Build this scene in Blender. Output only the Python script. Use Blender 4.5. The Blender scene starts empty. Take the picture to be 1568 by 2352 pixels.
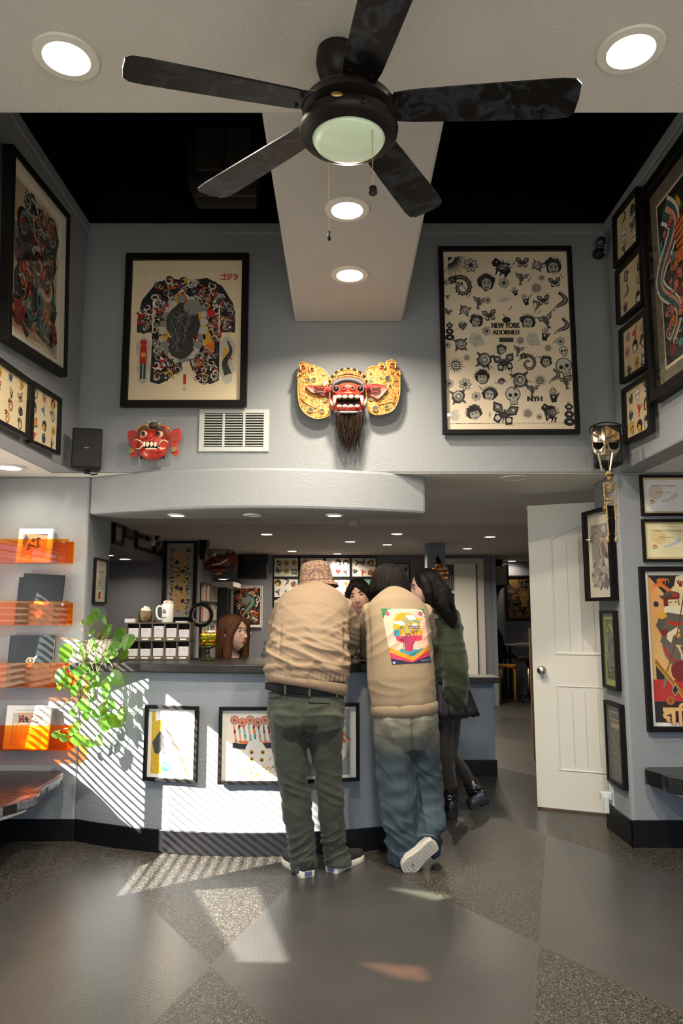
import bpy, bmesh, math, random
from mathutils import Vector as V, Matrix
from mathutils.bvhtree import BVHTree
SC = bpy.context.scene
COL = SC.collection
# ---------------------------------------------------------------- camera
FPX, CAMH = 1690.0, 1.35
PITCH = math.atan(231 / FPX)
cd = bpy.data.cameras.new('camera'); cam = bpy.data.objects.new('camera', cd); COL.objects.link(cam)
cam.location = (0, 0, CAMH); cam.rotation_euler = (math.pi / 2 + PITCH, 0, 0)
cd.sensor_fit = 'VERTICAL'; cd.sensor_height = 36; cd.lens = 36 * FPX / 2352; cd.clip_start = .05
SC.camera = cam
# ---------------------------------------------------------------- colour management
SC.view_settings.view_transform = 'Standard'; SC.view_settings.look = 'None'
SC.view_settings.gamma = 1; SC.view_settings.exposure = 0.0
SC.view_settings.use_curve_mapping = False
# ---------------------------------------------------------------- daylight
SUND = V((1, .658, -.7)).normalized()
w = bpy.data.worlds.new('world'); SC.world = w; w.use_nodes = True
wn = w.node_tree.nodes; wl = w.node_tree.links
bg = wn['Background']; bg.inputs[1].default_value = 4.1
tc = wn.new('ShaderNodeTexCoord'); sx = wn.new('ShaderNodeSeparateXYZ'); rp = wn.new('ShaderNodeValToRGB')
wl.new(tc.outputs['Generated'], sx.inputs[0]); wl.new(sx.outputs[2], rp.inputs[0])
rp.color_ramp.elements[0].position = 0.0; rp.color_ramp.elements[0].color = (.95, .86, .72, 1)
rp.color_ramp.elements[1].position = .08; rp.color_ramp.elements[1].color = (.46, .69, 1, 1)
wl.new(rp.outputs[0], bg.inputs[0])
sl = bpy.data.lights.new('sun', 'SUN'); sl.energy = 60; sl.angle = math.radians(.5); sl.color = (1, .94, .85)
so = bpy.data.objects.new('sun', sl); COL.objects.link(so); so.rotation_euler = SUND.to_track_quat('-Z', 'Y').to_euler(); so.location = (-6, -3, 6)
def portal(name, loc, rot, sxx, syy):
    l = bpy.data.lights.new(name, 'AREA'); l.shape = 'RECTANGLE'; l.size = sxx; l.size_y = syy; l.cycles.is_portal = True
    o = bpy.data.objects.new(name, l); COL.objects.link(o); o.location = loc; o.rotation_euler = rot
portal('window_portal', (-2.3, 3.65, 1.22), (0, -math.pi / 2, 0), .85, 1.4)
portal('storefront_portal', (0, -2.2, 1.7), (math.pi / 2, 0, 0), 3.3, 2.7)
# ---------------------------------------------------------------- pixel ray helper (pixel of the photo + a real plane -> a point)
_c, _s = math.cos(PITCH), math.sin(PITCH)
def pt(x, y, Y=None, Z=None, X=None):
    u = (x - 784) / FPX; v = (1176 - y) / FPX
    d = V((u, _c - v * _s, _s + v * _c))
    t = Y / d.y if Y is not None else (Z - CAMH) / d.z if Z is not None else X / d.x
    return V((0, 0, CAMH)) + d * t
# ---------------------------------------------------------------- geometry builder
def crv(P_, n=5):
    P_ = [V(p) for p in P_]; out = []
    for i in range(len(P_) - 1):
        a, b, c, d = P_[max(i - 1, 0)], P_[i], P_[i + 1], P_[min(i + 2, len(P_) - 1)]
        for k in range(n): t = k / n; out.append(.5 * (2 * b + (c - a) * t + (2 * a - 5 * b + 4 * c - d) * t * t + (3 * b - a - 3 * c + d) * t ** 3))
    return out + [P_[-1]]
class G:
    def __init__(s): s.v = []; s.f = []; s.m = []; s.c = None
    def add(s, vs, fs, mi=0, M=None):
        b = len(s.v)
        s.v += [(M @ V(p)) if M is not None else V(p) for p in vs]
        s.f += [tuple(i + b for i in q) for q in fs]; s.m += [mi] * len(fs); return s
    def box(s, x0, x1, y0, y1, z0, z1, mi=0, M=None):
        vs = [(x, y, z) for x in (x0, x1) for y in (y0, y1) for z in (z0, z1)]
        return s.add(vs, [(0, 1, 3, 2), (4, 6, 7, 5), (0, 4, 5, 1), (2, 3, 7, 6), (0, 2, 6, 4), (1, 5, 7, 3)], mi, M)
    def prism(s, poly, z0, z1, mi=0, M=None):
        n = len(poly)
        vs = [(p[0], p[1], z0) for p in poly] + [(p[0], p[1], z1) for p in poly]
        fs = [tuple(range(n))[::-1], tuple(range(n, 2 * n))] + [(i, (i + 1) % n, n + (i + 1) % n, n + i) for i in range(n)]
        return s.add(vs, fs, mi, M)
    def loft(s, rings, mi=0, cap=True, close=True, M=None):
        n = len(rings[0]); vs = [p for r in rings for p in r]; fs = []
        for i in range(len(rings) - 1):
            for j in range(n if close else n - 1):
                a = i * n + j; b = i * n + (j + 1) % n
                fs.append((a, b, b + n, a + n))
        if cap and close: fs.append(tuple(range(n))[::-1]); fs.append(tuple(range((len(rings) - 1) * n, len(rings) * n)))
        return s.add(vs, fs, mi, M)
    def tube(s, pts, rad, n=12, lat=None, mi=0, M=None, cap=True):
        """loft along pts; rad: number, or list of r or (rx,ry); lat: lateral reference vector"""
        pts = [V(p) for p in pts]; k = len(pts); rings = []; prev = None
        for i, p in enumerate(pts):
            t = (pts[min(i + 1, k - 1)] - pts[max(i - 1, 0)])
            t = t.normalized() if t.length > 1e-9 else V((0, 0, 1))
            L = V(lat) if lat is not None else (prev if prev is not None else (V((1, 0, 0)) if abs(t.x) < .8 else V((0, 1, 0))))
            a = (L - t * L.dot(t)).normalized(); b = t.cross(a); prev = a
            r = rad[i] if isinstance(rad, (list, tuple)) else rad
            rx, ry = r if isinstance(r, (list, tuple)) else (r, r)
            rings.append([p + a * (rx * math.cos(2 * math.pi * j / n)) + b * (ry * math.sin(2 * math.pi * j / n)) for j in range(n)])
        return s.loft(rings, mi, cap, True, M)
    def cyl(s, p0, p1, r0, r1=None, n=20, mi=0, M=None): return s.tube([p0, p1], [r0, r0 if r1 is None else r1], n, None, mi, M)
    def ell(s, c, r, nu=20, nv=12, mi=0, M=None):
        if not isinstance(r, (list, tuple)): r = (r, r, r)
        vs = [(c[0], c[1], c[2] - r[2])]
        for i in range(1, nv):
            th = math.pi * i / nv
            for j in range(nu):
                ph = 2 * math.pi * j / nu
                vs.append((c[0] + r[0] * math.sin(th) * math.cos(ph), c[1] + r[1] * math.sin(th) * math.sin(ph), c[2] - r[2] * math.cos(th)))
        vs.append((c[0], c[1], c[2] + r[2])); e = len(vs) - 1; fs = []
        for j in range(nu): fs.append((0, 1 + (j + 1) % nu, 1 + j)); fs.append((e, e - nu + j, e - nu + (j + 1) % nu))
        for i in range(nv - 2):
            for j in range(nu):
                a = 1 + i * nu + j; b = 1 + i * nu + (j + 1) % nu; fs.append((a, b, b + nu, a + nu))
        return s.add(vs, fs, mi, M)
    def lathe(s, prof, c=(0, 0, 0), n=32, mi=0, M=None):
        rings = [[V((c[0] + r * math.cos(2 * math.pi * j / n), c[1] + r * math.sin(2 * math.pi * j / n), c[2] + h)) for j in range(n)] for r, h in prof]
        return s.loft(rings, mi, True, True, M)
    def torus(s, c, R, r, axis='z', n=24, k=8, mi=0, M=None, a0=0, a1=2 * math.pi):
        full = abs(a1 - a0 - 2 * math.pi) < 1e-6; pts = []
        m = n if full else n + 1; rings = []
        for i in range(m):
            a = a0 + (a1 - a0) * i / n; ring = []
            for j in range(k):
                b = 2 * math.pi * j / k; q = R + r * math.cos(b); h = r * math.sin(b)
                p = (q * math.cos(a), q * math.sin(a), h)
                if axis == 'y': p = (p[0], p[2], p[1])
                if axis == 'x': p = (p[2], p[0], p[1])
                ring.append(V(c) + V(p))
            rings.append(ring)
        if full: rings.append(rings[0])
        return s.loft(rings, mi, not full, True, M)
    def extrude_poly(s, poly, M, d0, d1, mi=0): return s.prism(poly, d0, d1, mi, M)
WL = {}
def wloc(o): return WL.get(o.name, V((0, 0, 0)))
def ob(name, g, mats, parent=None, smooth=False, bevel=0, sub=0, origin=None, ang=None):
    me = bpy.data.meshes.new(name)
    if parent is not None: O = wloc(parent)
    elif origin is not None: O = V(origin)
    else:
        xs = [p.x for p in g.v]; ys = [p.y for p in g.v]; zs = [p.z for p in g.v]
        O = V(((min(xs) + max(xs)) / 2, (min(ys) + max(ys)) / 2, min(zs)))
    me.from_pydata([tuple(p - O) for p in g.v], [], g.f); me.update()
    if not isinstance(mats, (list, tuple)): mats = [mats]
    for m in mats: me.materials.append(m)
    if len(mats) > 1:
        me.polygons.foreach_set('material_index', g.m)
    if len(g.f) > 1:
        bm = bmesh.new(); bm.from_mesh(me); bmesh.ops.recalc_face_normals(bm, faces=bm.faces); bm.to_mesh(me); bm.free()
    if smooth:
        me.polygons.foreach_set('use_smooth', [True] * len(me.polygons))
        if ang:
            bm = bmesh.new(); bm.from_mesh(me)
            for e in bm.edges:
                if len(e.link_faces) == 2 and e.calc_face_angle(0) > math.radians(ang): e.smooth = False
            bm.to_mesh(me); bm.free()
    o = bpy.data.objects.new(name, me); COL.objects.link(o)
    if parent is not None: o.parent = parent
    else: o.location = O
    WL[o.name] = O
    if bevel:
        b = o.modifiers.new('bevel', 'BEVEL'); b.width = bevel; b.segments = 2; b.limit_method = 'ANGLE'; b.angle_limit = math.radians(40)
    if sub:
        b = o.modifiers.new('sub', 'SUBSURF'); b.levels = sub; b.render_levels = sub
    return o
def thing(name, label, cat, loc, group=None):
    o = bpy.data.objects.new(name, None); COL.objects.link(o); o.location = V(loc); o.empty_display_size = .05
    WL[o.name] = V(loc); return tag(o, label, cat, group)
def tag(o, label, cat, group=None):
    o['label'] = label; o['category'] = cat
    if group: o['group'] = group
    return o
def struct(name, g, m, **k):
    o = ob(name, g, m, **k); o['kind'] = 'structure'; return o
def dup(root, loc, label, group=None):
    r = root.copy(); COL.objects.link(r); r.location = V(loc); r['label'] = label; WL[r.name] = V(loc)
    if group: r['group'] = group
    for ch in list(root.children):
        c = ch.copy(); COL.objects.link(c); c.parent = r
        for q in list(ch.children):
            d = q.copy(); COL.objects.link(d); d.parent = c
    return r
# ---------------------------------------------------------------- materials
def nm(name, col, rough=.5, metal=0, bump=0, bscale=100, bdet=3, var=0, vscale=8, col2=None, emit=None, estr=0, coat=0, sheen=0, stretch=None, spec=None, trans=0, sss=0, bdist=.002):
    m = bpy.data.materials.new(name); m.use_nodes = True; nt = m.node_tree; b = nt.nodes['Principled BSDF']
    b.inputs['Base Color'].default_value = (*col, 1); b.inputs['Roughness'].default_value = rough; b.inputs['Metallic'].default_value = metal
    if coat: b.inputs['Coat Weight'].default_value = coat; b.inputs['Coat Roughness'].default_value = .08
    if sheen: b.inputs['Sheen Weight'].default_value = sheen
    if spec is not None: b.inputs['Specular IOR Level'].default_value = spec
    if trans: b.inputs['Transmission Weight'].default_value = trans
    if sss: b.inputs['Subsurface Weight'].default_value = sss; b.inputs['Subsurface Radius'].default_value = (.02, .008, .004)
    if emit: b.inputs['Emission Color'].default_value = (*emit, 1); b.inputs['Emission Strength'].default_value = estr
    if bump or var:
        t = nt.nodes.new('ShaderNodeTexCoord'); mp = nt.nodes.new('ShaderNodeMapping'); nt.links.new(t.outputs['Object'], mp.inputs[0])
        if stretch: mp.inputs['Scale'].default_value = stretch
    if bump:
        n = nt.nodes.new('ShaderNodeTexNoise'); n.inputs['Scale'].default_value = bscale; n.inputs['Detail'].default_value = bdet
        bp = nt.nodes.new('ShaderNodeBump'); bp.inputs['Strength'].default_value = bump; bp.inputs['Distance'].default_value = bdist
        nt.links.new(mp.outputs[0], n.inputs[0]); nt.links.new(n.outputs[0], bp.inputs['Height']); nt.links.new(bp.outputs[0], b.inputs['Normal'])
    if var:
        n = nt.nodes.new('ShaderNodeTexNoise'); n.inputs['Scale'].default_value = vscale; n.inputs['Detail'].default_value = 4
        r = nt.nodes.new('ShaderNodeValToRGB'); r.color_ramp.elements[0].position = .5 - .3 / max(var, .5); r.color_ramp.elements[1].position = .5 + .3 / max(var, .5)
        r.color_ramp.elements[0].color = (*col, 1); c2 = col2 if col2 else tuple(min(1, x * (1 + .35 * var)) for x in col)
        r.color_ramp.elements[1].color = (*c2, 1)
        nt.links.new(mp.outputs[0], n.inputs[0]); nt.links.new(n.outputs[0], r.inputs[0]); nt.links.new(r.outputs[0], b.inputs['Base Color'])
    return m
def glassy(name, tint=(1, 1, 1), rough=.02, edge=.04, ior=1.45, amt=.75):
    m = bpy.data.materials.new(name); m.use_nodes = True; nt = m.node_tree; nt.nodes.clear()
    o = nt.nodes.new('ShaderNodeOutputMaterial'); mx = nt.nodes.new('ShaderNodeMixShader'); t = nt.nodes.new('ShaderNodeBsdfTransparent')
    gl = nt.nodes.new('ShaderNodeBsdfGlossy'); lw = nt.nodes.new('ShaderNodeLayerWeight'); lw.inputs[0].default_value = .5
    pw = nt.nodes.new('ShaderNodeMath'); pw.operation = 'POWER'; pw.inputs[1].default_value = 5; ml = nt.nodes.new('ShaderNodeMath'); ml.operation = 'MULTIPLY_ADD'; ml.inputs[1].default_value = amt; ml.inputs[2].default_value = edge
    nt.links.new(lw.outputs['Facing'], pw.inputs[0]); nt.links.new(pw.outputs[0], ml.inputs[0])
    t.inputs[0].default_value = (*tint, 1); gl.inputs['Roughness'].default_value = rough
    nt.links.new(ml.outputs[0], mx.inputs[0]); nt.links.new(t.outputs[0], mx.inputs[1]); nt.links.new(gl.outputs[0], mx.inputs[2]); nt.links.new(mx.outputs[0], o.inputs[0])
    return m
M = {}
M['wall'] = nm('wall_paint', (.262, .280, .296), .62, bump=.55, bscale=75, bdet=2, bdist=.004)
M['ceil'] = nm('ceiling_paint', (.47, .455, .42), .7, bump=.5, bscale=80, bdet=2, bdist=.003)
M['ceilfront'] = nm('front_ceiling_lit_tone', (.60, .575, .52), .7, bump=.6, bscale=70, bdet=2, bdist=.004)  # paler copy of the beam's paint, bounced light put into the colour
M['lowceil'] = nm('low_ceiling_lit_tone', (.72, .70, .65), .75, bump=.3, bscale=60, bdet=2)  # colour raised near the front for daylight bounced off the floor
M['backceil'] = nm('back_ceiling_dim_tone', (.55, .49, .45), .75, bump=.3, bscale=60, bdet=2)  # same ceiling deeper in, its colour lowered where daylight falls off
M['backwall'] = nm('back_wall_paint', (.20, .195, .22), .7, bump=.3, bscale=70, bdet=2)
M['bluewall'] = nm('column_paint', (.19, .23, .285), .65, bump=.3, bscale=70, bdet=2)
M['void'] = nm('black_attic_paint', (.004, .004, .004), .9, spec=.1)
M['base'] = nm('black_vinyl_base', (.005, .005, .006), .42, spec=.3, bump=.1, bscale=20)
M['black'] = nm('black_frame_wood', (.006, .005, .005), .5, spec=.2)
M['blackgloss'] = nm('black_gloss', (.01, .01, .011), .18)
M['plastic'] = nm('black_plastic', (.010, .010, .011), .5, spec=.2, bump=.1, bscale=300)
M['white'] = nm('white_paint', (.62, .60, .55), .4)
M['doorw'] = nm('door_paint', (.74, .72, .65), .45, bump=.15, bscale=40)
M['cream'] = nm('cream_paper', (.80, .72, .58), .8)
M['mat'] = nm('mat_board', (.83, .79, .70), .85)
M['glass'] = glassy('picture_glass')
M['chrome'] = nm('brushed_nickel', (.62, .58, .52), .25, 1)
M['stone'] = nm('dark_countertop_slab', (.016, .014, .013), .38, var=1, vscale=30, col2=(.035, .032, .03), spec=.3)
M['ledge'] = nm('black_live_edge_slab', (.012, .011, .013), .22, bump=.5, bscale=14, bdist=.01)
# ================================================================ setting
def floor_mat():
    m = bpy.data.materials.new('epoxy_and_gravel_floor'); m.use_nodes = True; nt = m.node_tree; N = nt.nodes; L = nt.links; b = N['Principled BSDF']
    def math_(op, a, c=None, val=None):
        n = N.new('ShaderNodeMath'); n.operation = op; L.new(a, n.inputs[0])
        if c is not None: L.new(c, n.inputs[1])
        if val is not None: n.inputs[1].default_value = val
        return n.outputs[0]
    tc = N.new('ShaderNodeTexCoord'); sp = N.new('ShaderNodeSeparateXYZ'); L.new(tc.outputs['Object'], sp.inputs[0])
    def fam(nx, ny, off, per):
        d = N.new('ShaderNodeVectorMath'); d.operation = 'DOT_PRODUCT'; L.new(tc.outputs['Object'], d.inputs[0]); d.inputs[1].default_value = (nx / per, ny / per, 0)
        nz = N.new('ShaderNodeTexNoise'); nz.inputs['Scale'].default_value = 60; L.new(tc.outputs['Object'], nz.inputs[0])
        a = math_('ADD', d.outputs['Value'], val=-off / per + 40); j = math_('MULTIPLY', nz.outputs[0], val=.008)
        return math_('ADD', a, j)
    A = fam(.959, -.284, -.137, 1.21); B = fam(.834, .552, 2.468, 1.2)
    fa = math_('FLOOR', A); fb = math_('FLOOR', B); su = math_('ADD', fa, fb); mo = math_('MODULO', su, val=2)   # 0/1 checker
    ra = math_('FRACT', A); rb = math_('FRACT', B)
    def seam(r):
        c = math_('SUBTRACT', r, val=.5); c = math_('ABSOLUTE', c); return math_('GREATER_THAN', c, val=.4975)
    sm = math_('MAXIMUM', seam(ra), seam(rb))
    v = N.new('ShaderNodeTexVoronoi'); v.inputs['Scale'].default_value = 230; L.new(tc.outputs['Object'], v.inputs[0])
    n2 = N.new('ShaderNodeTexNoise'); n2.inputs['Scale'].default_value = 150; n2.inputs['Detail'].default_value = 3; L.new(tc.outputs['Object'], n2.inputs[0])
    sep = N.new('ShaderNodeSeparateColor'); L.new(v.outputs['Color'], sep.inputs[0])
    r1 = N.new('ShaderNodeValToRGB'); L.new(sep.outputs[0], r1.inputs[0]); cr = r1.color_ramp
    cr.elements[0].position = 0; cr.elements[0].color = (.012, .011, .010, 1); cr.elements[1].position = 1; cr.elements[1].color = (.14, .13, .105, 1)
    e = cr.elements.new(.5); e.color = (.025, .022, .019, 1); e = cr.elements.new(.8); e.color = (.06, .052, .042, 1)
    n3 = N.new('ShaderNodeTexNoise'); n3.inputs['Scale'].default_value = 2.2; n3.inputs['Detail'].default_value = 5; L.new(tc.outputs['Object'], n3.inputs[0])
    r2 = N.new('ShaderNodeValToRGB'); L.new(n3.outputs[0], r2.inputs[0]); r2.color_ramp.elements[0].position = .3; r2.color_ramp.elements[1].position = .7
    r2.color_ramp.elements[0].color = (.036, .035, .034, 1); r2.color_ramp.elements[1].color = (.050, .048, .046, 1)
    mx = N.new('ShaderNodeMix'); mx.data_type = 'RGBA'; L.new(mo, mx.inputs['Factor']); L.new(r2.outputs[0], mx.inputs['A']); L.new(r1.outputs[0], mx.inputs['B'])
    mx2 = N.new('ShaderNodeMix'); mx2.data_type = 'RGBA'; L.new(sm, mx2.inputs['Factor']); L.new(mx.outputs['Result'], mx2.inputs['A']); mx2.inputs['B'].default_value = (.05, .045, .04, 1)
    L.new(mx2.outputs['Result'], b.inputs['Base Color'])
    rr = N.new('ShaderNodeMapRange'); L.new(mo, rr.inputs[0]); rr.inputs[3].default_value = .30; rr.inputs[4].default_value = .42; L.new(rr.outputs[0], b.inputs['Roughness'])
    bp = N.new('ShaderNodeBump'); bp.inputs['Strength'].default_value = .5; bp.inputs['Distance'].default_value = .002
    n4 = N.new('ShaderNodeTexNoise'); n4.inputs['Scale'].default_value = 120; n4.inputs['Detail'].default_value = 2; L.new(tc.outputs['Object'], n4.inputs[0])
    L.new(n4.outputs[0], bp.inputs['Height']); L.new(bp.outputs[0], b.inputs['Normal'])
    return m
M['floor'] = floor_mat()
XL, XR, XW = -1.65, 1.72, -2.3          # upper left / upper right wall, lower left wall
YB, ZL, ZC, ZT = 4.5, 2.21, 3.19, 3.86  # upper back wall, low ceiling, front ceiling, top of upper wall
struct('floor', G().box(XW - .12, 4.5, -2.5, 13.2, -.1, 0).box(-4.5, XW - .12, 5.08, 13.2, -.1, 0), M['floor'], origin=(0, 0, 0))
def arcY(X, apex=4.34): return apex + (X + .5) ** 2 / 4.2
# upper walls
struct('wall_upper_back', G().box(XL - .15, XR + .15, YB, YB + .15, ZL, ZT), M['wall'], bevel=.012)
struct('wall_upper_left', G().box(XL - .15, XL, -2.4, YB, ZL, ZT), M['wall'], bevel=.01)
struct('wall_upper_right', G().box(XR, XR + .15, -2.4, YB, ZL, ZT), M['wall'], bevel=.01)
t = G(); t.box(XL, XR, YB - .018, YB, ZT - .075, ZT); t.box(XL, XL + .018, 1, YB, ZT - .075, ZT); t.box(XR - .018, XR, 1, YB, ZT - .075, ZT)
struct('trim_1', t, M['wall'], bevel=.008)
# black attic void above
v = G(); v.box(XL - .3, XR + .3, 2.3, YB + .3, 4.75, 4.85); v.box(XL - .3, XR + .3, YB + .15, YB + .25, ZT, 4.8); v.box(XL - .35, XL - .15, 2.3, YB + .3, ZT, 4.8); v.box(XR + .15, XR + .35, 2.3, YB + .3, ZT, 4.8)
v.box(XL - .3, XR + .3, 2.35, 2.45, ZC + .25, 4.8)
v.box(XL - .35, XR + .35, YB - .0, YB + .15, ZT, ZT + .004); 
struct('ceiling_attic', v, M['void'])
# lid over the front part so no daylight leaks
# front ceiling slab and beam
c = G(); c.box(XL, XR, -2.4, 2.516, ZC, ZC + .28)
struct('ceiling_front', c, M['ceilfront'], bevel=.012)
c = G(); c.box(-.298, .39, 2.5, YB, ZC, ZC + .28)
struct('ceiling_beam', c, M['ceil'], bevel=.015)
# low ceilings
c = G(); c.box(XL - .149, XR + .149, YB + .15, 5.2, ZL, ZL + .1); c.box(XW - .12, XL - .15, -2.4, 5.2, ZL, ZL + .1); c.box(-4.5, XW - .12, 5.08, 5.2, ZL, ZL + .1); c.box(XR + .15, 4.5, -2.4, 5.2, ZL, ZL + .1)
c.box(XL-.15, XR+.15, YB+.001, YB+.15, ZL-.002, ZL)
c.box(-2.2, 4.5, 5.2, 7.2, ZL, ZL + .1)
struct('ceiling_low_front', c, M['lowceil'])
c = G(); c.box(-2.2, 4.5, 7.2, 13.2, ZL, ZL + .1); struct('ceiling_back_room', c, M['backceil'])
# soffit over the counter, curved in plan
n = 28; X0, X1 = -1.60, .53
poly = [(X0 + (X1 - X0) * i / n, arcY(X0 + (X1 - X0) * i / n)) for i in range(n + 1)] + [(X1, 4.85), (X0, 4.85)]
struct('wall_soffit', G().prism(poly, 1.965, ZL + .004), M['wall'], bevel=.018)
# counter front: curved half wall, and its return
XE = .45
poly = [(X0 + (XE - X0) * i / n, arcY(X0 + (XE - X0) * i / n)) for i in range(n + 1)] + [(XE, 6.38), (1.29, 6.38), (1.29, 6.52), (XE - .16, 6.52), (XE - .16, 4.66), (X0, 4.78)]
lo = G(); lo.prism(poly[:n + 1] + [(XE, 6.38), (XE - .16, 6.38), (XE - .16, 4.6), (X0, 4.78)], 0, 1.004)
struct('wall_counter', lo, M['wall'], bevel=.006)
struct('wall_half_height', G().box(XE - .16, 1.29, 6.38, 6.52, 0, .76), M['bluewall'], bevel=.006)
# shelf wall at the left, jamb
struct('wall_shelf', G().box(XW - .1, -1.60, 4.62, 5.08, 0, ZL), M['wall'], bevel=.015)
# left wall with the blind window and added sun slits
wy0, wy1, wz0, wz1 = 2.84, 4.31, .80, 1.88
g = G(); g.box(XW - .03, XW, -2.4, 1.15, 0, ZL); g.box(XW - .03, XW, 2.81, wy0, 0, ZL); panes = [G(), G(), G()]
def interp(y, P_):
    for (y0, z0), (y1, z1) in zip(P_, P_[1:]):
        if y0 <= y <= y1: return z0 + (z1 - z0) * (y - y0) / (y1 - y0)
    return None
holes = (([(1.69, 1.47), (1.83, 1.33), (2.80, 1.10)], [(1.69, 1.47), (2.63, 1.32), (2.80, 1.10)]), ([(1.88, 1.93), (2.0, 1.87), (2.2, 1.77)], [(1.88, 1.985), (2.0, 1.92), (2.2, 1.775)]), ([(1.20, 1.83), (1.32, 1.75), (1.52, 1.655)], [(1.20, 1.84), (1.32, 1.83), (1.52, 1.66)]))  # invented slit outlines, shaped so the sun lands as patches on the floor
n_ = 90
for k in range(n_):
    ya, yb = 1.15 + 1.66 * k / n_, 1.15 + 1.66 * (k + 1) / n_; ym_ = (ya + yb) / 2; z_ = 0
    for h, (lo_, hi_) in enumerate(holes):
        l_, u_ = interp(ym_, lo_), interp(ym_, hi_)
        if l_ is not None and u_ is not None and u_ > l_ + .003: g.box(XW - .006, XW, ya, yb, z_, l_); panes[h].box(XW - .004, XW - .002, ya, yb, l_, u_); z_ = u_
    g.box(XW - .006, XW, ya, yb, z_, ZL)
for h, tn in enumerate(((.9, .9, .9), (.9, .95, .85), (.75, .50, .36))): struct('window_%d' % (h + 3), panes[h], glassy('slit_glass', tn))  # added glass slits out of view, tinted to colour the floor sun patches
g.box(XW - .12, XW, wy1, 4.62, 0, ZL); g.box(XW - .12, XW, wy0, wy1, 0, wz0); g.box(XW - .12, XW, wy0, wy1, wz1, ZL)
struct('wall_left', g, M['wall'])
# right low wall (out of sight) and pillar
struct('wall_pillar', G().box(1.695, 3.6, 4.5, 4.90, 0, ZL + .002), M['wall'], bevel=.02)
struct('wall_right', G().box(2.6, 2.72, -2.4, 4.5, 0, ZL), M['wall'])
# storefront wall behind the camera
g = G(); g.box(XW - .12, -1.65, -2.5, -2.4, 0, 4.9); g.box(1.65, 4.5, -2.5, -2.4, 0, 4.9); g.box(-1.65, 1.65, -2.5, -2.4, 0, .35); g.box(-1.65, 1.65, -2.5, -2.4, 3.05, 4.9)
struct('wall_front', g, M['wall'])
g = G()
for x in (-1.65, -.55, .55, 1.61): g.box(x, x + .04, -2.46, -2.42, .35, 3.05)
for z in (.35, 2.2, 3.01): g.box(-1.65, 1.65, -2.46, -2.42, z, z + .04)
struct('window_1', g, M['black'])
g = G(); g.box(XW - .10, XW - .02, wy0, wy0 + .04, wz0, wz1); g.box(XW - .10, XW - .02, wy1 - .04, wy1, wz0, wz1); g.box(XW - .10, XW - .02, wy0, wy1, wz1 - .04, wz1); g.box(XW - .10, XW - .02, wy0, wy1, wz0, wz0 + .04)
ym = 3.58
g.box(XW - .10, XW - .02, ym - .03, ym + .03, wz0, wz1)
struct('window_2', g, M['white'])
# baseboards
bb = G()
pin = [(X0 + (XE - X0) * i / n, arcY(X0 + (XE - X0) * i / n)) for i in range(n + 1)]
poly = [(a, b - .012) for a, b in pin] + [(XE + .012, 4.47), (XE + .012, 6.2), (XE, 6.2)] + [(XE, pin[-1][1])] + pin[::-1][1:]
bb.prism(poly, 0, .125)
bb.box(XW, -1.60, 4.608, 4.62, 0, .125)
struct('baseboard_counter', bb, M['base'], bevel=.004)
bb = G(); bb.box(1.683, 3.6, 4.488, 4.5, 0, .15); bb.box(1.683, 1.695, 4.488, 4.90, 0, .15)
struct('baseboard_right', bb, M['base'], bevel=.004)
struct('baseboard_half_wall', G().box(XE, 1.30, 6.366, 6.38, 0, .13), M['base'], bevel=.003)
bb = G().box(XW, XW + .012, -2.4, 4.61, 0, .125); struct('baseboard_left', bb, M['base'])
# ---- back room shell
struct('wall_bulkhead', G().box(-3.4, -2.2, 5.08, 8.95, 1.96, 2.6), M['backwall'])
struct('wall_behind_counter', G().box(-4.5, -1.74, 8.95, 9.1, 0, 2.6), M['backwall'])
struct('wall_behind_counter_left', G().box(-3.5, -3.4, 5.08, 8.95, 0, 2.6), M['backwall'])
struct('wall_divider', G().box(-2.02, -1.88, 9.1, 11.1, 0, ZL + .4), M['backwall'])
struct('wall_back', G().box(-4.5, 2.31, 11.1, 11.25, 0, ZL), M['backwall'])
struct('wall_back_return', G().box(2.25, 2.31, 11.05, 13.0, 0, ZL), M['bluewall'])
struct('wall_alcove', G().box(2.3, 4.5, 12.5, 12.6, 0, ZL), M['backwall'])
struct('wall_outer_left', G().box(-4.6, -4.5, 5.08, 13.2, 0, 4.9).box(-4.5, XW, 5.08, 5.18, 0, 4.9).box(XL - .36, XL - .35, -2.4, 5.2, ZL + .1, 4.9), M['backwall'])
struct('wall_outer_right', G().box(4.5, 4.6, -2.4, 13.2, 0, 4.9), M['backwall'])
struct('wall_outer_back', G().box(-4.6, 4.6, 13.2, 13.3, 0, 4.9), M['backwall'])
xa = pt(980, 1300, Y=9.2).x; xb = pt(1023, 1300, Y=9.2).x
struct('wall_column', G().box(xa, xb, 9.2, 9.45, 0, ZL), M['bluewall'], bevel=.01)
struct('wall_dog_ear', G().box(-1.52, -1.44, 4.9, 5.08, 1.75, 1.97), M['wall']) if False else None
# roof lid
struct('ceiling_lid', G().box(XL - .36, 4.6, -2.5, 5.08, 4.9, 5.0).box(-4.6, 4.6, 5.08, 13.3, 4.9, 5.0), M['void'])
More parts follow.
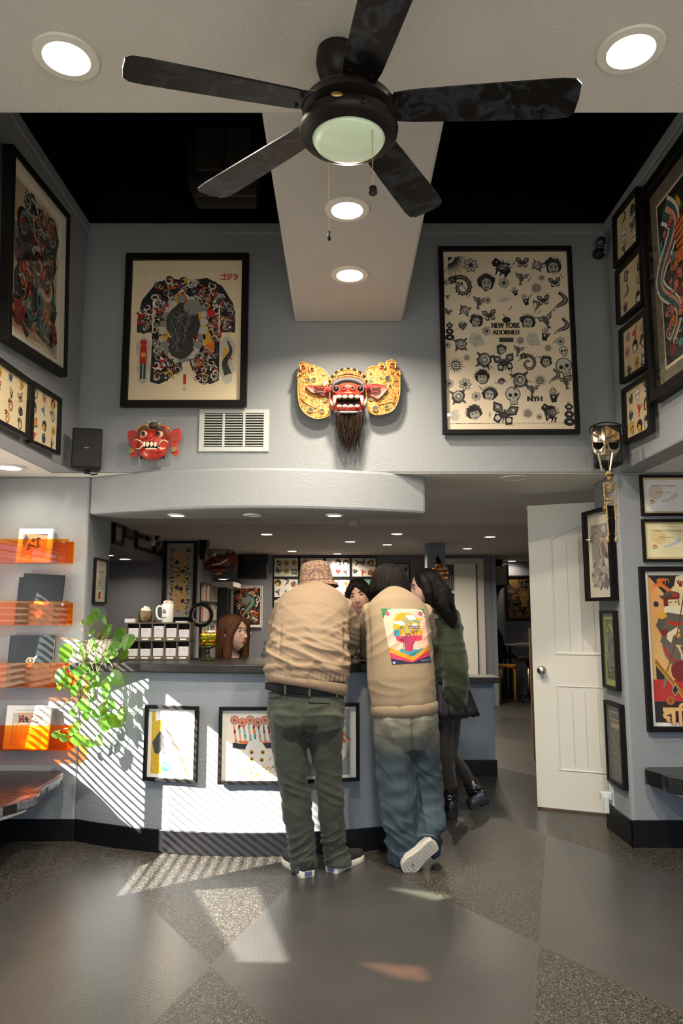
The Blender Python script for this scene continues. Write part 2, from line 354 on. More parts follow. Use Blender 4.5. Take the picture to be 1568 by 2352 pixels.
# ================================================================ blinds in the window
M['slat'] = nm('blind_slat', (.75, .72, .66), .5)
def blind(y0, y1, ang, label):
    r = thing('venetian_blind', label, 'blind', (XW + .035, (y0 + y1) / 2, wz0), 'wooden blinds in the side window')
    g = G().box(XW + .005, XW + .06, y0, y1, wz1 - .03, wz1 + .02); ob('headrail', g, M['slat'], r)
    g = G(); z = wz0 + .02
    while z < wz1 - .04:
        Mx = Matrix.Translation((XW + .035, 0, z)) @ Matrix.Rotation(ang, 4, 'Y')
        g.box(-.025, .025, y0 + .005, y1 - .005, -.0012, .0012, 0, Mx); z += .043
    ob('slats', g, M['slat'], r)
    for y in (y0 + .12, y1 - .12): ob('ladder_cord', G().cyl((XW + .035, y, wz0), (XW + .035, y, wz1), .001, n=6), M['slat'], r)
    ob('bottom_rail', G().box(XW + .012, XW + .058, y0, y1, wz0 - .008, wz0 + .01), M['slat'], r)
blind(wy0 + .01, ym - .01, math.radians(35 - 12), 'wide slatted blind in the side window nearer the camera')
blind(ym + .01, wy1 - .01, math.radians(35 - 19), 'narrow slatted blind in the side window beside the shelf wall')
# ================================================================ recessed lights
M['bulb_warm'] = nm('lit_diffuser', (.9, .9, .85), .5, emit=(1, .93, .80), estr=18)
M['bulb_dim'] = nm('unlit_diffuser', (.7, .68, .6), .5)
M['trimw'] = nm('light_trim', (.72, .70, .62), .5)
def downlight(x, y, Z, dia, power, label, grp, lit=True, col=(1, .87, .69)):
    p = pt(x, y, Z=Z); r = thing('recessed_light', label, 'ceiling light', p, grp)
    R = dia / 2
    ob('trim_ring', G().lathe([(R, 0), (R, -.004), (R * .97, -.008), (R * .72, -.010), (R * .68, -.006), (R * .68, 0)], p, 40), M['trimw'], r, smooth=True, ang=40)
    ob('diffuser', G().lathe([(R * .68, -.002), (R * .68, -.0065), (.001, -.007)], p, 32), M['bulb_warm'] if lit else M['bulb_dim'], r)
    if power:
        l = bpy.data.lights.new('downlight_lamp', 'AREA'); l.shape = 'DISK'; l.size = R * 1.3; l.energy = power; l.color = col; l.spread = math.radians(150)
        o = bpy.data.objects.new('downlight_lamp', l); COL.objects.link(o); o.parent = r; o.location = (0, 0, -.014)
    return r
G1 = 'recessed lights in the low ceiling'
downlight(153, 130, ZC, .215, 62, 'large lit recessed light in the front ceiling, left of the fan', 'recessed lights in the high ceiling')
downlight(1448, 114, ZC, .215, 62, 'large lit recessed light in the front ceiling, right of the fan', 'recessed lights in the high ceiling')
downlight(797, 480, ZC, .205, 34, 'lit recessed light in the beam behind the fan pull chains', 'recessed lights in the high ceiling')
downlight(803, 630, ZC, .205, 34, 'lit recessed light at the wall end of the beam above the gold mask', 'recessed lights in the high ceiling')
downlight(20, 1072, ZL, .2, 3, 'lit recessed light at the left picture edge above the orange shelves', G1)
downlight(1180, 1097, ZL, .2, 0, 'unlit recessed light in the low ceiling below the black and white poster', G1, lit=False)
downlight(1232, 1166, ZL, .19, 5, 'lit recessed light just above the top of the white door', G1)
for x, lit, s in ((407, 1, 'left one above the card organizer'), (580, 0, 'dim middle one'), (768, 1, 'right one above the hat')):
    downlight(x, 1182, 1.963, .12, 1.0 if lit else 0, 'small recessed light under the soffit, ' + s, 'recessed lights under the soffit', lit=bool(lit))
for x, y, s in ((612, 1226, 'nearest left one in the back room ceiling'), (911, 1225, 'nearest one above the bobbed hair, back room ceiling'), (804, 1243, 'back light right behind the smoke detector'), (889, 1250, 'back light above the bob, second row'), (671, 1265, 'back light above the flash frames, left'), (775, 1271, 'farthest back room ceiling light above the flash frames'), (1125, 1232, 'back light left of the white door'), (1073, 1259, 'back light in front of the far white door'), (1175, 1288, 'far ceiling light above the gold portrait')):
    downlight(x, y, ZL, .17, 3 if x == 1175 else 19, 'lit ' + s, 'recessed lights in the back room')
downlight(287, 1283, 1.958, .17, 5.0, 'lit recessed light under the bulkhead, the larger one', 'recessed lights under the bulkhead')
downlight(250, 1274, 1.958, .13, 1.0, 'lit recessed light under the bulkhead, cut off by the jamb', 'recessed lights under the bulkhead')
# worktops
n = 30
cx = [(-1.598 + (XE + .06 + 1.598) * i / n) for i in range(n + 1)]
poly = [(x, arcY(x, 4.285)) for x in cx]
poly = [(p[0], min(p[1], 4.40 + max(0, p[0] + 1.45) * .0 if p[0] < -1.12 else 9)) for p in poly] + [(XE + .06, 6.375), (XE - .42, 6.375), (XE - .42, 4.92), (-1.595, 4.92)]
o = ob('countertop', G().prism(poly, 1.005, 1.055), M['stone'], bevel=.006); tag(o, 'dark stone slab topping the curved white reception counter', 'countertop')
o = ob('low_countertop', G().box(XE - .16, 1.33, 6.30, 6.60, .762, .812), M['stone'], bevel=.005); tag(o, 'dark slab ledge on the low blue half wall behind the woman in green', 'countertop')
# ================================================================ flat printed artwork as coloured polygons
def ink_mat(name, rough=.75, coat=0):
    m = bpy.data.materials.new(name); m.use_nodes = True; nt = m.node_tree; b = nt.nodes['Principled BSDF']
    a = nt.nodes.new('ShaderNodeAttribute'); a.attribute_name = 'ink'; nt.links.new(a.outputs['Color'], b.inputs['Base Color'])
    b.inputs['Roughness'].default_value = rough
    if coat: b.inputs['Coat Weight'].default_value = coat
    return m
M['ink'] = ink_mat('printed_ink'); M['fabricink'] = ink_mat('screen_print_on_fabric', .9)
def sr(h):
    """#rrggbb display colour -> linear"""
    c = [int(h[i:i + 2], 16) / 255 for i in (0, 2, 4)]
    return tuple((x / 12.92 if x < .04045 else ((x + .055) / 1.055) ** 2.4) for x in c)
BK = (.012, .011, .012); CR = sr('e6d3b0'); RD = sr('c0271c'); DR = sr('7d1712'); GR = sr('8d8a82'); LG = sr('c4beb0'); YE = sr('e0a52c'); OR = sr('dd6f1e'); GN = sr('2f6b3a'); TE = sr('3c8f88'); BL = sr('33608c'); PK = sr('e89a86'); WH = sr('efe8da'); BR = sr('6b4226'); DG = sr('3e3d3b')
_fc = {}
def font_poly(txt):
    if txt in _fc: return _fc[txt]
    cu = bpy.data.curves.new('t', 'FONT'); cu.body = txt; cu.size = 1; cu.resolution_u = 3
    o = bpy.data.objects.new('t', cu); COL.objects.link(o); dg = bpy.context.evaluated_depsgraph_get(); dg.update()
    me = bpy.data.meshes.new_from_object(o.evaluated_get(dg)); vs = [(v.co.x, v.co.y) for v in me.vertices]; fs = [tuple(p.vertices) for p in me.polygons]
    bpy.data.objects.remove(o); bpy.data.meshes.remove(me)
    _fc[txt] = (vs, fs); return _fc[txt]
class Art:
    def __init__(s, seed=1): s.v = []; s.f = []; s.c = []; s.lv = 0; s.r = random.Random(seed); s.X = (0, 0, 1, 0)
    def at(s, x, y, sc=1, rot=0): s.X = (x, y, sc, rot); s.lv = 1; return s
    def _t(s, p):
        x, y, k, r = s.X; c, q = math.cos(r), math.sin(r)
        return (x + k * (p[0] * c - p[1] * q), y + k * (p[0] * q + p[1] * c), min(s.lv, 110) * .00006)
    def poly(s, pts, col, up=True):
        if up: s.lv += 1
        b = len(s.v); s.v += [s._t(p) for p in pts]; s.f.append(tuple(range(b, b + len(pts)))); s.c.append(col)
    def rect(s, x0, y0, x1, y1, col): s.poly([(x0, y0), (x1, y0), (x1, y1), (x0, y1)], col)
    def circ(s, x, y, r, col, n=14, sy=1, rot=0):
        s.poly([(x + r * math.cos(a) * math.cos(rot) - r * sy * math.sin(a) * math.sin(rot), y + r * math.cos(a) * math.sin(rot) + r * sy * math.sin(a) * math.cos(rot)) for a in [2 * math.pi * i / n for i in range(n)]], col)
    def blob(s, x, y, r, col, n=11, jit=.25, sy=1):
        s.poly([(x + r * (1 + jit * s.r.uniform(-1, 1)) * math.cos(a), y + sy * r * (1 + jit * s.r.uniform(-1, 1)) * math.sin(a)) for a in [2 * math.pi * i / n for i in range(n)]], col)
    def stroke(s, pts, w0, w1, col, fn=None):
        if 3 <= len(pts) <= 6 and fn is None and math.hypot(pts[0][0] - pts[-1][0], pts[0][1] - pts[-1][1]) > 0: pts = [(p.x, p.y) for p in crv([(a, b, 0) for a, b in pts], 4)]
        s.lv += 1; n = len(pts); b = len(s.v); L = []; 
        for i, p in enumerate(pts):
            q = pts[min(i + 1, n - 1)]; o = pts[max(i - 1, 0)]; dx, dy = q[0] - o[0], q[1] - o[1]; l = math.hypot(dx, dy) or 1
            t = i / max(n - 1, 1); w = (fn(t) if fn else w0 + (w1 - w0) * t) / 2
            L += [s._t((p[0] - dy / l * w, p[1] + dx / l * w)), s._t((p[0] + dy / l * w, p[1] - dx / l * w))]
        s.v += L
        for i in range(n - 1): s.f.append((b + 2 * i, b + 2 * i + 1, b + 2 * i + 3, b + 2 * i + 2)); s.c.append(col)
    def text(s, txt, x, y, h, col, cx=True, wide=1.0, w=None):
        vs, fs = font_poly(txt); xs = [v[0] for v in vs] or [0]; x0, x1 = min(xs), max(xs); k = h / .73
        kx = (w / (x1 - x0)) if w else k * wide
        s.lv += 1; b = len(s.v); ox = x - (kx * (x0 + x1) / 2 if cx else kx * x0)
        s.v += [s._t((ox + v[0] * kx, y + v[1] * k)) for v in vs]
        for f in fs: s.f.append(tuple(i + b for i in f)); s.c.append(col)
    # --- motifs, unit size (about -.5...5)
    def rose(s, c1, c2, leaf=None):
        if leaf:
            for a in (.6, 2.4, 3.9, 5.3):
                s.leaf(.42 * math.cos(a), .42 * math.sin(a), .34, a, leaf)
        s.blob(0, 0, .36, BK, 12, .15)
        for i, r in enumerate((.32, .25, .18, .11)):
            s.blob(s.r.uniform(-.02, .02), s.r.uniform(-.02, .02), r, c1 if i % 2 == 0 else c2, 9, .18)
            for k in range(3):
                a = s.r.uniform(0, 6.28); s.stroke([(r * .9 * math.cos(a + t), r * .9 * math.sin(a + t)) for t in (0, .4, .8, 1.2)], .03, .0, BK)
    def leaf(s, x, y, l, a, col):
        c, q = math.cos(a), math.sin(a); P = [(-.5, 0), (-.15, .22), (.2, .17), (.5, 0), (.2, -.17), (-.15, -.22)]
        s.poly([(x + l * (u * c - v * q), y + l * (u * q + v * c)) for u, v in P], col)
        s.stroke([(x - l * .4 * c, y - l * .4 * q), (x + l * .4 * c, y + l * .4 * q)], .015, .01, BK)
    def skull(s, c1=LG):
        s.circ(0, .1, .36, BK, 16); s.circ(0, .1, .32, c1, 16); s.poly([(-.2, -.1), (.2, -.1), (.17, -.42), (-.17, -.42)], BK); s.poly([(-.16, -.1), (.16, -.1), (.14, -.38), (-.14, -.38)], c1)
        s.circ(-.13, .06, .09, BK); s.circ(.13, .06, .09, BK); s.poly([(-.04, -.1), (.04, -.1), (0, .0)], BK)
        for x in (-.09, -.03, .03, .09): s.rect(x - .008, -.36, x + .008, -.2, BK)
    def dagger(s, c1=LG):
        s.poly([(-.04, .1), (.04, .1), (.0, -.5)], BK); s.rect(-.14, .1, .14, .15, BK); s.rect(-.03, .15, .03, .38, c1); s.circ(0, .42, .06, BK)
    def bird(s, c1=DG, c2=LG):
        s.poly([(-.45, .35), (-.3, .05), (-.05, -.02), (-.02, .15), (-.2, .3)], c1); s.poly([(.45, .42), (.32, .1), (.05, -.02), (.02, .18), (.2, .34)], c1)
        for k in range(4): s.stroke([(-.42 + k * .08, .3 - k * .03), (-.12 + .02 * k, .04)], .02, .01, c2); s.stroke([(.42 - k * .08, .36 - k * .03), (.12 - .02 * k, .05)], .02, .01, c2)
        s.circ(0, 0, .14, c1, 12, 1.6, .3); s.circ(-.05, .24, .09, c1); s.poly([(-.13, .27), (-.25, .22), (-.12, .2)], BK); s.poly([(0, -.15), (.16, -.45), (.03, -.4), (-.06, -.48), (-.06, -.15)], c1)
    def sunm(s, c1=BK, c2=LG, n=16):
        for i in range(n):
            a = 2 * math.pi * i / n; w = .12
            s.poly([(.22 * math.cos(a - w), .22 * math.sin(a - w)), (.48 * math.cos(a), .48 * math.sin(a)), (.22 * math.cos(a + w), .22 * math.sin(a + w))], c1, up=(i == 0))
        s.circ(0, 0, .22, c1, 18); s.circ(0, 0, .17, c2, 18); s.circ(0, 0, .1, c1, 14); s.circ(0, 0, .05, c2, 10)
    def bfly(s, c1=DG, c2=LG):
        for q in (-1, 1):
            s.poly([(0, .05), (q * .15, .38), (q * .46, .42), (q * .42, .1), (q * .1, -.02)], BK); s.poly([(q * .05, .07), (q * .17, .33), (q * .4, .36), (q * .36, .13)], c1)
            s.poly([(0, 0), (q * .32, .0), (q * .34, -.26), (q * .12, -.34)], BK); s.circ(q * .2, -.14, .09, c2); s.circ(q * .28, .25, .05, c2)
        s.stroke([(0, .22), (0, -.3)], .07, .03, BK)
    def snake(s, c1=DG, c2=LG, turns=2.2, w=.17):
        P = [(.32 * math.sin(t * turns * 2.2) * (1 - t * .3), .48 - .95 * t) for t in [i / 26 for i in range(27)]]
        s.stroke(P, 0, 0, BK, lambda t: w * (.5 + math.sin(math.pi * min(1, t * 1.1 + .1)))); s.stroke(P, 0, 0, c1, lambda t: .62 * w * (.5 + math.sin(math.pi * min(1, t * 1.1 + .1))))
        for i in range(2, 25): s.circ(P[i][0], P[i][1], .025, c2, 6)
        s.circ(P[0][0], P[0][1], .1, BK); s.circ(P[0][0] + .02, P[0][1] + .02, .03, c2)
    def dragon(s, c1=DG, c2=LG, c3=RD):
        P = [((.08 + .36 * t) * math.cos(7.5 * t + 1), (.08 + .36 * t) * math.sin(7.5 * t + 1) * 1.1) for t in [i / 30 for i in range(31)]]
        for i in range(0, 30, 2):
            x, y = P[i]; a = math.atan2(y, x) + s.r.uniform(-.3, .3); s.poly([(x * 1.0 - .05 * math.sin(a), y + .05 * math.cos(a)), (x + .16 * math.cos(a), y + .16 * math.sin(a)), (x + .05 * math.sin(a), y - .05 * math.cos(a))], BK, up=(i == 0))
        s.stroke(P, .1, .2, BK); s.stroke(P, .04, .12, c1)
        for i in range(1, 30): s.circ(P[i][0], P[i][1], .022, c2, 6)
        x, y = P[-1]; s.blob(x, y, .17, BK, 9, .3); s.blob(x, y, .12, c1, 8, .3); s.circ(x - .03, y + .04, .03, c2); s.poly([(x - .1, y - .06), (x - .26, y - .12), (x - .08, y - .14)], c3)
        for k in range(5): a = s.r.uniform(0, 6.28); s.stroke([(x + .1 * math.cos(a), y + .1 * math.sin(a)), (x + .2 * math.cos(a + .3), y + .2 * math.sin(a + .3)), (x + .27 * math.cos(a + .8), y + .27 * math.sin(a + .8))], .05, 0, BK)
    def heart(s, c1=RD):
        P = [(0, -.38), (-.3, -.05), (-.34, .14), (-.2, .28), (0, .14), (.2, .28), (.34, .14), (.3, -.05)]
        s.poly(P, BK); s.poly([(a * .82, b * .82 - .01) for a, b in P], c1); s.stroke([(-.45, -.2), (.45, .22)], .04, .04, BK)
        for k in (-.12, 0, .12): s.stroke([(k, .2), (k * 1.3, .34), (k * .6, .47)], .08, 0, BK)
    def hand(s, c1=DG):
        s.poly([(-.16, -.45), (.14, -.45), (.2, 0), (-.18, .02)], BK)
        for k, h in ((-.15, .3), (-.05, .42), (.05, .4), (.15, .28)): s.stroke([(k, -.05), (k * 1.1, h)], .085, .06, BK); s.stroke([(k, 0), (k * 1.1, h - .06)], .03, .02, c1)
        s.stroke([(.16, -.2), (.34, .08)], .1, .06, BK); s.circ(0, -.12, .07, c1)
    def flower(s, c1=LG, c2=DG, n=7):
        for i in range(n):
            a = 2 * math.pi * i / n; s.circ(.24 * math.cos(a), .24 * math.sin(a), .17, BK, 9, .7, a)
        for i in range(n):
            a = 2 * math.pi * i / n; s.circ(.24 * math.cos(a), .24 * math.sin(a), .13, c1, 9, .65, a)
        s.circ(0, 0, .1, BK); s.circ(0, 0, .06, c2)
    def head(s, c1=DG, c2=LG, hat=False):
        s.blob(0, .05, .42, BK, 14, .22); s.circ(0, -.05, .25, c2, 14, 1.2); s.circ(-.1, 0, .04, BK, 8); s.circ(.1, 0, .04, BK, 8); s.stroke([(-.1, -.2), (0, -.24), (.1, -.2)], .04, .04, BK)
        s.stroke([(-.17, .08), (-.04, .05)], .03, .03, BK); s.stroke([(.17, .08), (.04, .05)], .03, .03, BK)
        for k in range(7):
            a = .3 + k * .43; s.stroke([(.25 * math.cos(a), .05 + .25 * math.sin(a)), (.42 * math.cos(a + .2), .05 + .42 * math.sin(a + .2)), (.5 * math.cos(a + .5), .05 + .5 * math.sin(a + .5))], .06, .01, c1)
        if hat: s.poly([(-.48, .12), (.48, .12), (.2, .24), (.14, .45), (-.14, .45), (-.2, .24)], BK)
    def beast(s, c1=DG, c2=LG):
        s.blob(.1, 0, .33, BK, 12, .35, .8); s.blob(-.22, .15, .2, BK, 9, .3); s.blob(.1, 0, .22, c1, 9, .4, .7); s.circ(-.26, .18, .035, c2)
        for x in (-.12, .05, .22, .34): s.stroke([(x, -.15), (x + s.r.uniform(-.08, .08), -.42)], .1, .05, BK)
        for k in range(6): a = k * .5 + .2; s.stroke([(.1 + .25 * math.cos(a), .2 * math.sin(a)), (.1 + .42 * math.cos(a + .2), .42 * math.sin(a + .2))], .06, 0, BK)
        for k in range(6): s.stroke([(s.r.uniform(-.1, .3), s.r.uniform(-.2, .2)), (s.r.uniform(-.1, .35), s.r.uniform(-.2, .2))], .03, .01, c2)
    def swirl(s, c1, c2, r=.5):
        s.blob(0, 0, r * .95, BK, 14, .12)
        for k in range(3):
            a0 = s.r.uniform(0, 6); s.stroke([((r * .85 * (1 - t * .75)) * math.cos(a0 + t * 5), (r * .85 * (1 - t * .75)) * math.sin(a0 + t * 5)) for t in [i / 12 for i in range(13)]], r * .22, r * .06, c1 if k % 2 == 0 else c2)
    def scribble(s, w, h, col, n=5, lw=.003):
        for i in range(n):
            y = h / 2 - h * (i + .5) / n; k = s.r.uniform(.55, 1) * w / 2; s.rect(-k, y - lw, k, y + lw, col)
    def motif(s, k, c1=DG, c2=LG, c3=RD, c4=GN):
        k = k % 14
        [lambda: s.rose(c3, c2, c4), lambda: s.skull(c2), lambda: s.bird(c1, c2), lambda: s.sunm(BK, c2), lambda: s.bfly(c3, c2), lambda: s.snake(c1, c2), lambda: s.dragon(c1, c2, c3), lambda: s.heart(c3), lambda: s.hand(c2), lambda: s.flower(c2, c1), lambda: s.head(c1, c2), lambda: s.beast(c1, c2), lambda: s.head(c1, c2, True), lambda: s.swirl(c1, c2, .42)][k]()
    def mesh(s, name, Mx, parent, mat=None):
        me = bpy.data.meshes.new(name); O = wloc(parent)
        me.from_pydata([tuple((Mx @ V(p)) - O) for p in s.v], [], s.f); me.update()
        at = me.color_attributes.new('ink', 'FLOAT_COLOR', 'CORNER'); buf = []
        for f, c in zip(s.f, s.c): buf += [c[0], c[1], c[2], 1] * len(f)
        at.data.foreach_set('color', buf); me.materials.append(mat or M['ink'])
        o = bpy.data.objects.new(name, me); COL.objects.link(o); o.parent = parent; WL[o.name] = O
        return o
def basis(O, ux, uy):
    ux = V(ux).normalized(); uy = V(uy); uy = (uy - ux * uy.dot(ux)).normalized(); un = ux.cross(uy)
    Mx = Matrix((ux, uy, un)).transposed().to_4x4(); Mx.translation = V(O); return Mx
def frame(label, O, ux, uy, w, h, bar=.02, depth=.03, mat=0, paper=None, art=None, fm='black', group=None, glass=True, name='framed_print', cat='framed picture', matc='mat', off=.002, inner=None, z0=.0):
    """O centre on the wall; art(A, w, h) draws in the sight size, origin at its centre"""
    Mx = basis(O, ux, uy); un = Mx.to_3x3() @ V((0, 0, 1)); Mx.translation = V(O) + un * off
    r = thing(name, label, cat, Mx.translation, group)
    W, H = w / 2, h / 2; g = G()
    for (x0, x1, y0, y1) in ((-W, W, H - bar, H), (-W, W, -H, -H + bar), (-W, -W + bar, -H + bar, H - bar), (W - bar, W, -H + bar, H - bar)): g.box(x0, x1, y0, y1, 0, depth, 0, Mx)
    if inner: 
        for (x0, x1, y0, y1) in ((-W + bar, W - bar, H - bar - .012, H - bar), (-W + bar, W - bar, -H + bar, -H + bar + .012), (-W + bar, -W + bar + .012, -H + bar + .012, H - bar - .012), (W - bar - .012, W - bar, -H + bar + .012, H - bar - .012)): g.box(x0, x1, y0, y1, depth * .3, depth * .8, 1, Mx)
    ob('frame', g, [M[fm], M[inner]] if inner else M[fm], r, bevel=.0015)
    a = W - bar; b = H - bar; zb = depth * .3
    if mat:
        g = G(); g.box(-a, a, -b, b, 0, zb, 0, Mx); ob('mat_board', g, M[matc], r); zb += .001
    A = Art(hash(label) % 9999 if False else sum(map(ord, label))); sw, sh = 2 * (a - mat), 2 * (b - mat)
    A.X = (0, 0, 1, 0); A.lv = 0; A.rect(-sw / 2, -sh / 2, sw / 2, sh / 2, paper or CR); 
    if art: art(A, sw, sh)
    A.v = [(max(-sw / 2, min(sw / 2, p[0])), max(-sh / 2, min(sh / 2, p[1])), p[2]) for p in A.v]
    A.mesh('print', Mx @ Matrix.Translation((0, 0, zb)), r)
    if glass:
        g = G(); z = depth * .82; g.add([(-a, -b, z), (a, -b, z), (a, b, z), (-a, b, z)], [(0, 1, 2, 3)], 0, Mx); ob('glass_pane', g, M['glass'], r)
    return r
def quad_frame(label, TL, TR, BR, BL, plane, **k):
    """corner pixels of the photo on a real wall plane -> rectangle"""
    P = [pt(x, y, **plane) for x, y in (TL, TR, BR, BL)]
    O = (P[0] + P[1] + P[2] + P[3]) / 4; ux = (P[1] + P[2] - P[0] - P[3]); uy = (P[0] + P[1] - P[2] - P[3])
    return frame(label, O, ux, uy, ux.length / 2, uy.length / 2, **k)
UP = V((0, 0, 1))
# ---- wall art
def art_bodysuit(A, w, h):
    r = A.r; A.lv = 1
    iw, ih = w * .77, h * .86
    A.X = (0, 0, 1, 0)
    for q in ((-iw / 2, -ih / 2, iw / 2, -ih / 2), (-iw / 2, ih / 2, iw / 2, ih / 2), (-iw / 2, -ih / 2, -iw / 2, ih / 2), (iw / 2, -ih / 2, iw / 2, ih / 2)):
        A.stroke([(q[0], q[1]), (q[2], q[3])], .0015, .0015, sr('c9b088'))
    S = h * .385
    def T(x, y): return (x * S, y * S - .0 * h)
    out = [(-.1, .93), (-.35, .97), (-.6, .82), (-.8, .55), (-.87, .2), (-.87, -.05), (-.6, -.05), (-.6, -.5), (-.61, -.95), (-.45, -1.0), (-.25, -.9), (-.08, -.68), (-.03, -.35), (.03, -.35), (.1, -.68), (.28, -.92), (.45, -1.0), (.6, -.93), (.6, -.05), (.87, -.05), (.87, .2), (.82, .5), (.62, .82), (.35, .97), (.1, .93), (0, .86)]
    A.lv = 3; A.poly([T(*p) for p in out], BK)
    cols = [LG, GR, WH, DG, RD, RD, LG, DG, OR, WH, YE, RD]
    inside = lambda x, y: (abs(x) < .8 - max(0, y - .4) * .65 and -.02 < y < .93) or (abs(x) < .55 and -.95 < y <= .0 and abs(x) > max(0, (-y - .35)) * .3)
    n = 0
    while n < 330:
        x, y = r.uniform(-.85, .85), r.uniform(-.97, .93)
        if not inside(x, y): continue
        n += 1; A.X = (x * S, y * S, S * r.uniform(.1, .2), r.uniform(0, 6.28)); A.lv = 4 + n % 14
        k = r.random(); c = r.choice(cols)
        if k < .4: A.swirl(r.choice([LG, WH, GR]), c, .5)
        elif k < .6: A.blob(0, 0, .5, c, 9, .3); A.circ(0, 0, .3, BK, 9); A.circ(.05, 0, .2, r.choice([LG, GR]), 8)
        elif k < .8: A.stroke([(-.5, -.3), (-.1, .1), (.1, -.1), (.5, .4)], .12, .04, r.choice([RD, RD, YE, WH]))
        else: A.stroke([(.5 * math.cos(t), .5 * math.sin(t)) for t in (0, .6, 1.2, 1.8, 2.4)], .3, .02, c)
    A.X = (0, 0, S, 0); A.lv = 40
    # big grey beast standing in the middle (a plain generic creature) breathing a yellow ray
    
    for k in range(26):
        a = k * .5; A.circ(-.05 + .36 * math.cos(a) * (1 + .1 * math.sin(k)), .02 + .56 * math.sin(a), .075, LG if k % 2 else GR, 10)
    A.blob(-.05, .12, .3, DG, 20, .06, 1.2); A.blob(-.08, -.28, .22, DG, 16, .08, 1.2); A.blob(.1, .42, .15, GR, 16, .1)
    for k in range(34): A.stroke([(-.05 + r.uniform(-.22, .2), .0 + r.uniform(-.4, .45)) for _ in (0, 1, 2)][:2] + [(-.05 + r.uniform(-.2, .2), r.uniform(-.4, .4))], .008, .002, GR if k % 2 else BK);
    A.lv = 50
    for k in range(9): A.poly([(-.33 + .02 * k, -.2 + .09 * k), (-.46 + .03 * k, -.12 + .09 * k), (-.3 + .02 * k, -.1 + .09 * k)], YE, up=False)
    A.stroke([(-.2, -.35), (-.28, -.6)], .16, .1, DG); A.stroke([(.05, -.3), (.14, -.55)], .16, .1, DG)
    A.stroke([(.15, .4), (.3, .1), (.42, -.3)], .03, .16, YE); A.stroke([(.42, -.25), (.5, -.42)], .2, .02, OR)
    A.circ(.44, .3, .075, RD); A.stroke([(-.1, .7), (.0, .55), (-.04, .5), (.06, .3)], .03, .03, RD); A.stroke([(.2, -.1), (.1, -.3)], .02, .02, RD)
    for t in (-.08, .1, .02): A.stroke([(t, -.1), (t + .06, -.25), (t + .02, -.3)], .015, .01, LG)
    # clear sleeve gaps
    for q in (-1, 1):
        A.lv = 70; A.rect(q * .575, -.06, q * .60, .45, CR); A.lv = 3
        for k in range(9): A.blob(q * .74, -.22 - .085 * k + (.02 if k % 2 else 0), .1 + (.035 if k in (1, 2, 6) else 0), LG, 9, .2)
        if q < 0:
            A.rect(-.80, -.62, -.68, -.3, RD); A.circ(-.74, -.24, .06, RD); A.rect(-.79, -.9, -.75, -.62, DG); A.rect(-.73, -.9, -.69, -.62, DG); A.rect(-.78, -.5, -.7, -.42, YE)
        else: A.stroke([(.74, -.2), (.8, -.4), (.7, -.6), (.76, -.82)], .02, .14, DG); A.stroke([(.72, -.35), (.66, -.55)], .1, .02, YE); A.stroke([(.76, -.5), (.83, -.55)], .04, .01, RD)
    A.lv = 12; A.rect(-.025, -1.0, .025, -.82, RD); A.rect(-.03, -1.12, .03, -1.04, LG); A.lv = 14; [A.text('ゴジラ', .74 + dx, .93 + dy, .10, RD, w=.30) for dx, dy in ((0, 0), (.012, .0), (0, .008), (.012, .008))]
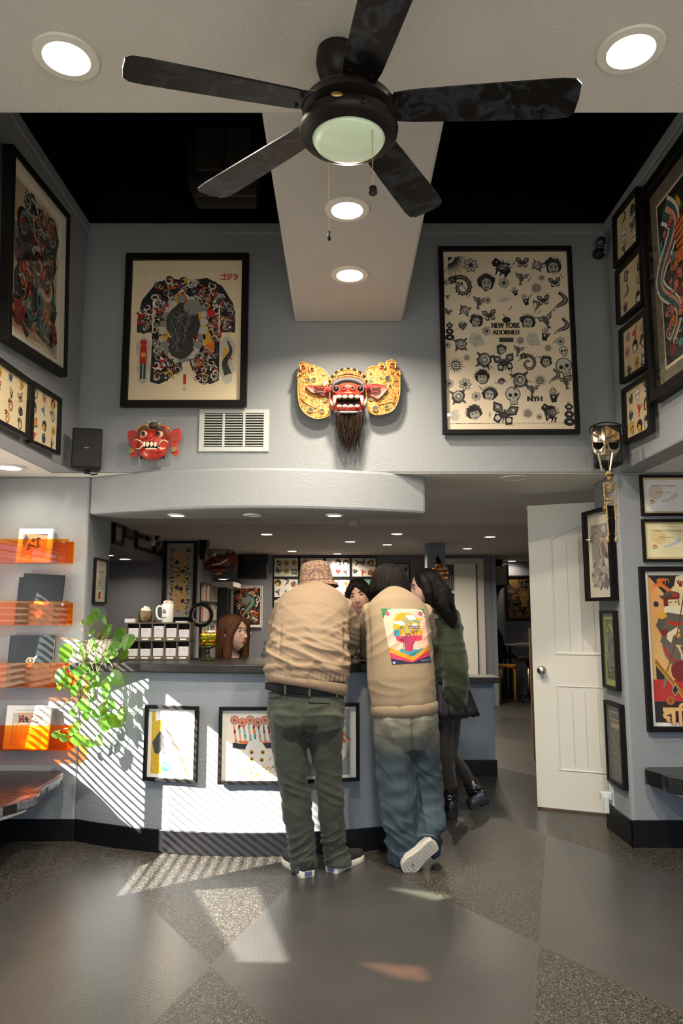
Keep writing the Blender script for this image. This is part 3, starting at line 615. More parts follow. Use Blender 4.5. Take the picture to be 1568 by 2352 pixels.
def art_flashsheet(A, w, h):
    r = A.r; r.seed(4)
    G_ = [(0, 0)]; 
    A.at(-w * .46, h * .47, .19 * w * 2.0); A.lv = 3
    for i in range(13):
        a = -math.pi / 2 * i / 12; A.poly([(.2 * math.cos(a - .07), .2 * math.sin(a - .07)), ((.5 if i % 2 else .42) * math.cos(a), (.5 if i % 2 else .42) * math.sin(a)), (.2 * math.cos(a + .07), .2 * math.sin(a + .07))], BK, up=False)
    A.poly([(0, 0)] + [(.2 * math.cos(-a), .2 * math.sin(-a)) for a in (0, .4, .8, 1.2, 1.57)], BK); A.poly([(0, 0)] + [(.15 * math.cos(-a), .15 * math.sin(-a)) for a in (0, .4, .8, 1.2, 1.57)], LG); A.poly([(0, 0)] + [(.08 * math.cos(-a), .08 * math.sin(-a)) for a in (0, .4, .8, 1.2, 1.57)], BK)
    # (x, y, size, kind) x,y in photo pixels on the sheet
    L = [(1088, 607, 50, 9), (1158, 612, 62, 11), (1207, 602, 38, 4), (1243, 608, 36, 0), (1278, 612, 56, 10), (1066, 660, 66, 6), (1123, 650, 54, 10), (1163, 650, 38, 9), (1203, 640, 44, 2), (1250, 638, 24, 3), (1280, 650, 36, 4), (1237, 663, 40, 3), (1028, 648, 26, 9), (1187, 670, 28, 8), (1033, 684, 18, 2), (1104, 697, 44, 2), (1125, 692, 26, 9), (1165, 694, 58, 14), (1210, 690, 36, 15), (1234, 708, 34, 5), (1252, 693, 36, 4), (1288, 698, 54, 5), (1033, 720, 22, 4), (1072, 716, 36, 0), (1128, 729, 40, 4), (1097, 742, 42, 10), (1036, 762, 46, 16), (1066, 753, 34, 7), (1215, 744, 48, 10), (1256, 742, 52, 2), (1290, 757, 48, 5), (1098, 786, 46, 17), (1060, 796, 44, 0), (1120, 765, 32, 9), (1196, 788, 30, 3), (1225, 785, 44, 17), (1252, 772, 42, 8), (1287, 790, 30, 9), (1030, 798, 24, 9), (1153, 810, 34, 10), (1190, 812, 36, 2), (1258, 806, 28, 3), (1293, 814, 34, 1), (1048, 846, 54, 3), (1073, 828, 24, 3), (1113, 834, 52, 0), (1158, 842, 60, 4), (1212, 842, 48, 6), (1252, 838, 38, 10), (1293, 852, 60, 1), (1107, 874, 48, 12), (1033, 888, 30, 9), (1068, 890, 42, 9), (1150, 884, 20, 12), (1192, 880, 56, 0), (1237, 882, 40, 3), (1268, 874, 40, 5), (1295, 886, 46, 2), (1052, 918, 48, 0), (1092, 918, 32, 9), (1122, 914, 46, 10), (1175, 918, 56, 1), (1218, 905, 42, 2), (1265, 915, 46, 8), (1042, 962, 34, 17), (1087, 958, 50, 12), (1153, 962, 74, 4), (1206, 958, 36, 3), (1232, 966, 22, 9), (1255, 955, 58, 11), (1299, 956, 56, 16)]
    cx, cy, sw = 1167, 785, 285.0
    for x, y, s_, k in L:
        A.at((x - cx) / sw * w, -(y - cy) / sw * w, s_ * .86 / sw * w, r.uniform(-.35, .35))
        if k == 14:
            for i in range(12): a = .3 + i * .22; A.stroke([(0, 0), (.5 * math.cos(a), .45 * math.sin(a) - .1)], .06, .01, LG)
        elif k == 15: A.hand(LG)
        elif k == 16:
            A.X = A.X[:3] + (0,)
            for i in range(6): A.circ(0, .45 - i * .18, .07 + .11 * (i % 2) + .02 * i, BK, 10, .7); A.circ(0, .45 - i * .18, .04 + .05 * (i % 2), LG, 8, .7)
        elif k == 17: A.blob(0, 0, .42, LG, 12, .3, 1.1); [A.stroke([(r.uniform(-.3, .3), r.uniform(-.4, .4)), (r.uniform(-.3, .3), r.uniform(-.4, .4))], .03, .01, GR) for _ in range(7)]
        else: A.motif(k, sr('55524e'), (sr('a8a498') if k in (10, 12) else LG), sr('6a6763'), sr('5a5754'))
    for i in range(42):
        x, y = r.uniform(1020, 1310), r.uniform(590, 975); A.at((x - cx) / sw * w, -(y - cy) / sw * w, 19 / sw * w, r.choice([.7, -.7, 0, 1.2])); A.dagger(DG)
    A.at(0, 0, w); A.lv = 20
    X = lambda x: (x - cx) / sw; Y = lambda y: -(y - cy) / sw
    A.rect(X(1130), Y(776), X(1196), Y(744), CR); [(A.text('NEW YORK', X(1163) + d_, Y(758), .046, BK, w=.225), A.text('ADORNED', X(1163) + d_, Y(774), .042, BK, w=.21)) for d_ in (0, .003, .006)]
    A.circ(X(1166), Y(739), .035, BK, 12, .7); A.rect(X(1148), Y(792), X(1180), Y(781), DG)
    A.text('NYA', X(1143), Y(890), .02, DG); [A.text('NYH', X(1222) + d_, Y(930), .042, BK) for d_ in (0, .004, .008)]; 
    A.text('New York Adorned', X(1165), Y(985.5), .007, BK); [A.rect(-.465 + k * .0166, Y(981), -.465 + k * .0166 + r.uniform(.006, .014), Y(981) + .004, DG) for k in range(56)]
def art_bigcolor(seed, base, cols, n=150):
    def f(A, w, h):
        r = A.r; r.seed(seed); A.lv = 1; A.X = (0, 0, 1, 0)
        A.rect(-w * .46, -h * .47, w * .46, h * .47, base)
        for i in range(n):
            s_ = min(w, h) * r.uniform(.12, .34); A.at(r.uniform(-.38, .38) * w, r.uniform(-.42, .42) * h, s_, r.uniform(0, 6.28)); A.lv = 2 + i % 9
            c = r.choice(cols); d = r.choice(cols); k = r.random()
            if k < .45: A.swirl(c, d, .5)
            elif k < .65:
                for j in range(7): A.stroke([(-.5, -.35 + .1 * j), (-.1, -.2 + .1 * j), (.2, -.35 + .1 * j), (.5, -.2 + .1 * j)], .05, .01, c)
            elif k < .8: A.dragon(c, d, RD)
            else: A.stroke([(.5 * math.sin(t), .5 - t / 6) for t in [q * .4 for q in range(16)]], .2, .05, c)
    return f
def art_flash(seed, nx, ny, cols=None, dens=1, pal=(RD, GN, OR, BL, DG)):
    def f(A, w, h):
        r = A.r; r.seed(seed)
        for i in range(nx):
            for j in range(ny):
                s_ = min(w / nx, h / ny) * .95 * dens; A.at(-w / 2 + w * (i + .5 + r.uniform(-.12, .12)) / nx, -h / 2 + h * (j + .5 + r.uniform(-.12, .12)) / ny, s_, r.uniform(-.5, .5))
                A.motif(r.randrange(14), r.choice(pal), r.choice([LG, WH, YE, PK]), r.choice(pal), r.choice([GN, TE, DG]))
    return f
# ================================================================ pictures on the high walls
PB = dict(Y=YB - .02)
quad_frame('black framed cream print of a black, grey and red bodysuit design on the upper wall', (293, 587), (573, 586), (567, 937), (279, 937), PB, bar=.042, depth=.035, mat=0, paper=sr('ead7b4'), art=art_bodysuit, cat='framed print')
quad_frame('black framed cream poster crowded with small black tattoo drawings', (1004, 571), (1307, 571), (1330, 998), (1017, 1000), PB, bar=.028, depth=.035, paper=sr('ead9bd'), art=art_flashsheet, cat='framed poster')
PLX = dict(X=XL + .02)
M['silver'] = nm('pale_champagne_fillet', (.55, .50, .42), .4)
quad_frame('huge framed print of swirling waves with a red bird high on the left wall', (6, 335), (146, 495), (130, 868), (-6, 775), PLX, bar=.035, depth=.05, mat=.045, art=art_bigcolor(11, sr('b9a88c'), [DG, BK, RD, TE, GR, LG, OR, DG, GR], 130), inner='silver', matc='mat')
M['matgrey'] = nm('grey_mat', (.3, .28, .24), .85)
quad_frame('black framed flash sheet at the left picture edge under the huge wave print', (-62, 785), (62, 875), (57, 1010), (-66, 948), PLX, bar=.022, depth=.03, paper=sr('d9c7a0'), art=art_flash(3, 4, 4))
quad_frame('small black framed flash sheet just above the left wall speaker', (64, 875), (131, 915), (126, 1047), (59, 1017), PLX, bar=.02, depth=.03, paper=sr('d9c7a0'), art=art_flash(4, 3, 4))
PRX = dict(X=XR - .02); grp = 'column of four flash sheets on the right upper wall'
for i, (a, b, c_, d, lab, nx, ny) in enumerate((((1415, 503), (1473, 430), (1480, 555), (1424, 615), 'topmost of the four stacked flash sheets, with red roses', 2, 3), ((1421, 628), (1481, 565), (1492, 690), (1431, 745), 'second from top of the four flash sheets, with a brown bird', 2, 3), ((1430, 762), (1492, 711), (1501, 841), (1439, 881), 'third from top of the four flash sheets, crowded with masks', 3, 3), ((1438, 897), (1499, 856), (1508, 990), (1445, 1021), 'lowest of the four flash sheets, right above the silver mask', 3, 3))):
    quad_frame(lab, a, b, c_, d, PRX, bar=.022, depth=.035, paper=sr('d3bf98'), art=art_flash(20 + i, nx, ny, pal=(RD, BL, DG, BR, DG)), group=grp)
def art_snake(A, w, h):
    r = A.r; r.seed(7); A.lv = 1; W, H = w * .5, h * .5
    for i in range(60): A.at(r.uniform(-W, W), r.uniform(-H, H), w * .1, r.uniform(0, 6)); A.swirl(sr('b5aa94'), sr('9d937f'), .5) if False else A.stroke([(.5 * math.cos(t), .5 * math.sin(t)) for t in (0, .8, 1.6, 2.4)], .12, .02, sr('9d937f'))
    A.at(0, 0, 1); A.lv = 5; A.rect(-W * .76, -H * .84, W * .76, H * .84, sr('d8cbb0')); A.rect(-W * .72, -H * .81, W * .72, H * .81, BK)
    for i in range(140):
        A.at(r.uniform(-.62, .62) * W, r.uniform(-.72, .72) * H, w * r.uniform(.08, .16), r.uniform(0, 6)); A.lv = 8 + i % 5
        k = i % 4
        if k == 0: A.rose(RD, PK, GN)
        elif k == 1: A.leaf(0, 0, .9, 0, r.choice([GN, sr('2f8f4f'), BR]))
        elif k == 2: A.blob(0, 0, .45, r.choice([YE, OR, DR, TE]), 8, .3)
        else: A.swirl(LG, OR, .4)
    A.at(0, 0, 1); A.lv = 17; P = [(-W * .45 + W * .32 * math.sin(t * .9), H * .7 - t * H * .125) for t in [q * .5 for q in range(22)]]
    A.stroke(P, .15, .05, WH); A.stroke(P, .11, .03, sr('3c6468'))
    A.stroke([(x + .015, y) for x, y in P], .03, .01, PK)
    A.blob(.1 * W, H * .3, .09, OR, 9, .3, 1.4)
    for k in range(5): A.stroke([(.1 * W - .07, H * .3 + .03 * k - .06), (.1 * W + .07, H * .3 + .04 * k - .06)], .01, .005, BK)
a = pt(1478, 452, X=XR - .02); b = pt(1511, 925, X=XR - .02); yy = (a.y + b.y) / 2
O = V((XR, yy - .36, (a.z + b.z) / 2)); frame('large framed print of a blue snake on red flowers at the right edge', O, (0, -1, 0), UP, .72, a.z - b.z, bar=.055, depth=.06, mat=.0, art=art_snake, paper=sr('6f6655'))
# ---- black plastic grille vent of the attic unit
def at_unit():
    r = thing('attic_air_unit', 'dark air unit with slatted grilles hanging in the black attic recess at the left', 'air conditioner', (-1.0, 4.0, 4.0))
    M['unit'] = nm('dark_unit_metal', (.012, .011, .010), .7); M['unit2'] = nm('brown_grille', (.07, .055, .04), .6)
    a, b = pt(432, 300, Y=4.1), pt(596, 300, Y=4.1); z1 = pt(500, 290, Y=4.1).z; zb = pt(500, 412, Y=4.1).z
    g = G(); g.box(a.x, b.x, 4.1, 4.22, zb, min(z1, 4.74)); ob('casing', g, M['unit'], r, bevel=.01)
    g = G(); g.loft([[V((a.x, 4.1, zb)), V((b.x, 4.1, zb)), V((b.x, 4.22, zb)), V((a.x, 4.22, zb))], [V((a.x + .05, 4.14, zb - .13)), V((b.x - .02, 4.14, zb - .13)), V((b.x - .02, 4.2, zb - .13)), V((a.x + .05, 4.2, zb - .13))]]); ob('drip_hood', g, M['unit'], r)
    for x0, x1 in ((452, 511), (517, 574)):
        p, q = pt(x0, 392, Y=4.09), pt(x1, 392, Y=4.09); zt = pt(500, 298, Y=4.09).z; g = G(); z = p.z
        while z < zt: g.box(p.x, q.x, 4.075, 4.095, z, z + .008); z += .017
        ob('grille', g, M['unit2'], r)
    p, q = pt(455, 455, Y=4.17), pt(590, 455, Y=4.17); g = G(); z = p.z
    for k in range(5): g.box(p.x, q.x, 4.10, 4.115, zb - .035 - .017 * k, zb - .028 - .017 * k)
    ob('grille', g, M['unit2'], r)
at_unit()
# ---- ceiling fan
def fan():
    cx, cy, zb = .022, 2.09, 2.882
    M['bronze'] = nm('dark_bronze_metal', (.010, .008, .007), .45, spec=.25)
    m = nm('marbled_blade_vinyl', (.010, .009, .009), .36, spec=.25)
    nt = m.node_tree; t = nt.nodes.new('ShaderNodeTexCoord'); n = nt.nodes.new('ShaderNodeTexNoise'); n.inputs['Scale'].default_value = 9; n.inputs['Detail'].default_value = 5; n.inputs['Distortion'].default_value = 1.2
    rr = nt.nodes.new('ShaderNodeValToRGB'); e = rr.color_ramp.elements; e[0].position = .50; e[0].color = (.006, .005, .005, 1); e[1].position = .60; e[1].color = (.035, .040, .050, 1); x = e.new(.68); x.color = (.006, .005, .005, 1)
    nt.links.new(t.outputs['Object'], n.inputs[0]); nt.links.new(n.outputs[0], rr.inputs[0]); nt.links.new(rr.outputs[0], nt.nodes['Principled BSDF'].inputs['Base Color'])
    r = thing('ceiling_fan', 'black five blade ceiling fan with marbled blades and a frosted bowl light', 'ceiling fan', (cx, cy, zb))
    ob('canopy', G().lathe([(.001, ZC), (.068, ZC), (.072, ZC - .045), (.062, ZC - .085), (.04, ZC - .11), (.02, ZC - .12), (.001, ZC - .12)], (cx - .035, cy + .12, 0), 36), M['bronze'], r, smooth=True, ang=50)
    ob('downrod', G().cyl((cx - .032, cy + .11, ZC - .11), (cx, cy, zb + .03), .013, n=16), M['bronze'], r, smooth=True)
    ob('motor_housing', G().lathe([(.001, .036), (.10, .036), (.136, .028), (.146, .014), (.143, -.004), (.12, -.016), (.09, -.02), (.088, -.034), (.001, -.034)], (cx, cy, zb), 44), M['bronze'], r, smooth=True, ang=50)
    ob('light_ring', G().lathe([(.001, -.032), (.12, -.032), (.148, -.044), (.153, -.06), (.150, -.074), (.138, -.086), (.115, -.094), (.112, -.088), (.001, -.088)], (cx, cy, zb), 48), M['bronze'], r, smooth=True, ang=50)
    M['bowl'] = nm('frosted_green_glass', (.42, .50, .38), .3, coat=.3, emit=(.75, .85, .55), estr=.3)
    ob('glass_bowl', G().lathe([(.112, -.090), (.104, -.102), (.08, -.113), (.045, -.120), (.001, -.122)], (cx, cy, zb), 40), M['bowl'], r, smooth=True)
    M['brass'] = nm('antique_brass', (.35, .24, .10), .4, 1)
    ob('maker_badge', G().ell((cx - .035, cy - .153, zb - .052), (.018, .003, .009)), M['brass'], r, smooth=True)
    ob('reverse_switch', G().ell((cx + .042, cy - .150, zb - .072), (.008, .005, .008), 12, 8), M['bronze'], r, smooth=True)
    for a, R, tip in ((-78, .68, 0), (-4, .70, 0), (62, .668, .0), (137.5, .70, 0), (200, .672, -.04)):
        A = math.radians(a); bl = G(); n = 12
        pts = []
        prof = [(.13, .050), (.18, .058), (.30, .063), (.45, .068), (.60, .072), (.64, .068), (.657, .05), (.66, .0)]
        L = [(x * R / .66, -w_) for x, w_ in prof] + [(x * R / .66, w_) for x, w_ in prof[::-1][1:]]
        Mx = Matrix.Translation((cx, cy, zb + .012)) @ Matrix.Rotation(A, 4, 'Z') @ Matrix.Rotation(math.radians(-11), 4, 'X') @ Matrix.Rotation(math.atan2(-tip, R), 4, 'Y')
        bl.prism(L, 0, .006, 0, Mx)
        b = ob('blade', bl, m, r, bevel=.001)
        Mi = Matrix.Translation((cx, cy, zb + .005)) @ Matrix.Rotation(A, 4, 'Z') @ Matrix.Rotation(math.radians(-11), 4, 'X') @ Matrix.Rotation(math.atan2(-tip, R), 4, 'Y')
        g = G(); g.prism([(.09, -.02), (.15, -.045), (.19, -.03), (.19, .03), (.15, .045), (.09, .02)], .013, .018, 0, Mi)
        for q in (-.03, .03): g.cyl(Mi @ V((.16, q, .0)), Mi @ V((.16, q, .02)), .005, n=10)
        ob('blade_iron', g, M['bronze'], b)
    for (px, py, zt, ln, kind) in ((755, 372, None, .40, 0), (854, 252, None, .345, 1)):
        if kind == 0: p0 = pt(755, 372, Z=zb - .10); p1 = pt(756, 535, Y=p0.y)
        else: p0 = pt(854, 256, Z=zb - .045); p1 = pt(856, 432, Y=p0.y - .0)
        g = G(); k = int((p0.z - p1.z) / .006)
        for i in range(k): g.ell((p0.x + (p1.x - p0.x) * i / k, p0.y, p0.z - .006 * i), .0021, 6, 4)
        ch = ob('pull_chain', g, M['brass'], r)
        if kind: ob('pull_knob', G().ell((p1.x, p1.y, p1.z - .008), (.015, .006, .018), 16, 10), M['bronze'], ch, smooth=True)
        else: ob('pull_knob', G().lathe([(.001, .008), (.004, .005), (.007, -.012), (.005, -.024), (.001, -.026)], p1, 14), M['bronze'], ch, smooth=True)
fan()
# ---- register vent
def vent():
    TL, BR = pt(458, 940, Y=YB - .01), pt(617, 1037, Y=YB - .01); m = nm('vent_enamel', (.50, .52, .50), .45); md = nm('vent_dark_inside', (.02, .02, .02), .9)
    x0, x1, z1, z0 = TL.x, BR.x, TL.z, BR.z; y = YB
    r = thing('wall_vent', 'white metal air vent grille in three louvred sections under the bodysuit print', 'air vent', ((x0 + x1) / 2, y, z0))
    g = G(); ix0, ix1, iz0, iz1 = x0 + .032, x1 - .035, z0 + .03, z1 - .025
    g.box(x0, ix0, y - .012, y, z0, z1); g.box(ix1, x1, y - .012, y, z0, z1); g.box(ix0, ix1, y - .012, y, z0, iz0); g.box(ix0, ix1, y - .012, y, iz1, z1)
    w_ = (ix1 - ix0 - .03) / 3
    for k in (1, 2): g.box(ix0 + k * w_ + (k - 1) * .015, ix0 + k * (w_ + .015), y - .012, y, iz0, iz1)
    ob('face_plate', g, m, r, bevel=.002); ob('duct_back', G().box(ix0, ix1, y - .002, y + .002, iz0, iz1), md, r)
    n = 13
    for k in range(3):
        g = G(); a = ix0 + k * (w_ + .015)
        for i in range(n):
            z = iz0 + (iz1 - iz0) * (i + .5) / n; g.box(-w_ / 2, w_ / 2, -.006, .006, -.0012, .0012, 0, Matrix.Translation((a + w_ / 2, y - .008, z)) @ Matrix.Rotation(math.radians(40), 4, 'X'))
        ob('louvres', g, m, r)
    for x in (x0 + .012, x1 - .012): ob('screw', G().cyl((x, y - .014, (z0 + z1) / 2), (x, y - .01, (z0 + z1) / 2), .003, n=10), M['chrome'], r)
vent()
# ---- speakers
def speaker(x0, x1, y0, y1, Y, label, yaw):
    a, b = pt(x0, y0, Y=Y), pt(x1, y1, Y=Y); w_, h_ = b.x - a.x, a.z - b.z; cx = (a.x + b.x) / 2
    r = thing('wall_speaker', label, 'speaker', (cx, Y, b.z)); Mx = Matrix.Translation((cx, Y, b.z)) @ Matrix.Rotation(yaw, 4, 'Z')
    W = w_ / 2; g = G(); g.prism([(-W, 0), (W, 0), (W * .75, .12), (-W * .75, .12)], 0, h_, 0, Mx); ob('cabinet', g, M['plastic'], r, bevel=.008)
    gm = nm('speaker_grille_cloth', (.012, .012, .012), .7, bump=.8, bscale=900, bdet=0)
    g = G(); g.box(-W * .9, W * .9, -.008, .001, .012, h_ - .012, 0, Mx); ob('grille', g, gm, r, bevel=.004)
    g = G(); g.box(-.012, .012, -.0095, -.008, h_ * .49, h_ * .49 + .008, 0, Mx); ob('badge', g, nm('grey_badge', (.12, .12, .12), .4, 1), r)
    g = G(); g.cyl(Mx @ V((0, .05, -.022)), Mx @ V((0, .05, .0)), .016, n=16); g.tube([Mx @ V((0, .05, -.015)), Mx @ V((.03, .09, -.02)), Mx @ V((.05, .14, -.005))], .004, 8); ob('swivel_bracket', g, M['plastic'], r, smooth=True, ang=40)
speaker(168, 231, 983, 1076, 4.26, 'black loudspeaker in the upper left corner by the small red mask', math.radians(12))
speaker(1362, 1430, 976, 1068, 4.28, 'black loudspeaker in the upper right corner behind the silver face mask', math.radians(-8))
# ---- webcam
def webcam():
    p = pt(1380, 555, Y=4.42); q = pt(1375, 582, Y=4.46); m = nm('camera_gloss', (.03, .03, .035), .12, coat=.5)
    r = thing('security_camera', 'round black indoor camera on a ball mount in the upper right corner', 'security camera', (q.x, YB, q.z))
    ob('camera_head', G().ell(p, .032, 24, 14), m, r, smooth=True); ob('lens', G().cyl(p + V((0, -.031, -.002)), p + V((0, -.034, -.002)), .012, n=20), M['blackgloss'], r, smooth=True, ang=40)
    ob('mount', G().ell((q.x, q.y, q.z), (.038, .035, .038), 20, 12), M['plastic'], r, smooth=True)
    ob('stem', G().cyl(p, q, .006, n=10), M['chrome'], r, smooth=True)
    ob('cable', G().tube(crv([pt(1381, 512, Y=YB - .01), pt(1379, 528, Y=YB - .012), pt(1384, 545, Y=YB - .02), pt(1390, 560, Y=4.45), pt(1392, 575, Y=4.44), pt(1386, 580, Y=4.43), pt(1378, 576, Y=4.44)]), .0028, 8), M['white'], r, smooth=True)
webcam()
# ================================================================ masks
def cropper(x0, y0, k, Y): return lambda cx, cy, d=0: pt(x0 + cx / k, y0 + cy / k, Y=Y - d)
def slab(P, f, d0, d1, g=None, mi=0):
    g = g or G(); g.loft([[f(x, y, d0) for x, y in P], [f(x, y, d1) for x, y in P]], mi); return g
def smooth_poly(P, n=4):
    out = []; k = len(P)
    for i in range(k):
        p0, p1, p2, p3 = P[i - 1], P[i], P[(i + 1) % k], P[(i + 2) % k]
        for j in range(n):
            t = j / n; q = []
            for a in (0, 1): q.append(.5 * ((2 * p1[a]) + (-p0[a] + p2[a]) * t + (2 * p0[a] - 5 * p1[a] + 4 * p2[a] - p3[a]) * t * t + (-p0[a] + 3 * p1[a] - 3 * p2[a] + p3[a]) * t ** 3))
            out.append(tuple(q))
    return out
def gold_mat(name, c1, c2, sc=90):
    m = nm(name, c1, .38, .6); nt = m.node_tree; b = nt.nodes['Principled BSDF']; t = nt.nodes.new('ShaderNodeTexCoord')
    n = nt.nodes.new('ShaderNodeTexNoise'); n.inputs['Scale'].default_value = sc; n.inputs['Detail'].default_value = 1.5; n.inputs['Distortion'].default_value = 1.5
    r = nt.nodes.new('ShaderNodeValToRGB'); r.color_ramp.elements[0].position = .46; r.color_ramp.elements[0].color = (*c2, 1); r.color_ramp.elements[1].position = .52; r.color_ramp.elements[1].color = (*c1, 1)
    bp = nt.nodes.new('ShaderNodeBump'); bp.inputs['Strength'].default_value = .8; bp.inputs['Distance'].default_value = .004
    nt.links.new(t.outputs['Object'], n.inputs[0]); nt.links.new(n.outputs[0], r.inputs[0]); nt.links.new(r.outputs[0], b.inputs['Base Color']); nt.links.new(n.outputs[0], bp.inputs['Height']); nt.links.new(bp.outputs[0], b.inputs['Normal'])
    return m
M['filigree'] = gold_mat('carved_gold_filigree', (.72, .40, .10), (.28, .06, .02), 130)
M['gold'] = nm('gold_leaf', (.80, .48, .12), .32, .75, bump=.3, bscale=60)
M['red'] = nm('red_lacquer', (.50, .035, .02), .32, coat=.3, bump=.15, bscale=25)
M['dred'] = nm('dull_red_paint', (.30, .05, .035), .5)
M['ivory'] = nm('ivory_teeth', (.80, .70, .50), .35)
M['mirror'] = nm('small_mirror_disc', (.85, .82, .75), .12, 1)
M['hair'] = nm('dark_brown_horsehair', (.016, .008, .004), .6, spec=.2)
def gold_mask():
    f = cropper(670, 800, 6.03, 4.42); c = f(780, 640)
    r = thing('barong_mask', 'large gold winged mask with red fanged face and dark hair beard on the upper wall', 'mask', (c.x, YB, f(0, 900).z))
    wings = [[(105, 200), (160, 180), (225, 212), (245, 228), (300, 225), (335, 250), (400, 268), (470, 318), (515, 390), (525, 520), (530, 700), (528, 870), (500, 945), (430, 970), (340, 980), (230, 940), (150, 870), (100, 770), (80, 600), (82, 450), (76, 330), (103, 300)],
             [(1040, 285), (1100, 245), (1190, 235), (1205, 205), (1250, 193), (1300, 215), (1315, 172), (1390, 153), (1450, 195), (1462, 290), (1503, 312), (1500, 430), (1495, 640), (1445, 800), (1370, 885), (1200, 928), (1100, 905), (1052, 840), (1032, 700), (1012, 450), (1015, 350)]]
    for wi, P in enumerate(wings):
        Q = smooth_poly(P, 3); cxm = 300 if wi == 0 else 1260
        g = G(); n = len(Q)
        g.loft([[f(x, y, -.02) for x, y in Q], [f(x, y, .005) for x, y in Q], [f(cxm + (x - cxm) * .93, 580 + (y - 580) * .95, .016) for x, y in Q], [f(cxm + (x - cxm) * .4, 580 + (y - 580) * .4, .022) for x, y in Q]])
        w = ob('wing', g, M['filigree'], r, smooth=True, ang=40)
        ob('wing_rim', G().tube([f(cxm + (x - cxm) * .985, 580 + (y - 580) * .985, .012) for x, y in Q + Q[:1]], .0035, 6), M['gold'], w, smooth=True)
    def spiral(cx, cy, R, turn, s0, w=.006):
        return G().tube([f(cx + R * (1 - t * .75) * math.cos(s0 + turn * t), cy + R * (1 - t * .75) * math.sin(s0 + turn * t), .026) for t in [i / 20 for i in range(21)]], [w * (1 - .5 * i / 20) for i in range(21)], 8)
    for cx, cy, R, tn, s0 in ((165, 260, 55, 5, 2.2), (285, 290, 45, 5, 2.4), (1385, 235, 62, -5, .8), (1245, 260, 48, -5, .6), (1470, 350, 34, -4, .8), (110, 370, 34, 4, 2.3)):
        ob('scroll', spiral(cx, cy, R, tn, s0, .008), M['gold'], r, smooth=True)
        ob('scroll_inlay', G().ell(f(cx, cy + 10, .017), (R / 6.03 * .0026 * .5, .004, R / 6.03 * .0026 * .8)), M['dred'], r, smooth=True)
    for P in ([(130, 700), (200, 760), (330, 830), (390, 780), (385, 700)], [(1440, 650), (1400, 730), (1290, 760), (1200, 780), (1180, 740)]):
        ob('carved_vine', G().tube([f(x, y, .024) for x, y in P], .003, 6), M['gold'], r, smooth=True)
    for x, y, R in ((225, 443, 28), (310, 435, 28), (455, 487, 32), (455, 715, 28), (262, 852, 32), (420, 862, 30), (1090, 467, 32), (1235, 412, 18), (1325, 418, 38), (1092, 342, 15), (1360, 520, 18), (1100, 700, 26), (1155, 832, 36), (1312, 815, 28), (205, 665, 12), (445, 360, 14), (1270, 680, 12), (1435, 440, 14), (1385, 330, 14), (1400, 745, 14), (1180, 700, 10)):
        p = f(x, y, .0235); R2 = R / 6.03 * .0026
        ob('mirror_disc', G().cyl(p, p + V((0, -.004, 0)), R2, n=20), M['mirror'], r); ob('mirror_bezel', G().torus(p + V((0, -.003, 0)), R2 * 1.12, .002, 'y', 20, 6), M['gold'], r, smooth=True)
    # crown
    rings = []
    for rad, d in ((1.0, .0), (1.0, .05), (.93, .075), (.80, .09), (.68, .085), (.60, .06)):
        rings.append([f(780 + 255 * math.cos(a) * (1 if rad > .9 else 1.0) * (1 - (1 - rad) * .35), 510 - 225 * rad * math.sin(a) ** .9 if math.sin(a) > 0 else 510, d * (1 - .35 * abs(math.cos(a)))) for a in [math.pi * i / 24 for i in range(25)]])
    g = G(); g.loft(rings, 0, False, False); ob('crown', g, M['filigree'], r, smooth=True, ang=60)
    for k in range(13):
        a = math.pi * (.1 + .8 * k / 12); x, y = 780 + 225 * math.cos(a), 510 - 170 * math.sin(a)
        ob('crown_drop', G().ell(f(x, y, .088 * (1 - .3 * abs(math.cos(a)))), (.0045, .003, .011 if k % 2 == 0 else .007), 10, 8), M['mirror'], r, smooth=True)
    for rr_, y0 in ((.56, .072),):
        ob('crown_band', G().tube([f(780 + 245 * math.cos(a), 515 - 130 * math.sin(a), .085 * (1 - .35 * abs(math.cos(a)))) for a in [math.pi * (.05 + .9 * i / 20) for i in range(21)]], .006, 8), M['gold'], r, smooth=True)
    for k in range(17):
        a = math.pi * (.06 + .88 * k / 16); ob('crown_tip', G().ell(f(780 + 255 * math.cos(a), 505 - 215 * math.sin(a), .055), (.009, .006, .012), 10, 6), M['gold'] if k % 2 else M['black'], r, smooth=True)
    # face
    g = G(); g.ell(f(780, 620, .03), (.098, .075, .062), 28, 16); g.ell(f(780, 560, .07), (.062, .045, .033), 20, 12); g.ell(f(780, 655, .07), (.088, .055, .022), 24, 12); g.ell(f(780, 850, .05), (.078, .055, .026), 24, 12); g.ell(f(590, 760, .03), (.028, .04, .05)); g.ell(f(970, 760, .03), (.028, .04, .05))
    o = ob('face', g, M['red'], r, smooth=True); md = o.modifiers.new('r', 'REMESH'); md.mode = 'VOXEL'; md.voxel_size = .003; md.use_smooth_shade = True; sm = o.modifiers.new('s', 'SMOOTH'); sm.iterations = 4
    g = G(); g.box(f(610, 0).x, f(955, 0).x, 4.42 - .098, 4.42 - .03, f(0, 775).z, f(0, 700).z); ob('mouth_opening', g, M['black'], r, bevel=.01)
    for x in (612, 948):
        ob('eye', G().ell(f(x, 565, .085), (.020, .02, .020)), M['blackgloss'], r, smooth=True); ob('eye_rim', G().torus(f(x, 565, .095), .021, .004, 'y', 24, 6), M['dred'], r, smooth=True)
    for x in (717, 843): ob('nostril', G().torus(f(x, 550, .115), .011, .004, 'y', 20, 8), M['dred'], r, smooth=True); ob('nostril_hole', G().ell(f(x, 550, .110), (.009, .006, .008)), M['black'], r)
    ob('nose_ridge', G().tube([f(780, 500, .115), f(780, 595, .125)], .0025, 6), M['gold'], r, smooth=True)
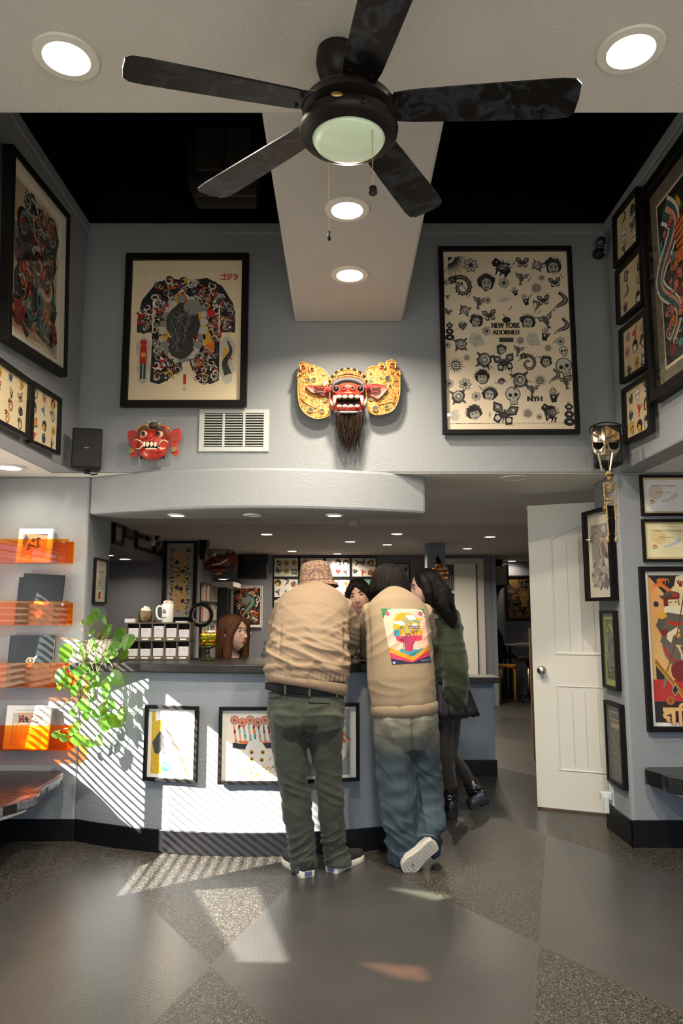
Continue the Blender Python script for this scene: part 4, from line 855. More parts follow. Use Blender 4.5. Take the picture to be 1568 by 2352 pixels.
    for i, x in enumerate((655, 735, 820, 905)): ob('tooth', G().ell(f(x, 670, .122), (.0165, .01, .0115), 14, 8), M['ivory'], r, smooth=True); ob('tooth', G().ell(f(x, 800, .104), (.016, .01, .010), 14, 8), M['ivory'], r, smooth=True)
    for P in ([(598, 660), (590, 730), (590, 795)], [(965, 660), (972, 730), (970, 795)]): ob('fang', G().tube([f(x, y, .105) for x, y in P], [.011, .009, .001], 10), M['ivory'], r, smooth=True)
    for P in ([(525, 700), (545, 750), (575, 795)], [(1040, 670), (1020, 740), (990, 795)]): ob('tusk', G().tube([f(x, y, .07) for x, y in P], [.001, .008, .010], 10), M['ivory'], r, smooth=True)
    for q, P in ((0, [(200, 520), (330, 515), (440, 520), (520, 560), (510, 655), (430, 650), (300, 620), (240, 580)]), (1, [(1325, 545), (1230, 500), (1090, 495), (1040, 560), (1050, 650), (1110, 660), (1190, 700), (1290, 610)])):
        Q = smooth_poly(P, 3); cxm = 380 if q == 0 else 1170; g = G(); g.loft([[f(x, y, .03) for x, y in Q], [f(x, y, .045) for x, y in Q], [f(cxm + (x - cxm) * .8, 570 + (y - 570) * .7, .04) for x, y in Q]]); e = ob('ear', g, M['dred'], r, smooth=True, ang=40)
        for k in range(3):
            y = 550 + 35 * k; x0, x1 = (310, 450) if q == 0 else (1230, 1110); ob('ear_fold', G().tube([f(x0, y - 5, .046), f((x0 + x1) / 2, y + 6, .048), f(x1, y + 2, .048)], .0025, 6), M['black'], e, smooth=True)
        x = 503 if q == 0 else 1053; ob('red_pompom', G().ell(f(x, 568 if q == 0 else 535, .07), (.019, .018, .019)), nm('pompom', (.5, .01, .01), .95, sheen=.5), r, smooth=True)
    for i in range(26): 
        a = math.pi * i / 25
    rr = random.Random(3)
    g = G()
    for i in range(170):
        x0 = rr.uniform(615, 985); e = (x0 - 800) * .55 + 800 + rr.uniform(-45, 60); L = rr.uniform(1150, 1500) - abs(x0 - 820) * .25; ph = rr.uniform(0, 6); d0 = .07 + rr.uniform(-.03, .02)
        pts = [f(x0 + (e - x0) * t * t + 22 * math.sin(x0 * .013 + 7 * t) * t + 6 * math.sin(ph + 5 * t) * t, 880 + (L - 880) * t, d0 - .03 * t) for t in [j / 7 for j in range(8)]]
        g.tube(pts, [.0036, .0042, .004, .0035, .003, .0024, .0016, .0004], 5)
    o = ob('hair_beard', g, M['hair'], r, smooth=True); o['kind'] = 'stuff'
    o = ob('chin_fur', G().tube([f(600, 880, .07), f(690, 885, .09), (f(780, 885, .095)), f(880, 885, .09), f(960, 875, .07)], .008, 8), nm('speckled_fur', (.05, .05, .05), .9, var=2, vscale=200, col2=(.4, .4, .4)), r, smooth=True)
gold_mask()
def red_mask():
    f = cropper(280, 950, 10.45, 4.44); c = f(750, 700)
    r = thing('red_mask', 'small red grinning mask with big ears and curled white tusks beside the air vent', 'mask', (c.x, YB, f(0, 1140).z))
    u = lambda k: k / 10.45 * .00262
    g = G(); g.ell(f(745, 700, .02), (u(380), .06, u(370)), 28, 18); g.ell(f(740, 900, .03), (u(330), .055, u(225))); g.ell(f(520, 480, .035), (u(160), .045, u(200))); g.ell(f(1000, 480, .035), (u(160), .045, u(200))); g.ell(f(690, 560, .07), (u(90), .035, u(75))); g.ell(f(700, 660, .06), (u(190), .03, u(60))); g.ell(f(740, 890, .075), (u(240), .022, u(55)))
    o = ob('face', g, M['red'], r, smooth=True); md = o.modifiers.new('r', 'REMESH'); md.mode = 'VOXEL'; md.voxel_size = .0022; md.use_smooth_shade = True; sm = o.modifiers.new('s', 'SMOOTH'); sm.iterations = 3
    for q, P in ((0, [(140, 500), (160, 430), (240, 395), (330, 420), (370, 560), (370, 700), (365, 960), (340, 1040), (260, 1050), (195, 1000), (210, 880), (240, 800), (165, 680)]), (1, [(1430, 440), (1390, 370), (1300, 355), (1200, 420), (1160, 560), (1160, 760), (1180, 940), (1260, 1010), (1340, 990), (1365, 900), (1320, 760), (1410, 650)])):
        Q = smooth_poly(P, 3); cxm = 260 if q == 0 else 1290; e = ob('ear', slab(Q, f, .005, .025), M['red'], r, bevel=.004)
        ob('ear_hollow', slab([(cxm + (x - cxm) * .5, 580 + (y - 580) * .55) for x, y in Q if y < 780], f, .024, .028), M['dred'], e)
        p = f(235 if q == 0 else 1250, 900 if q == 0 else 865, .03); ob('earring', G().cyl(p, p + V((0, -.012, 0)), u(72), n=22), M['brass'], e, bevel=.002)
    for x in (515, 870):
        ob('eye', G().ell(f(x + (0 if x < 600 else 40), 490, .068), (u(95), .016, u(85))), M['ivory'], r, smooth=True); ob('pupil', G().ell(f(x - 5, 485, .082), (u(52), .008, u(52))), M['blackgloss'], r, smooth=True); ob('iris_ring', G().torus(f(x - 5, 485, .084), u(65), .0012, 'y', 24, 6), M['red'], r)
    M['dolive'] = nm('dark_olive_paint', (.06, .05, .02), .5)
    for P in ([(400, 560), (430, 420), (520, 330), (640, 360), (700, 400)], [(780, 380), (860, 380), (960, 350), (1050, 430), (1100, 600)]): ob('brow', G().tube([f(x, y, .078) for x, y in P], [.004, .009, .011, .009, .004], 8, lat=(0, -1, 0)), M['dolive'], r, smooth=True)
    for P in ([(370, 400), (430, 310), (540, 265), (650, 290)], [(900, 310), (980, 275), (1080, 310), (1140, 400)]): ob('brow_band', G().tube([f(x, y, .055) for x, y in P], .0042, 8), M['gold'], r, smooth=True)
    for P in ([(620, 160), (670, 230)], [(765, 140), (765, 240)], [(930, 205), (860, 270)]): ob('horn', G().tube([f(x, y, .05) for x, y in P], [.0012, .004], 8), M['ivory'], r, smooth=True)
    ob('forehead_tuft', G().ell(f(760, 290, .045), (u(110), .03, u(90))), M['dolive'], r, smooth=True)
    ob('mouth_gap', G().ell(f(700, 790, .078), (u(210), .02, u(60))), M['black'], r, smooth=True)
    for x, w_ in ((530, 36), (613, 42), (705, 42), (795, 40)): ob('tooth', G().ell(f(x, 735, .094), (u(w_), .008, u(66)), 14, 10), M['ivory'], r, smooth=True)
    ob('lower_teeth', G().ell(f(700, 845, .09), (u(150), .008, u(25))), M['ivory'], r, smooth=True)
    for P in ([(290, 645), (350, 620), (430, 650), (500, 710)], [(335, 830), (380, 850), (450, 820), (500, 750)], [(890, 750), (930, 660), (1020, 630), (1110, 690)], [(845, 760), (880, 820), (960, 850), (1045, 820)]): ob('tusk', G().tube([f(x, y, .098) for x, y in P], [.001, .003, .0035, .003], 8), M['ivory'], r, smooth=True)
    for q in (430, 510, 900, 970, 1050):
        ob('beard_spike', slab([(q - 10, 1000), (q + 70, 1050), (q + 20, 1115 if q < 600 or q < 1000 else 1030)], f, .01, .03), M['black'], r)
red_mask()
def silver_mask():
    f = cropper(1340, 960, 7.127, 4.17); m = nm('polished_champagne_metal', (.66, .56, .42), .22, 1, bump=.08, bscale=6); c = f(350, 400)
    r = thing('metal_mask', 'polished silver face mask with dark eye holes and two prongs, on the corner speaker', 'mask', (c.x, 4.2, f(0, 870).z))
    def inside(x, y):
        if y < 400:
            t = (400 - y) / 275.0; 
            if t > 1: return False
            return abs(x - 355) < (230 if t < .55 else 230 * (1 - (t - .55) / .45) ** .8) * (1 if t > .2 else 1) 
        if y < 690:
            t = (y - 400) / 290.0; hw = 235 - 20 * t - 120 * max(0, t - .35) ** 1.0 * 1.25
            return abs(x - 365) < hw
        return False
    def eye(x, y):
        for cx, hw in ((235, 90), (500, 92)):
            if 400 < y < 520 and ((x - cx) / hw) ** 2 + ((y - 405) / 115) ** 2 < 1: return True
        return False
    def depth(x, y):
        u_ = (x - 360) / 250; v_ = (y - 400) / 330; d = .075 * math.sqrt(max(0, 1 - min(1, u_ * u_ * .9))) + .035 * (1 - v_ * v_)
        if y > 395 and y < 615: d += .03 * max(0, 1 - abs(x - 352) / (30 + (y - 395) * .16)) * min(1, (y - 380) / 120)
        if y < 395: d += .012 * max(0, 1 - abs(x - 350) / 60) + .008 * max(0, 1 - abs((y - (390 - abs(x - 340) * .62)) / 16))
        return d
    st = 4.5; idx = {}; g = G(); vs = []
    for i in range(26, 160):
        for j in range(26, 160):
            x, y = i * st, j * st; xm, ym_ = x + st / 2, y + st / 2
            if not inside(xm, ym_) or eye(xm, ym_): continue
            q = []
            for a, b in ((i, j), (i + 1, j), (i + 1, j + 1), (i, j + 1)):
                if (a, b) not in idx: idx[(a, b)] = len(vs); vs.append(f(a * st, b * st, depth(a * st, b * st)))
                q.append(idx[(a, b)])
            g.f.append(tuple(q)); g.m.append(0)
    g.v = vs; o = ob('face_plate', g, m, r, smooth=True); s = o.modifiers.new('smooth', 'SMOOTH'); s.iterations = 3; s2 = o.modifiers.new('sol', 'SOLIDIFY'); s2.thickness = .003
    for P in ([(240, 585), (300, 870)], [(475, 565), (430, 865)]): ob('prong', G().tube([f(x, y, .125) for x, y in P], [.007, .006], 4), m, r, bevel=.001)
    ob('brow_ridge', G().tube([f(190, 290, .105), f(270, 340, .125), f(338, 385, .14), (f(400, 330, .128)), f(500, 265, .10)], [.002, .004, .005, .004, .002], 8), m, r, smooth=True)
    ob('strap', G().tube(crv([f(110, 260, .0), f(115, 150, -.05), f(350, 70, -.08), f(600, 110, -.05), f(680, 230, .0), f(600, 300, .02)]), (.004), 8), M['plastic'], r, smooth=True)
    ob('eye_backing', slab([(150, 395), (590, 395), (560, 530), (180, 530)], f, .03, .035), M['black'], r)
silver_mask()
def skeleton():
    f = cropper(1340, 960, 7.127, 4.18); m = nm('aged_bone', (.42, .30, .13), .55, var=1, vscale=60, col2=(.22, .14, .05)); u = lambda k: k / 7.127 * .00248
    r = thing('hanging_skeleton', 'small yellowed plastic skeleton dangling under the silver mask', 'skeleton', (f(430, 0).x, 4.18, f(0, 1700).z))
    s = ob('skull', G().ell(f(420, 920), (u(62), u(60), u(58))).ell(f(425, 985), (u(38), u(45), u(42))), m, r, smooth=True)
    for x in (398, 455): ob('eye_socket', G().ell(f(x, 928, u(52)), (u(18), u(14), u(14)), 12, 8), M['black'], s, smooth=True)
    ob('nose_socket', G().ell(f(428, 945, u(55)), (u(8), u(8), u(9)), 8, 6), M['black'], s)
    g = G()
    for k in range(22): g.ell(f(428, 1030 + k * 15), (u(13), u(14), u(6)), 8, 6)
    ob('spine', g, m, r, smooth=True)
    g = G()
    for k in range(7):
        y = 1085 + 21 * k; w_ = 62 + 14 * math.sin(k / 6 * math.pi) - 2 * k
        g.torus(f(428, y, 0), u(w_), u(6), 'z', 24, 6)
    g.tube([f(428, 1080, u(66)), f(428, 1200, u(66))], u(9), 6); ob('rib_cage', g, m, r, smooth=True)
    ob('collar_bone', G().tube([f(325, 1075), f(385, 1060, u(30)), f(430, 1066, u(30)), f(480, 1060, u(30)), f(530, 1075)], u(11), 8), m, r, smooth=True)
    ob('pelvis', G().tube([f(360, 1300), f(385, 1330, u(20)), f(430, 1345), f(475, 1330, u(20)), f(500, 1300)], [u(8), u(22), u(16), u(22), u(8)], 8).tube([f(368, 1385), f(430, 1400), f(500, 1385)], [u(16), u(14), u(16)], 8), m, r, smooth=True)
    def bone(name, P, w_=13, hand=None):
        g = G()
        for a, b in zip(P, P[1:]): pa, pb = f(*a), f(*b); g.tube([pa, pa + (pb - pa) * .15, pa + (pb - pa) * .85, pb], [u(w_ * 1.4), u(w_ * .75), u(w_ * .75), u(w_ * 1.4)], 8)
        if hand:
            e = P[-1]
            for k in range(5): g.tube([f(e[0] - 10 + 5 * k, e[1]), f(e[0] - 30 + 15 * k, e[1] + 45), f(e[0] - 36 + 18 * k, e[1] + 90 - 6 * abs(k - 2))], [u(6), u(5), u(3)], 6)
        ob(name, g, m, r, smooth=True)
    bone('arm', [(330, 1080), (337, 1260), (352, 1430)], hand=1); bone('arm', [(530, 1080), (530, 1265), (530, 1430)], hand=1)
    bone('leg', [(370, 1400), (385, 1635), (405, 1900), (392, 2030)], 17); bone('leg', [(505, 1400), (528, 1635), (530, 1900), (535, 2030)], 17)
    ob('foot', G().ell(f(392, 1990), (u(26), u(30), u(60))), m, r, smooth=True); ob('foot', G().ell(f(535, 1990), (u(28), u(30), u(55))), m, r, smooth=True)
    ob('hanging_string', G().cyl(f(420, 865), f(400, 640, .03), .0008, n=6), M['white'], r)
skeleton()
# ================================================================ pillar: certificates, poster, side frames, outlet
def art_cert(title, sub, yellow):
    def f(A, w, h):
        A.lv = 1; bcol = sr('c9b27a'); A.rect(-w / 2, -h / 2, w / 2, h / 2, bcol); b = .012
        A.rect(-w / 2 + b, -h / 2 + b, w / 2 - b, h / 2 - b, sr('f6e9bd') if yellow else sr('f2eeee'))
        x0 = -w * .07
        A.circ(x0 - .05, .02, .045, sr('ecd39a') if yellow else sr('e2cfc0'), 20); A.stroke([(x0 - .02, -.04), (.02, -.02), (.06, .01)], .01, .03, sr('c9d0cc')); 
        A.text('The Tattoo Parlor Business of', x0, .088, .004, DG); A.text(title, x0, .056, .0135, sr('4a4038'), w=.158 if not yellow else .185)
        A.text('Is awarded to', x0, .040, .003, DG); A.text('Big Fish Tattoo', x0, .016, .010, DG, w=.088); A.rect(x0 - .09, .003, x0 + .10, .0036, DG)
        A.text('April 2018' if not yellow else 'May 2018 - May 2019', x0, -.012, .003, DG)
        A.poly([(x0 - .075 + .014 * math.cos(t), -.038 + .014 * math.sin(t)) for t in [math.pi * i / 12 for i in range(13)]], sr('e28a2a')); A.stroke([(x0 - .09, -.044), (x0 - .07, -.040), (x0 - .055, -.036)], .002, .004, BL); A.stroke([(x0 - .088, -.050), (x0 - .066, -.047), (x0 - .056, -.042)], .004, .001, BL)
        A.stroke([(x0 + .02, -.05), (x0 + .03, -.035), (x0 + .035, -.05), (x0 + .05, -.042), (x0 + .06, -.05), (x0 + .09, -.047)], .0008, .0008, DG)
    return f
for lab, tl, bl, ti, yl in (('black framed white certificate of recognition at the top of the pillar', (1471, 1090), (1475, 1184), 'Certificate of Recognition', False), ('black framed cream certificate of membership under the white certificate', (1475, 1192), (1480, 1290), 'Certificate of Membership', True)):
    a, b = pt(*tl, Y=4.47), pt(*bl, Y=4.47); h_ = a.z - b.z; w_ = h_ * 1.32
    frame(lab, V(((a.x + b.x) / 2 + w_ / 2, 4.5, (a.z + b.z) / 2)), (1, 0, 0), UP, w_, h_, bar=.016, depth=.022, art=art_cert(ti, '', yl), paper=CR, cat='framed certificate', name='framed_certificate')
def art_kshatri(A, w, h):
    A.lv = 1; A.rect(-w / 2, -h / 2, w / 2, h / 2, WH); w2, h2 = w / 2 - .022, h / 2 - .022
    X = lambda p: -w2 + p / 420 * (2 * w2) * .62; Yy = lambda q: h2 - (q - 890) / (2215 - 890) * 2 * h2        # crop pixels of the poster
    def P(pts, c): A.poly([(X(x - 120), Yy(y)) for x, y in pts], c)
    def S(pts, a, b, c): A.stroke([(X(x - 120), Yy(y)) for x, y in pts], a, b, c)
    A.rect(-w2, -h2, w2, h2, sr('e0b070')); P([(120, 890), (797, 890), (797, 1300), (400, 1300)], BK); P([(120, 890), (340, 1300), (150, 1500)], sr('e2a560')); P([(410, 890), (640, 1000), (600, 1500), (260, 1560), (230, 1100), (300, 1000)], sr('e8cf9a')); P([(290, 1560), (390, 1560), (400, 1850), (260, 1840)], sr('e8cf9a'))
    P([(330, 900), (375, 890), (410, 900), (400, 980), (365, 1050), (315, 980)], sr('eed9a8')); 
    for k in range(4): S([(335 + k * 14, 935 + 5 * abs(k - 1)), (345 + k * 8, 970)], .008, .006, DR)
    P([(345, 965), (375, 965), (372, 995), (350, 995)], DR)
    A.rect(-w2, -h2, w2, Yy(1835), sr('c02a26')); A.rect(-w2, -h2, w2, Yy(2030), BK); P([(145, 1660), (145, 1835), (230, 1835)], BK)
    # officer figure with sabre, plumed hat, ruff, grey coat and breeches
    for k in range(6): S([(300, 1065), (260 - k * 14, 1010 - 14 * k), (160 + k * 22, 980 - k * 10), (150 + k * 24, 1035 - 14 * k)], .02, .002, OR)
    A.blob(X(290 - 120), Yy(1070), .05, sr('5a5048'), 12, .1, .5); P([(195, 1080), (345, 1060), (350, 1100), (215, 1110)], sr('4c433c')); A.blob(X(315 - 120), Yy(1078), .018, RD, 8); P([(225, 1090), (340, 1085), (345, 1160), (300, 1200), (230, 1180)], sr('6e2018'))
    P([(262, 1115), (335, 1110), (338, 1170), (305, 1205), (262, 1180)], sr('ecd3a2')); S([(270, 1140), (290, 1135)], .006, .004, BK); S([(308, 1138), (330, 1132)], .006, .004, BK); S([(290, 1185), (308, 1183)], .01, .006, RD)
    for k in range(13): A.blob(X(250 + (k % 5) * 27 - 120), Yy(1200 + 24 * (k // 5)), .02, sr('efe3c4'), 8, .3)
    P([(185, 1260), (250, 1230), (400, 1260), (400, 1400), (385, 1540), (300, 1520), (270, 1570), (185, 1500), (210, 1380)], sr('655a50')); P([(160, 1350), (190, 1270), (240, 1290), (215, 1370), (235, 1440), (200, 1440)], sr('574c44')); A.blob(X(215 - 120), Yy(1262), .03, YE, 9, .2, .7)
    P([(245, 1305), (330, 1325), (385, 1300), (382, 1335), (320, 1355), (255, 1340)], RD); P([(195, 1390), (245, 1380), (245, 1440), (205, 1445)], DR); P([(240, 1420), (320, 1360), (335, 1400), (285, 1440), (265, 1510), (235, 1470)], sr('ead9b6')); P([(370, 1400), (400, 1350), (420, 1400), (410, 1480), (375, 1470)], sr('f0e2b4')); A.circ(X(318 - 120), Yy(1437), .016, YE)
    P([(195, 1520), (300, 1530), (330, 1600), (335, 1740), (280, 1740), (215, 1620)], sr('6b6055')); S([(215, 1545), (245, 1620), (300, 1690), (325, 1740)], .014, .012, RD); P([(330, 1540), (410, 1520), (430, 1620), (350, 1630)], sr('5c5249'))
    S([(390, 1010), (300, 1480), (210, 1800)], .007, .006, BR); P([(205, 1800), (222, 1840), (178, 1960)], sr('7d746a')); A.blob(X(320 - 120), Yy(1760), .06, DR, 10, .3); A.blob(X(385 - 120), Yy(1690), .05, DR, 10, .3); P([(320, 1780), (420, 1740), (430, 1990), (385, 1960)], sr('5b3626'))
    S([(260, 1750), (285, 1800)], .02, .02, DR)
    for k, c in ((0, YE), (1, BK), (2, YE), (3, BK), (4, YE)): S([(143, 1650 + 12 * k), (375 - 6 * k, 2030)], .0075, .0075, c)
    P([(275, 1870), (302, 1925), (272, 1985), (246, 1930)], sr('b5a27c')); P([(275, 1885), (295, 1927), (272, 1968), (253, 1930)], BK); A.circ(X(235 - 120), Yy(2022), .026, sr('b3672e'), 14); A.circ(X(235 - 120), Yy(2022), .012, sr('8a4a20')); A.circ(X(170 - 120), Yy(1155), .016, BK)
    # the lettering, cream with a red edge
    for c, e in ((DR, .008), (sr('e3bd7b'), 0)):
        W = .019 + e
        S([(175, 2098), (262, 2098)], W, W, c); S([(182, 2105), (205, 2120), (185, 2150), (200, 2172), (222, 2168)], W, W, c); S([(182, 2140), (225, 2125), (246, 2108)], W, W, c); S([(222, 2168), (205, 2195), (228, 2205)], W, W * .5, c); S([(250, 2098), (250, 2235)], W * 1.3, W, c)
        S([(262, 2098), (460, 2098)], W, W, c); S([(300, 2235), (300, 2090), (320, 2055), (350, 2065), (375, 2098)], W, W * .8, c); S([(395, 2098), (350, 2140), (330, 2130)], W, W * .7, c); S([(350, 2140), (395, 2215)], W, W * .5, c); S([(400, 2098), (400, 2235)], W * 1.2, W, c)
a, b = pt(1473, 1301, Y=4.46), pt(1487, 1682, Y=4.46); h_ = a.z - b.z; w_ = .66
frame('tall framed poster of an officer in red and black with large cream script', V(((a.x + b.x) / 2 + w_ / 2, 4.5, (a.z + b.z) / 2)), (1, 0, 0), UP, w_, h_, bar=.03, depth=.035, art=art_kshatri, paper=WH, cat='framed poster')
XP = 1.695
def side_frame(lab, y0, y1, top, bot, tilt, **k):
    """frame on the pillar side; y0 far end, y1 near end"""
    O = V((XP - tilt / 2, (y0 + y1) / 2, (top + bot) / 2)); ux = V((tilt, -(y0 - y1), 0)); return frame(lab, O, ux, UP, ux.length, top - bot, **k)
def art_city(A, w, h):
    r = A.r; A.lv = 1; A.rect(-w / 2, -h / 2, w / 2, h / 2, sr('cfc8b8')); A.rect(-w * .36, -h * .38, w * .36, h * .36, sr('8d8b88'))
    for i in range(70): A.at(r.uniform(-.32, .32) * w, r.uniform(-.35, .3) * h, .05, r.uniform(0, 3)); A.lv = 3 + i % 8; A.blob(0, 0, .45, r.choice([sr('a89f96'), sr('7c6a66'), sr('93877c'), sr('6d6d70'), sr('b9b3aa')]), 7, .5, 2)
def art_green(A, w, h):
    r = A.r; A.lv = 1; A.rect(-w * .46, -h * .48, w * .46, h * .48, sr('8f9a3e')); A.rect(-w * .4, -h * .42, w * .4, h * .42, sr('4d5a3c')); A.circ(0, 0, w * .36, sr('8f9a3e'), 20, 2.1); A.circ(0, .0, w * .27, sr('4e4c4c'), 20, 2.3)
    for i in range(30): A.at(r.uniform(-.3, .3) * w, r.uniform(-.36, .36) * h, .035, 0); A.lv = 5 + i % 6; A.blob(0, 0, .5, r.choice([sr('5c5c5a'), sr('3d463c'), sr('6b7060')]), 7, .4)
def art_brown(A, w, h):
    r = A.r; A.lv = 1; A.rect(-w * .48, -h * .48, w * .48, h * .48, sr('3d4442')); A.rect(-w * .4, h * .3, w * .35, h * .42, sr('8d7d5c')); A.rect(-w * .36, h * .32, w * .31, h * .4, sr('3d4442')); A.rect(-w * .3, h * .2, w * .4, h * .27, sr('8d7d5c'))
    for i in range(26): A.at(r.uniform(-.3, .3) * w, r.uniform(-.4, .15) * h, .08, r.uniform(0, 6)); A.lv = 5 + i % 6; A.stroke([(.5 * math.cos(t), .5 * math.sin(t)) for t in (0, .7, 1.4, 2.1)], .15, .02, r.choice([sr('6d604a'), sr('54584e'), sr('7d6d50')]))
z = lambda px, py, Y: pt(px, py, Y=Y).z
side_frame('thick black framed grey city print on the pillar side behind the skeleton', 4.86, 4.52, z(1352, 1178, 4.86), z(1368, 1381, 4.84), .055, bar=.022, depth=.045, art=art_city, paper=WH)
side_frame('black framed olive green print in the middle of the pillar side', 4.80, 4.55, z(1384, 1402, 4.80), z(1390, 1578, 4.80), 0, bar=.020, depth=.03, art=art_green, paper=sr('8f9a3e'))
side_frame('black framed dark brown print low on the pillar side above the power outlet', 4.80, 4.52, z(1384, 1607, 4.80), z(1390, 1792, 4.80), 0, bar=.022, depth=.03, art=art_brown, paper=sr('3d4442'))
def outlet():
    p = pt(1405, 1826, X=XP); r = thing('power_outlet', 'white wall outlet low on the pillar side', 'outlet', (XP, p.y, p.z - .06)); pw = nm('outlet_white', (.62, .66, .64), .35)
    ob('cover_plate', G().box(XP - .006, XP, p.y - .04, p.y + .04, p.z - .06, p.z + .06), pw, r, bevel=.002)
    for dz in (.022, -.022): ob('socket', G().box(XP - .009, XP - .006, p.y - .016, p.y + .016, p.z + dz - .014, p.z + dz + .014), pw, r, bevel=.003)
    r = thing('plug_adapter', 'white plug adapter with a dangling tag in the pillar outlet', 'plug', (XP - .04, p.y + .0, p.z - .06))
    ob('adapter_body', G().box(XP - .075, XP - .010, p.y - .03, p.y + .02, p.z - .025, p.z + .02), pw, r, bevel=.005); ob('cable_head', G().box(XP - .066, XP - .036, p.y - .05, p.y - .03, p.z - .10, p.z + .005, 0), pw, r, bevel=.005)
outlet()
# ================================================================ door, ajar in front of the pillar
def door():
    a = V((1.376, 5.38, 0)); d = V((.404, -.17, 0)).normalized(); n = V((-d.y, d.x, 0)) * -1; H_ = 2.115
    Mx = Matrix((d, n, UP)).transposed().to_4x4(); Mx.translation = a + V((0, 0, .012)); W = .78
    g = G(); g.box(0, W, -.0, .04, 0, H_, 0, Mx)
    # n points to the viewer (-Y) side: put relief on face y=.04
    o = ob('door_1', g, M['doorw'], origin=a, bevel=.003); o['kind'] = 'structure'
    def ring(P, w_, h0, h1):
        cx = sum(p[0] for p in P) / len(P); cz = sum(p[1] for p in P) / len(P)
        def ins(q): return [(cx + (x - cx) * (1 - q / .28), cz + (z_ - cz) * (1 - q / max(.4, H_ * .3))) for x, z_ in P]
        gg = G(); prof = [(0, .04), (.006, .034), (.016, .034), (.022, .046), (.03, .046), (.042, .038)]
        rings = [[Mx @ V((x, h, z_)) for x, z_ in ins(q)] for q, h in prof]; gg.loft(rings, 0, False); return gg
    x0, x1 = .135, W - .135
    top = [(x0, 1.02), (x1, 1.02), (x1, 1.86)] + [(x1 - (x1 - x0) * i / 10, 1.86 + .09 * math.sin(math.pi * i / 10)) for i in range(1, 10)] + [(x0, 1.86)]
    low = [(x0, .25), (x1, .25), (x1, .84), (x0, .84)]
    for P in (top, low): ob('panel_moulding', ring(P, 0, 0, 0), M['doorw'], o, smooth=True, ang=35)
    for k in range(1, 5):
        x = x0 + .045 + (x1 - x0 - .09) * k / 5
        for a_, b_ in ((1.07, 1.86), (.30, .79)): ob('panel_groove', G().box(x - .002, x + .002, .0395, .0415, a_, b_, 0, Mx), nm('groove_shade', (.5, .49, .45), .6), o)  # grooves laid on as strips, their shade put into the colour
    kc = Mx @ V((.065, .04, .935)); kn = ob('door_knob', G().cyl(kc, kc + n * .012, .032, .028, 28).cyl(kc + n * .01, kc + n * .04, .012, .012).tube([kc + n * .035, kc + n * .045, kc + n * .058, kc + n * .068], [.018, .027, .027, .012], 28), M['chrome'], o, smooth=True, ang=40)
    g = G(); g.box(.02, W, -.005, .045, -.012, 0, 0, Mx); ob('door_sweep', g, nm('brown_sweep', (.10, .06, .035), .6), o)
door()
st = ob('wooden_post', G().box(pt(1221, 1600, Y=7).x, pt(1229, 1600, Y=7).x, 7, 7.04, 0, 1.2), nm('tan_wood', (.25, .14, .06), .5)); tag(st, 'narrow tan wooden strip standing behind the left edge of the white door', 'post')
# ================================================================ ledges
def ledge(label, Pxy, z0, z1, nx=1, seed=1):
    g = G(); g.prism(Pxy, z0, z1); o = ob('bench_ledge', g, M['ledge'], bevel=.006); tag(o, label, 'bench')
    return o
rr = random.Random(5)
L = [(XW, 4.608), (-1.70, 4.608)]; y = 4.55; x = -1.68
while y > .6:
    x = -1.64 + .035 * math.sin(y * 5) + rr.uniform(-.008, .008) + .02 * math.sin(y * 13); L.append((x, y)); y -= .07
L.append((XW, .6))
ledge('glossy black live edge bench slab along the left wall below the orange shelves', L, .355, .405)
g = G(); g.prism([(XW, 4.6), (-1.78, 4.6)] + [(x - .06, y) for x, y in L[2:-1]] + [(XW, .6)], .325, .354); o = ob('bench_support', g, M['white']); tag(o, 'white rail under the live edge bench slab on the left', 'rail')
p1 = pt(1490, 1768, Z=.50); L = [(1.80, 4.498)]; 
L = [(1.80, 4.498), (1.76, 4.44), (1.77, 4.38), (1.80, 4.30), (1.80, 4.22), (1.85, 4.16), (1.86, 4.05), (1.84, 3.96), (1.90, 3.85), (1.92, 3.6), (2.6, 3.6), (2.6, 4.498)]
o = ledge('rough black live edge bench slab at the right edge under the officer poster', L, .365, .45)
o = ob('ledge_bracket', G().box(1.90, 1.94, 4.25, 4.499, .325, .364), M['white']); tag(o, 'small pale bracket under the right black bench slab', 'bracket')
# ================================================================ orange shelves with books
def amat():
    m = bpy.data.materials.new('orange_acrylic'); m.use_nodes = True; nt = m.node_tree; nt.nodes.clear(); o = nt.nodes.new('ShaderNodeOutputMaterial'); mx = nt.nodes.new('ShaderNodeMixShader'); t = nt.nodes.new('ShaderNodeBsdfTransparent'); gl = nt.nodes.new('ShaderNodeBsdfGlossy'); fr = nt.nodes.new('ShaderNodeLayerWeight'); fr.inputs[0].default_value = .5
    m2 = nt.nodes.new('ShaderNodeMixShader'); tr = nt.nodes.new('ShaderNodeBsdfTranslucent'); tr.inputs[0].default_value = (1, .36, .01, 1); m2.inputs[0].default_value = .12
    t.inputs[0].default_value = (1, .68, .15, 1); gl.inputs['Roughness'].default_value = .03
    nt.links.new(t.outputs[0], m2.inputs[1]); nt.links.new(tr.outputs[0], m2.inputs[2])
    pw = nt.nodes.new('ShaderNodeMath'); pw.operation = 'POWER'; pw.inputs[1].default_value = 5; ma = nt.nodes.new('ShaderNodeMath'); ma.operation = 'MULTIPLY_ADD'; ma.inputs[1].default_value = .7; ma.inputs[2].default_value = .04; nt.links.new(fr.outputs['Facing'], pw.inputs[0]); nt.links.new(pw.outputs[0], ma.inputs[0])
    nt.links.new(ma.outputs[0], mx.inputs[0]); nt.links.new(m2.outputs[0], mx.inputs[1]); nt.links.new(gl.outputs[0], mx.inputs[2]); nt.links.new(mx.outputs[0], o.inputs[0]); return m
M['orange'] = amat()
SY = 4.62
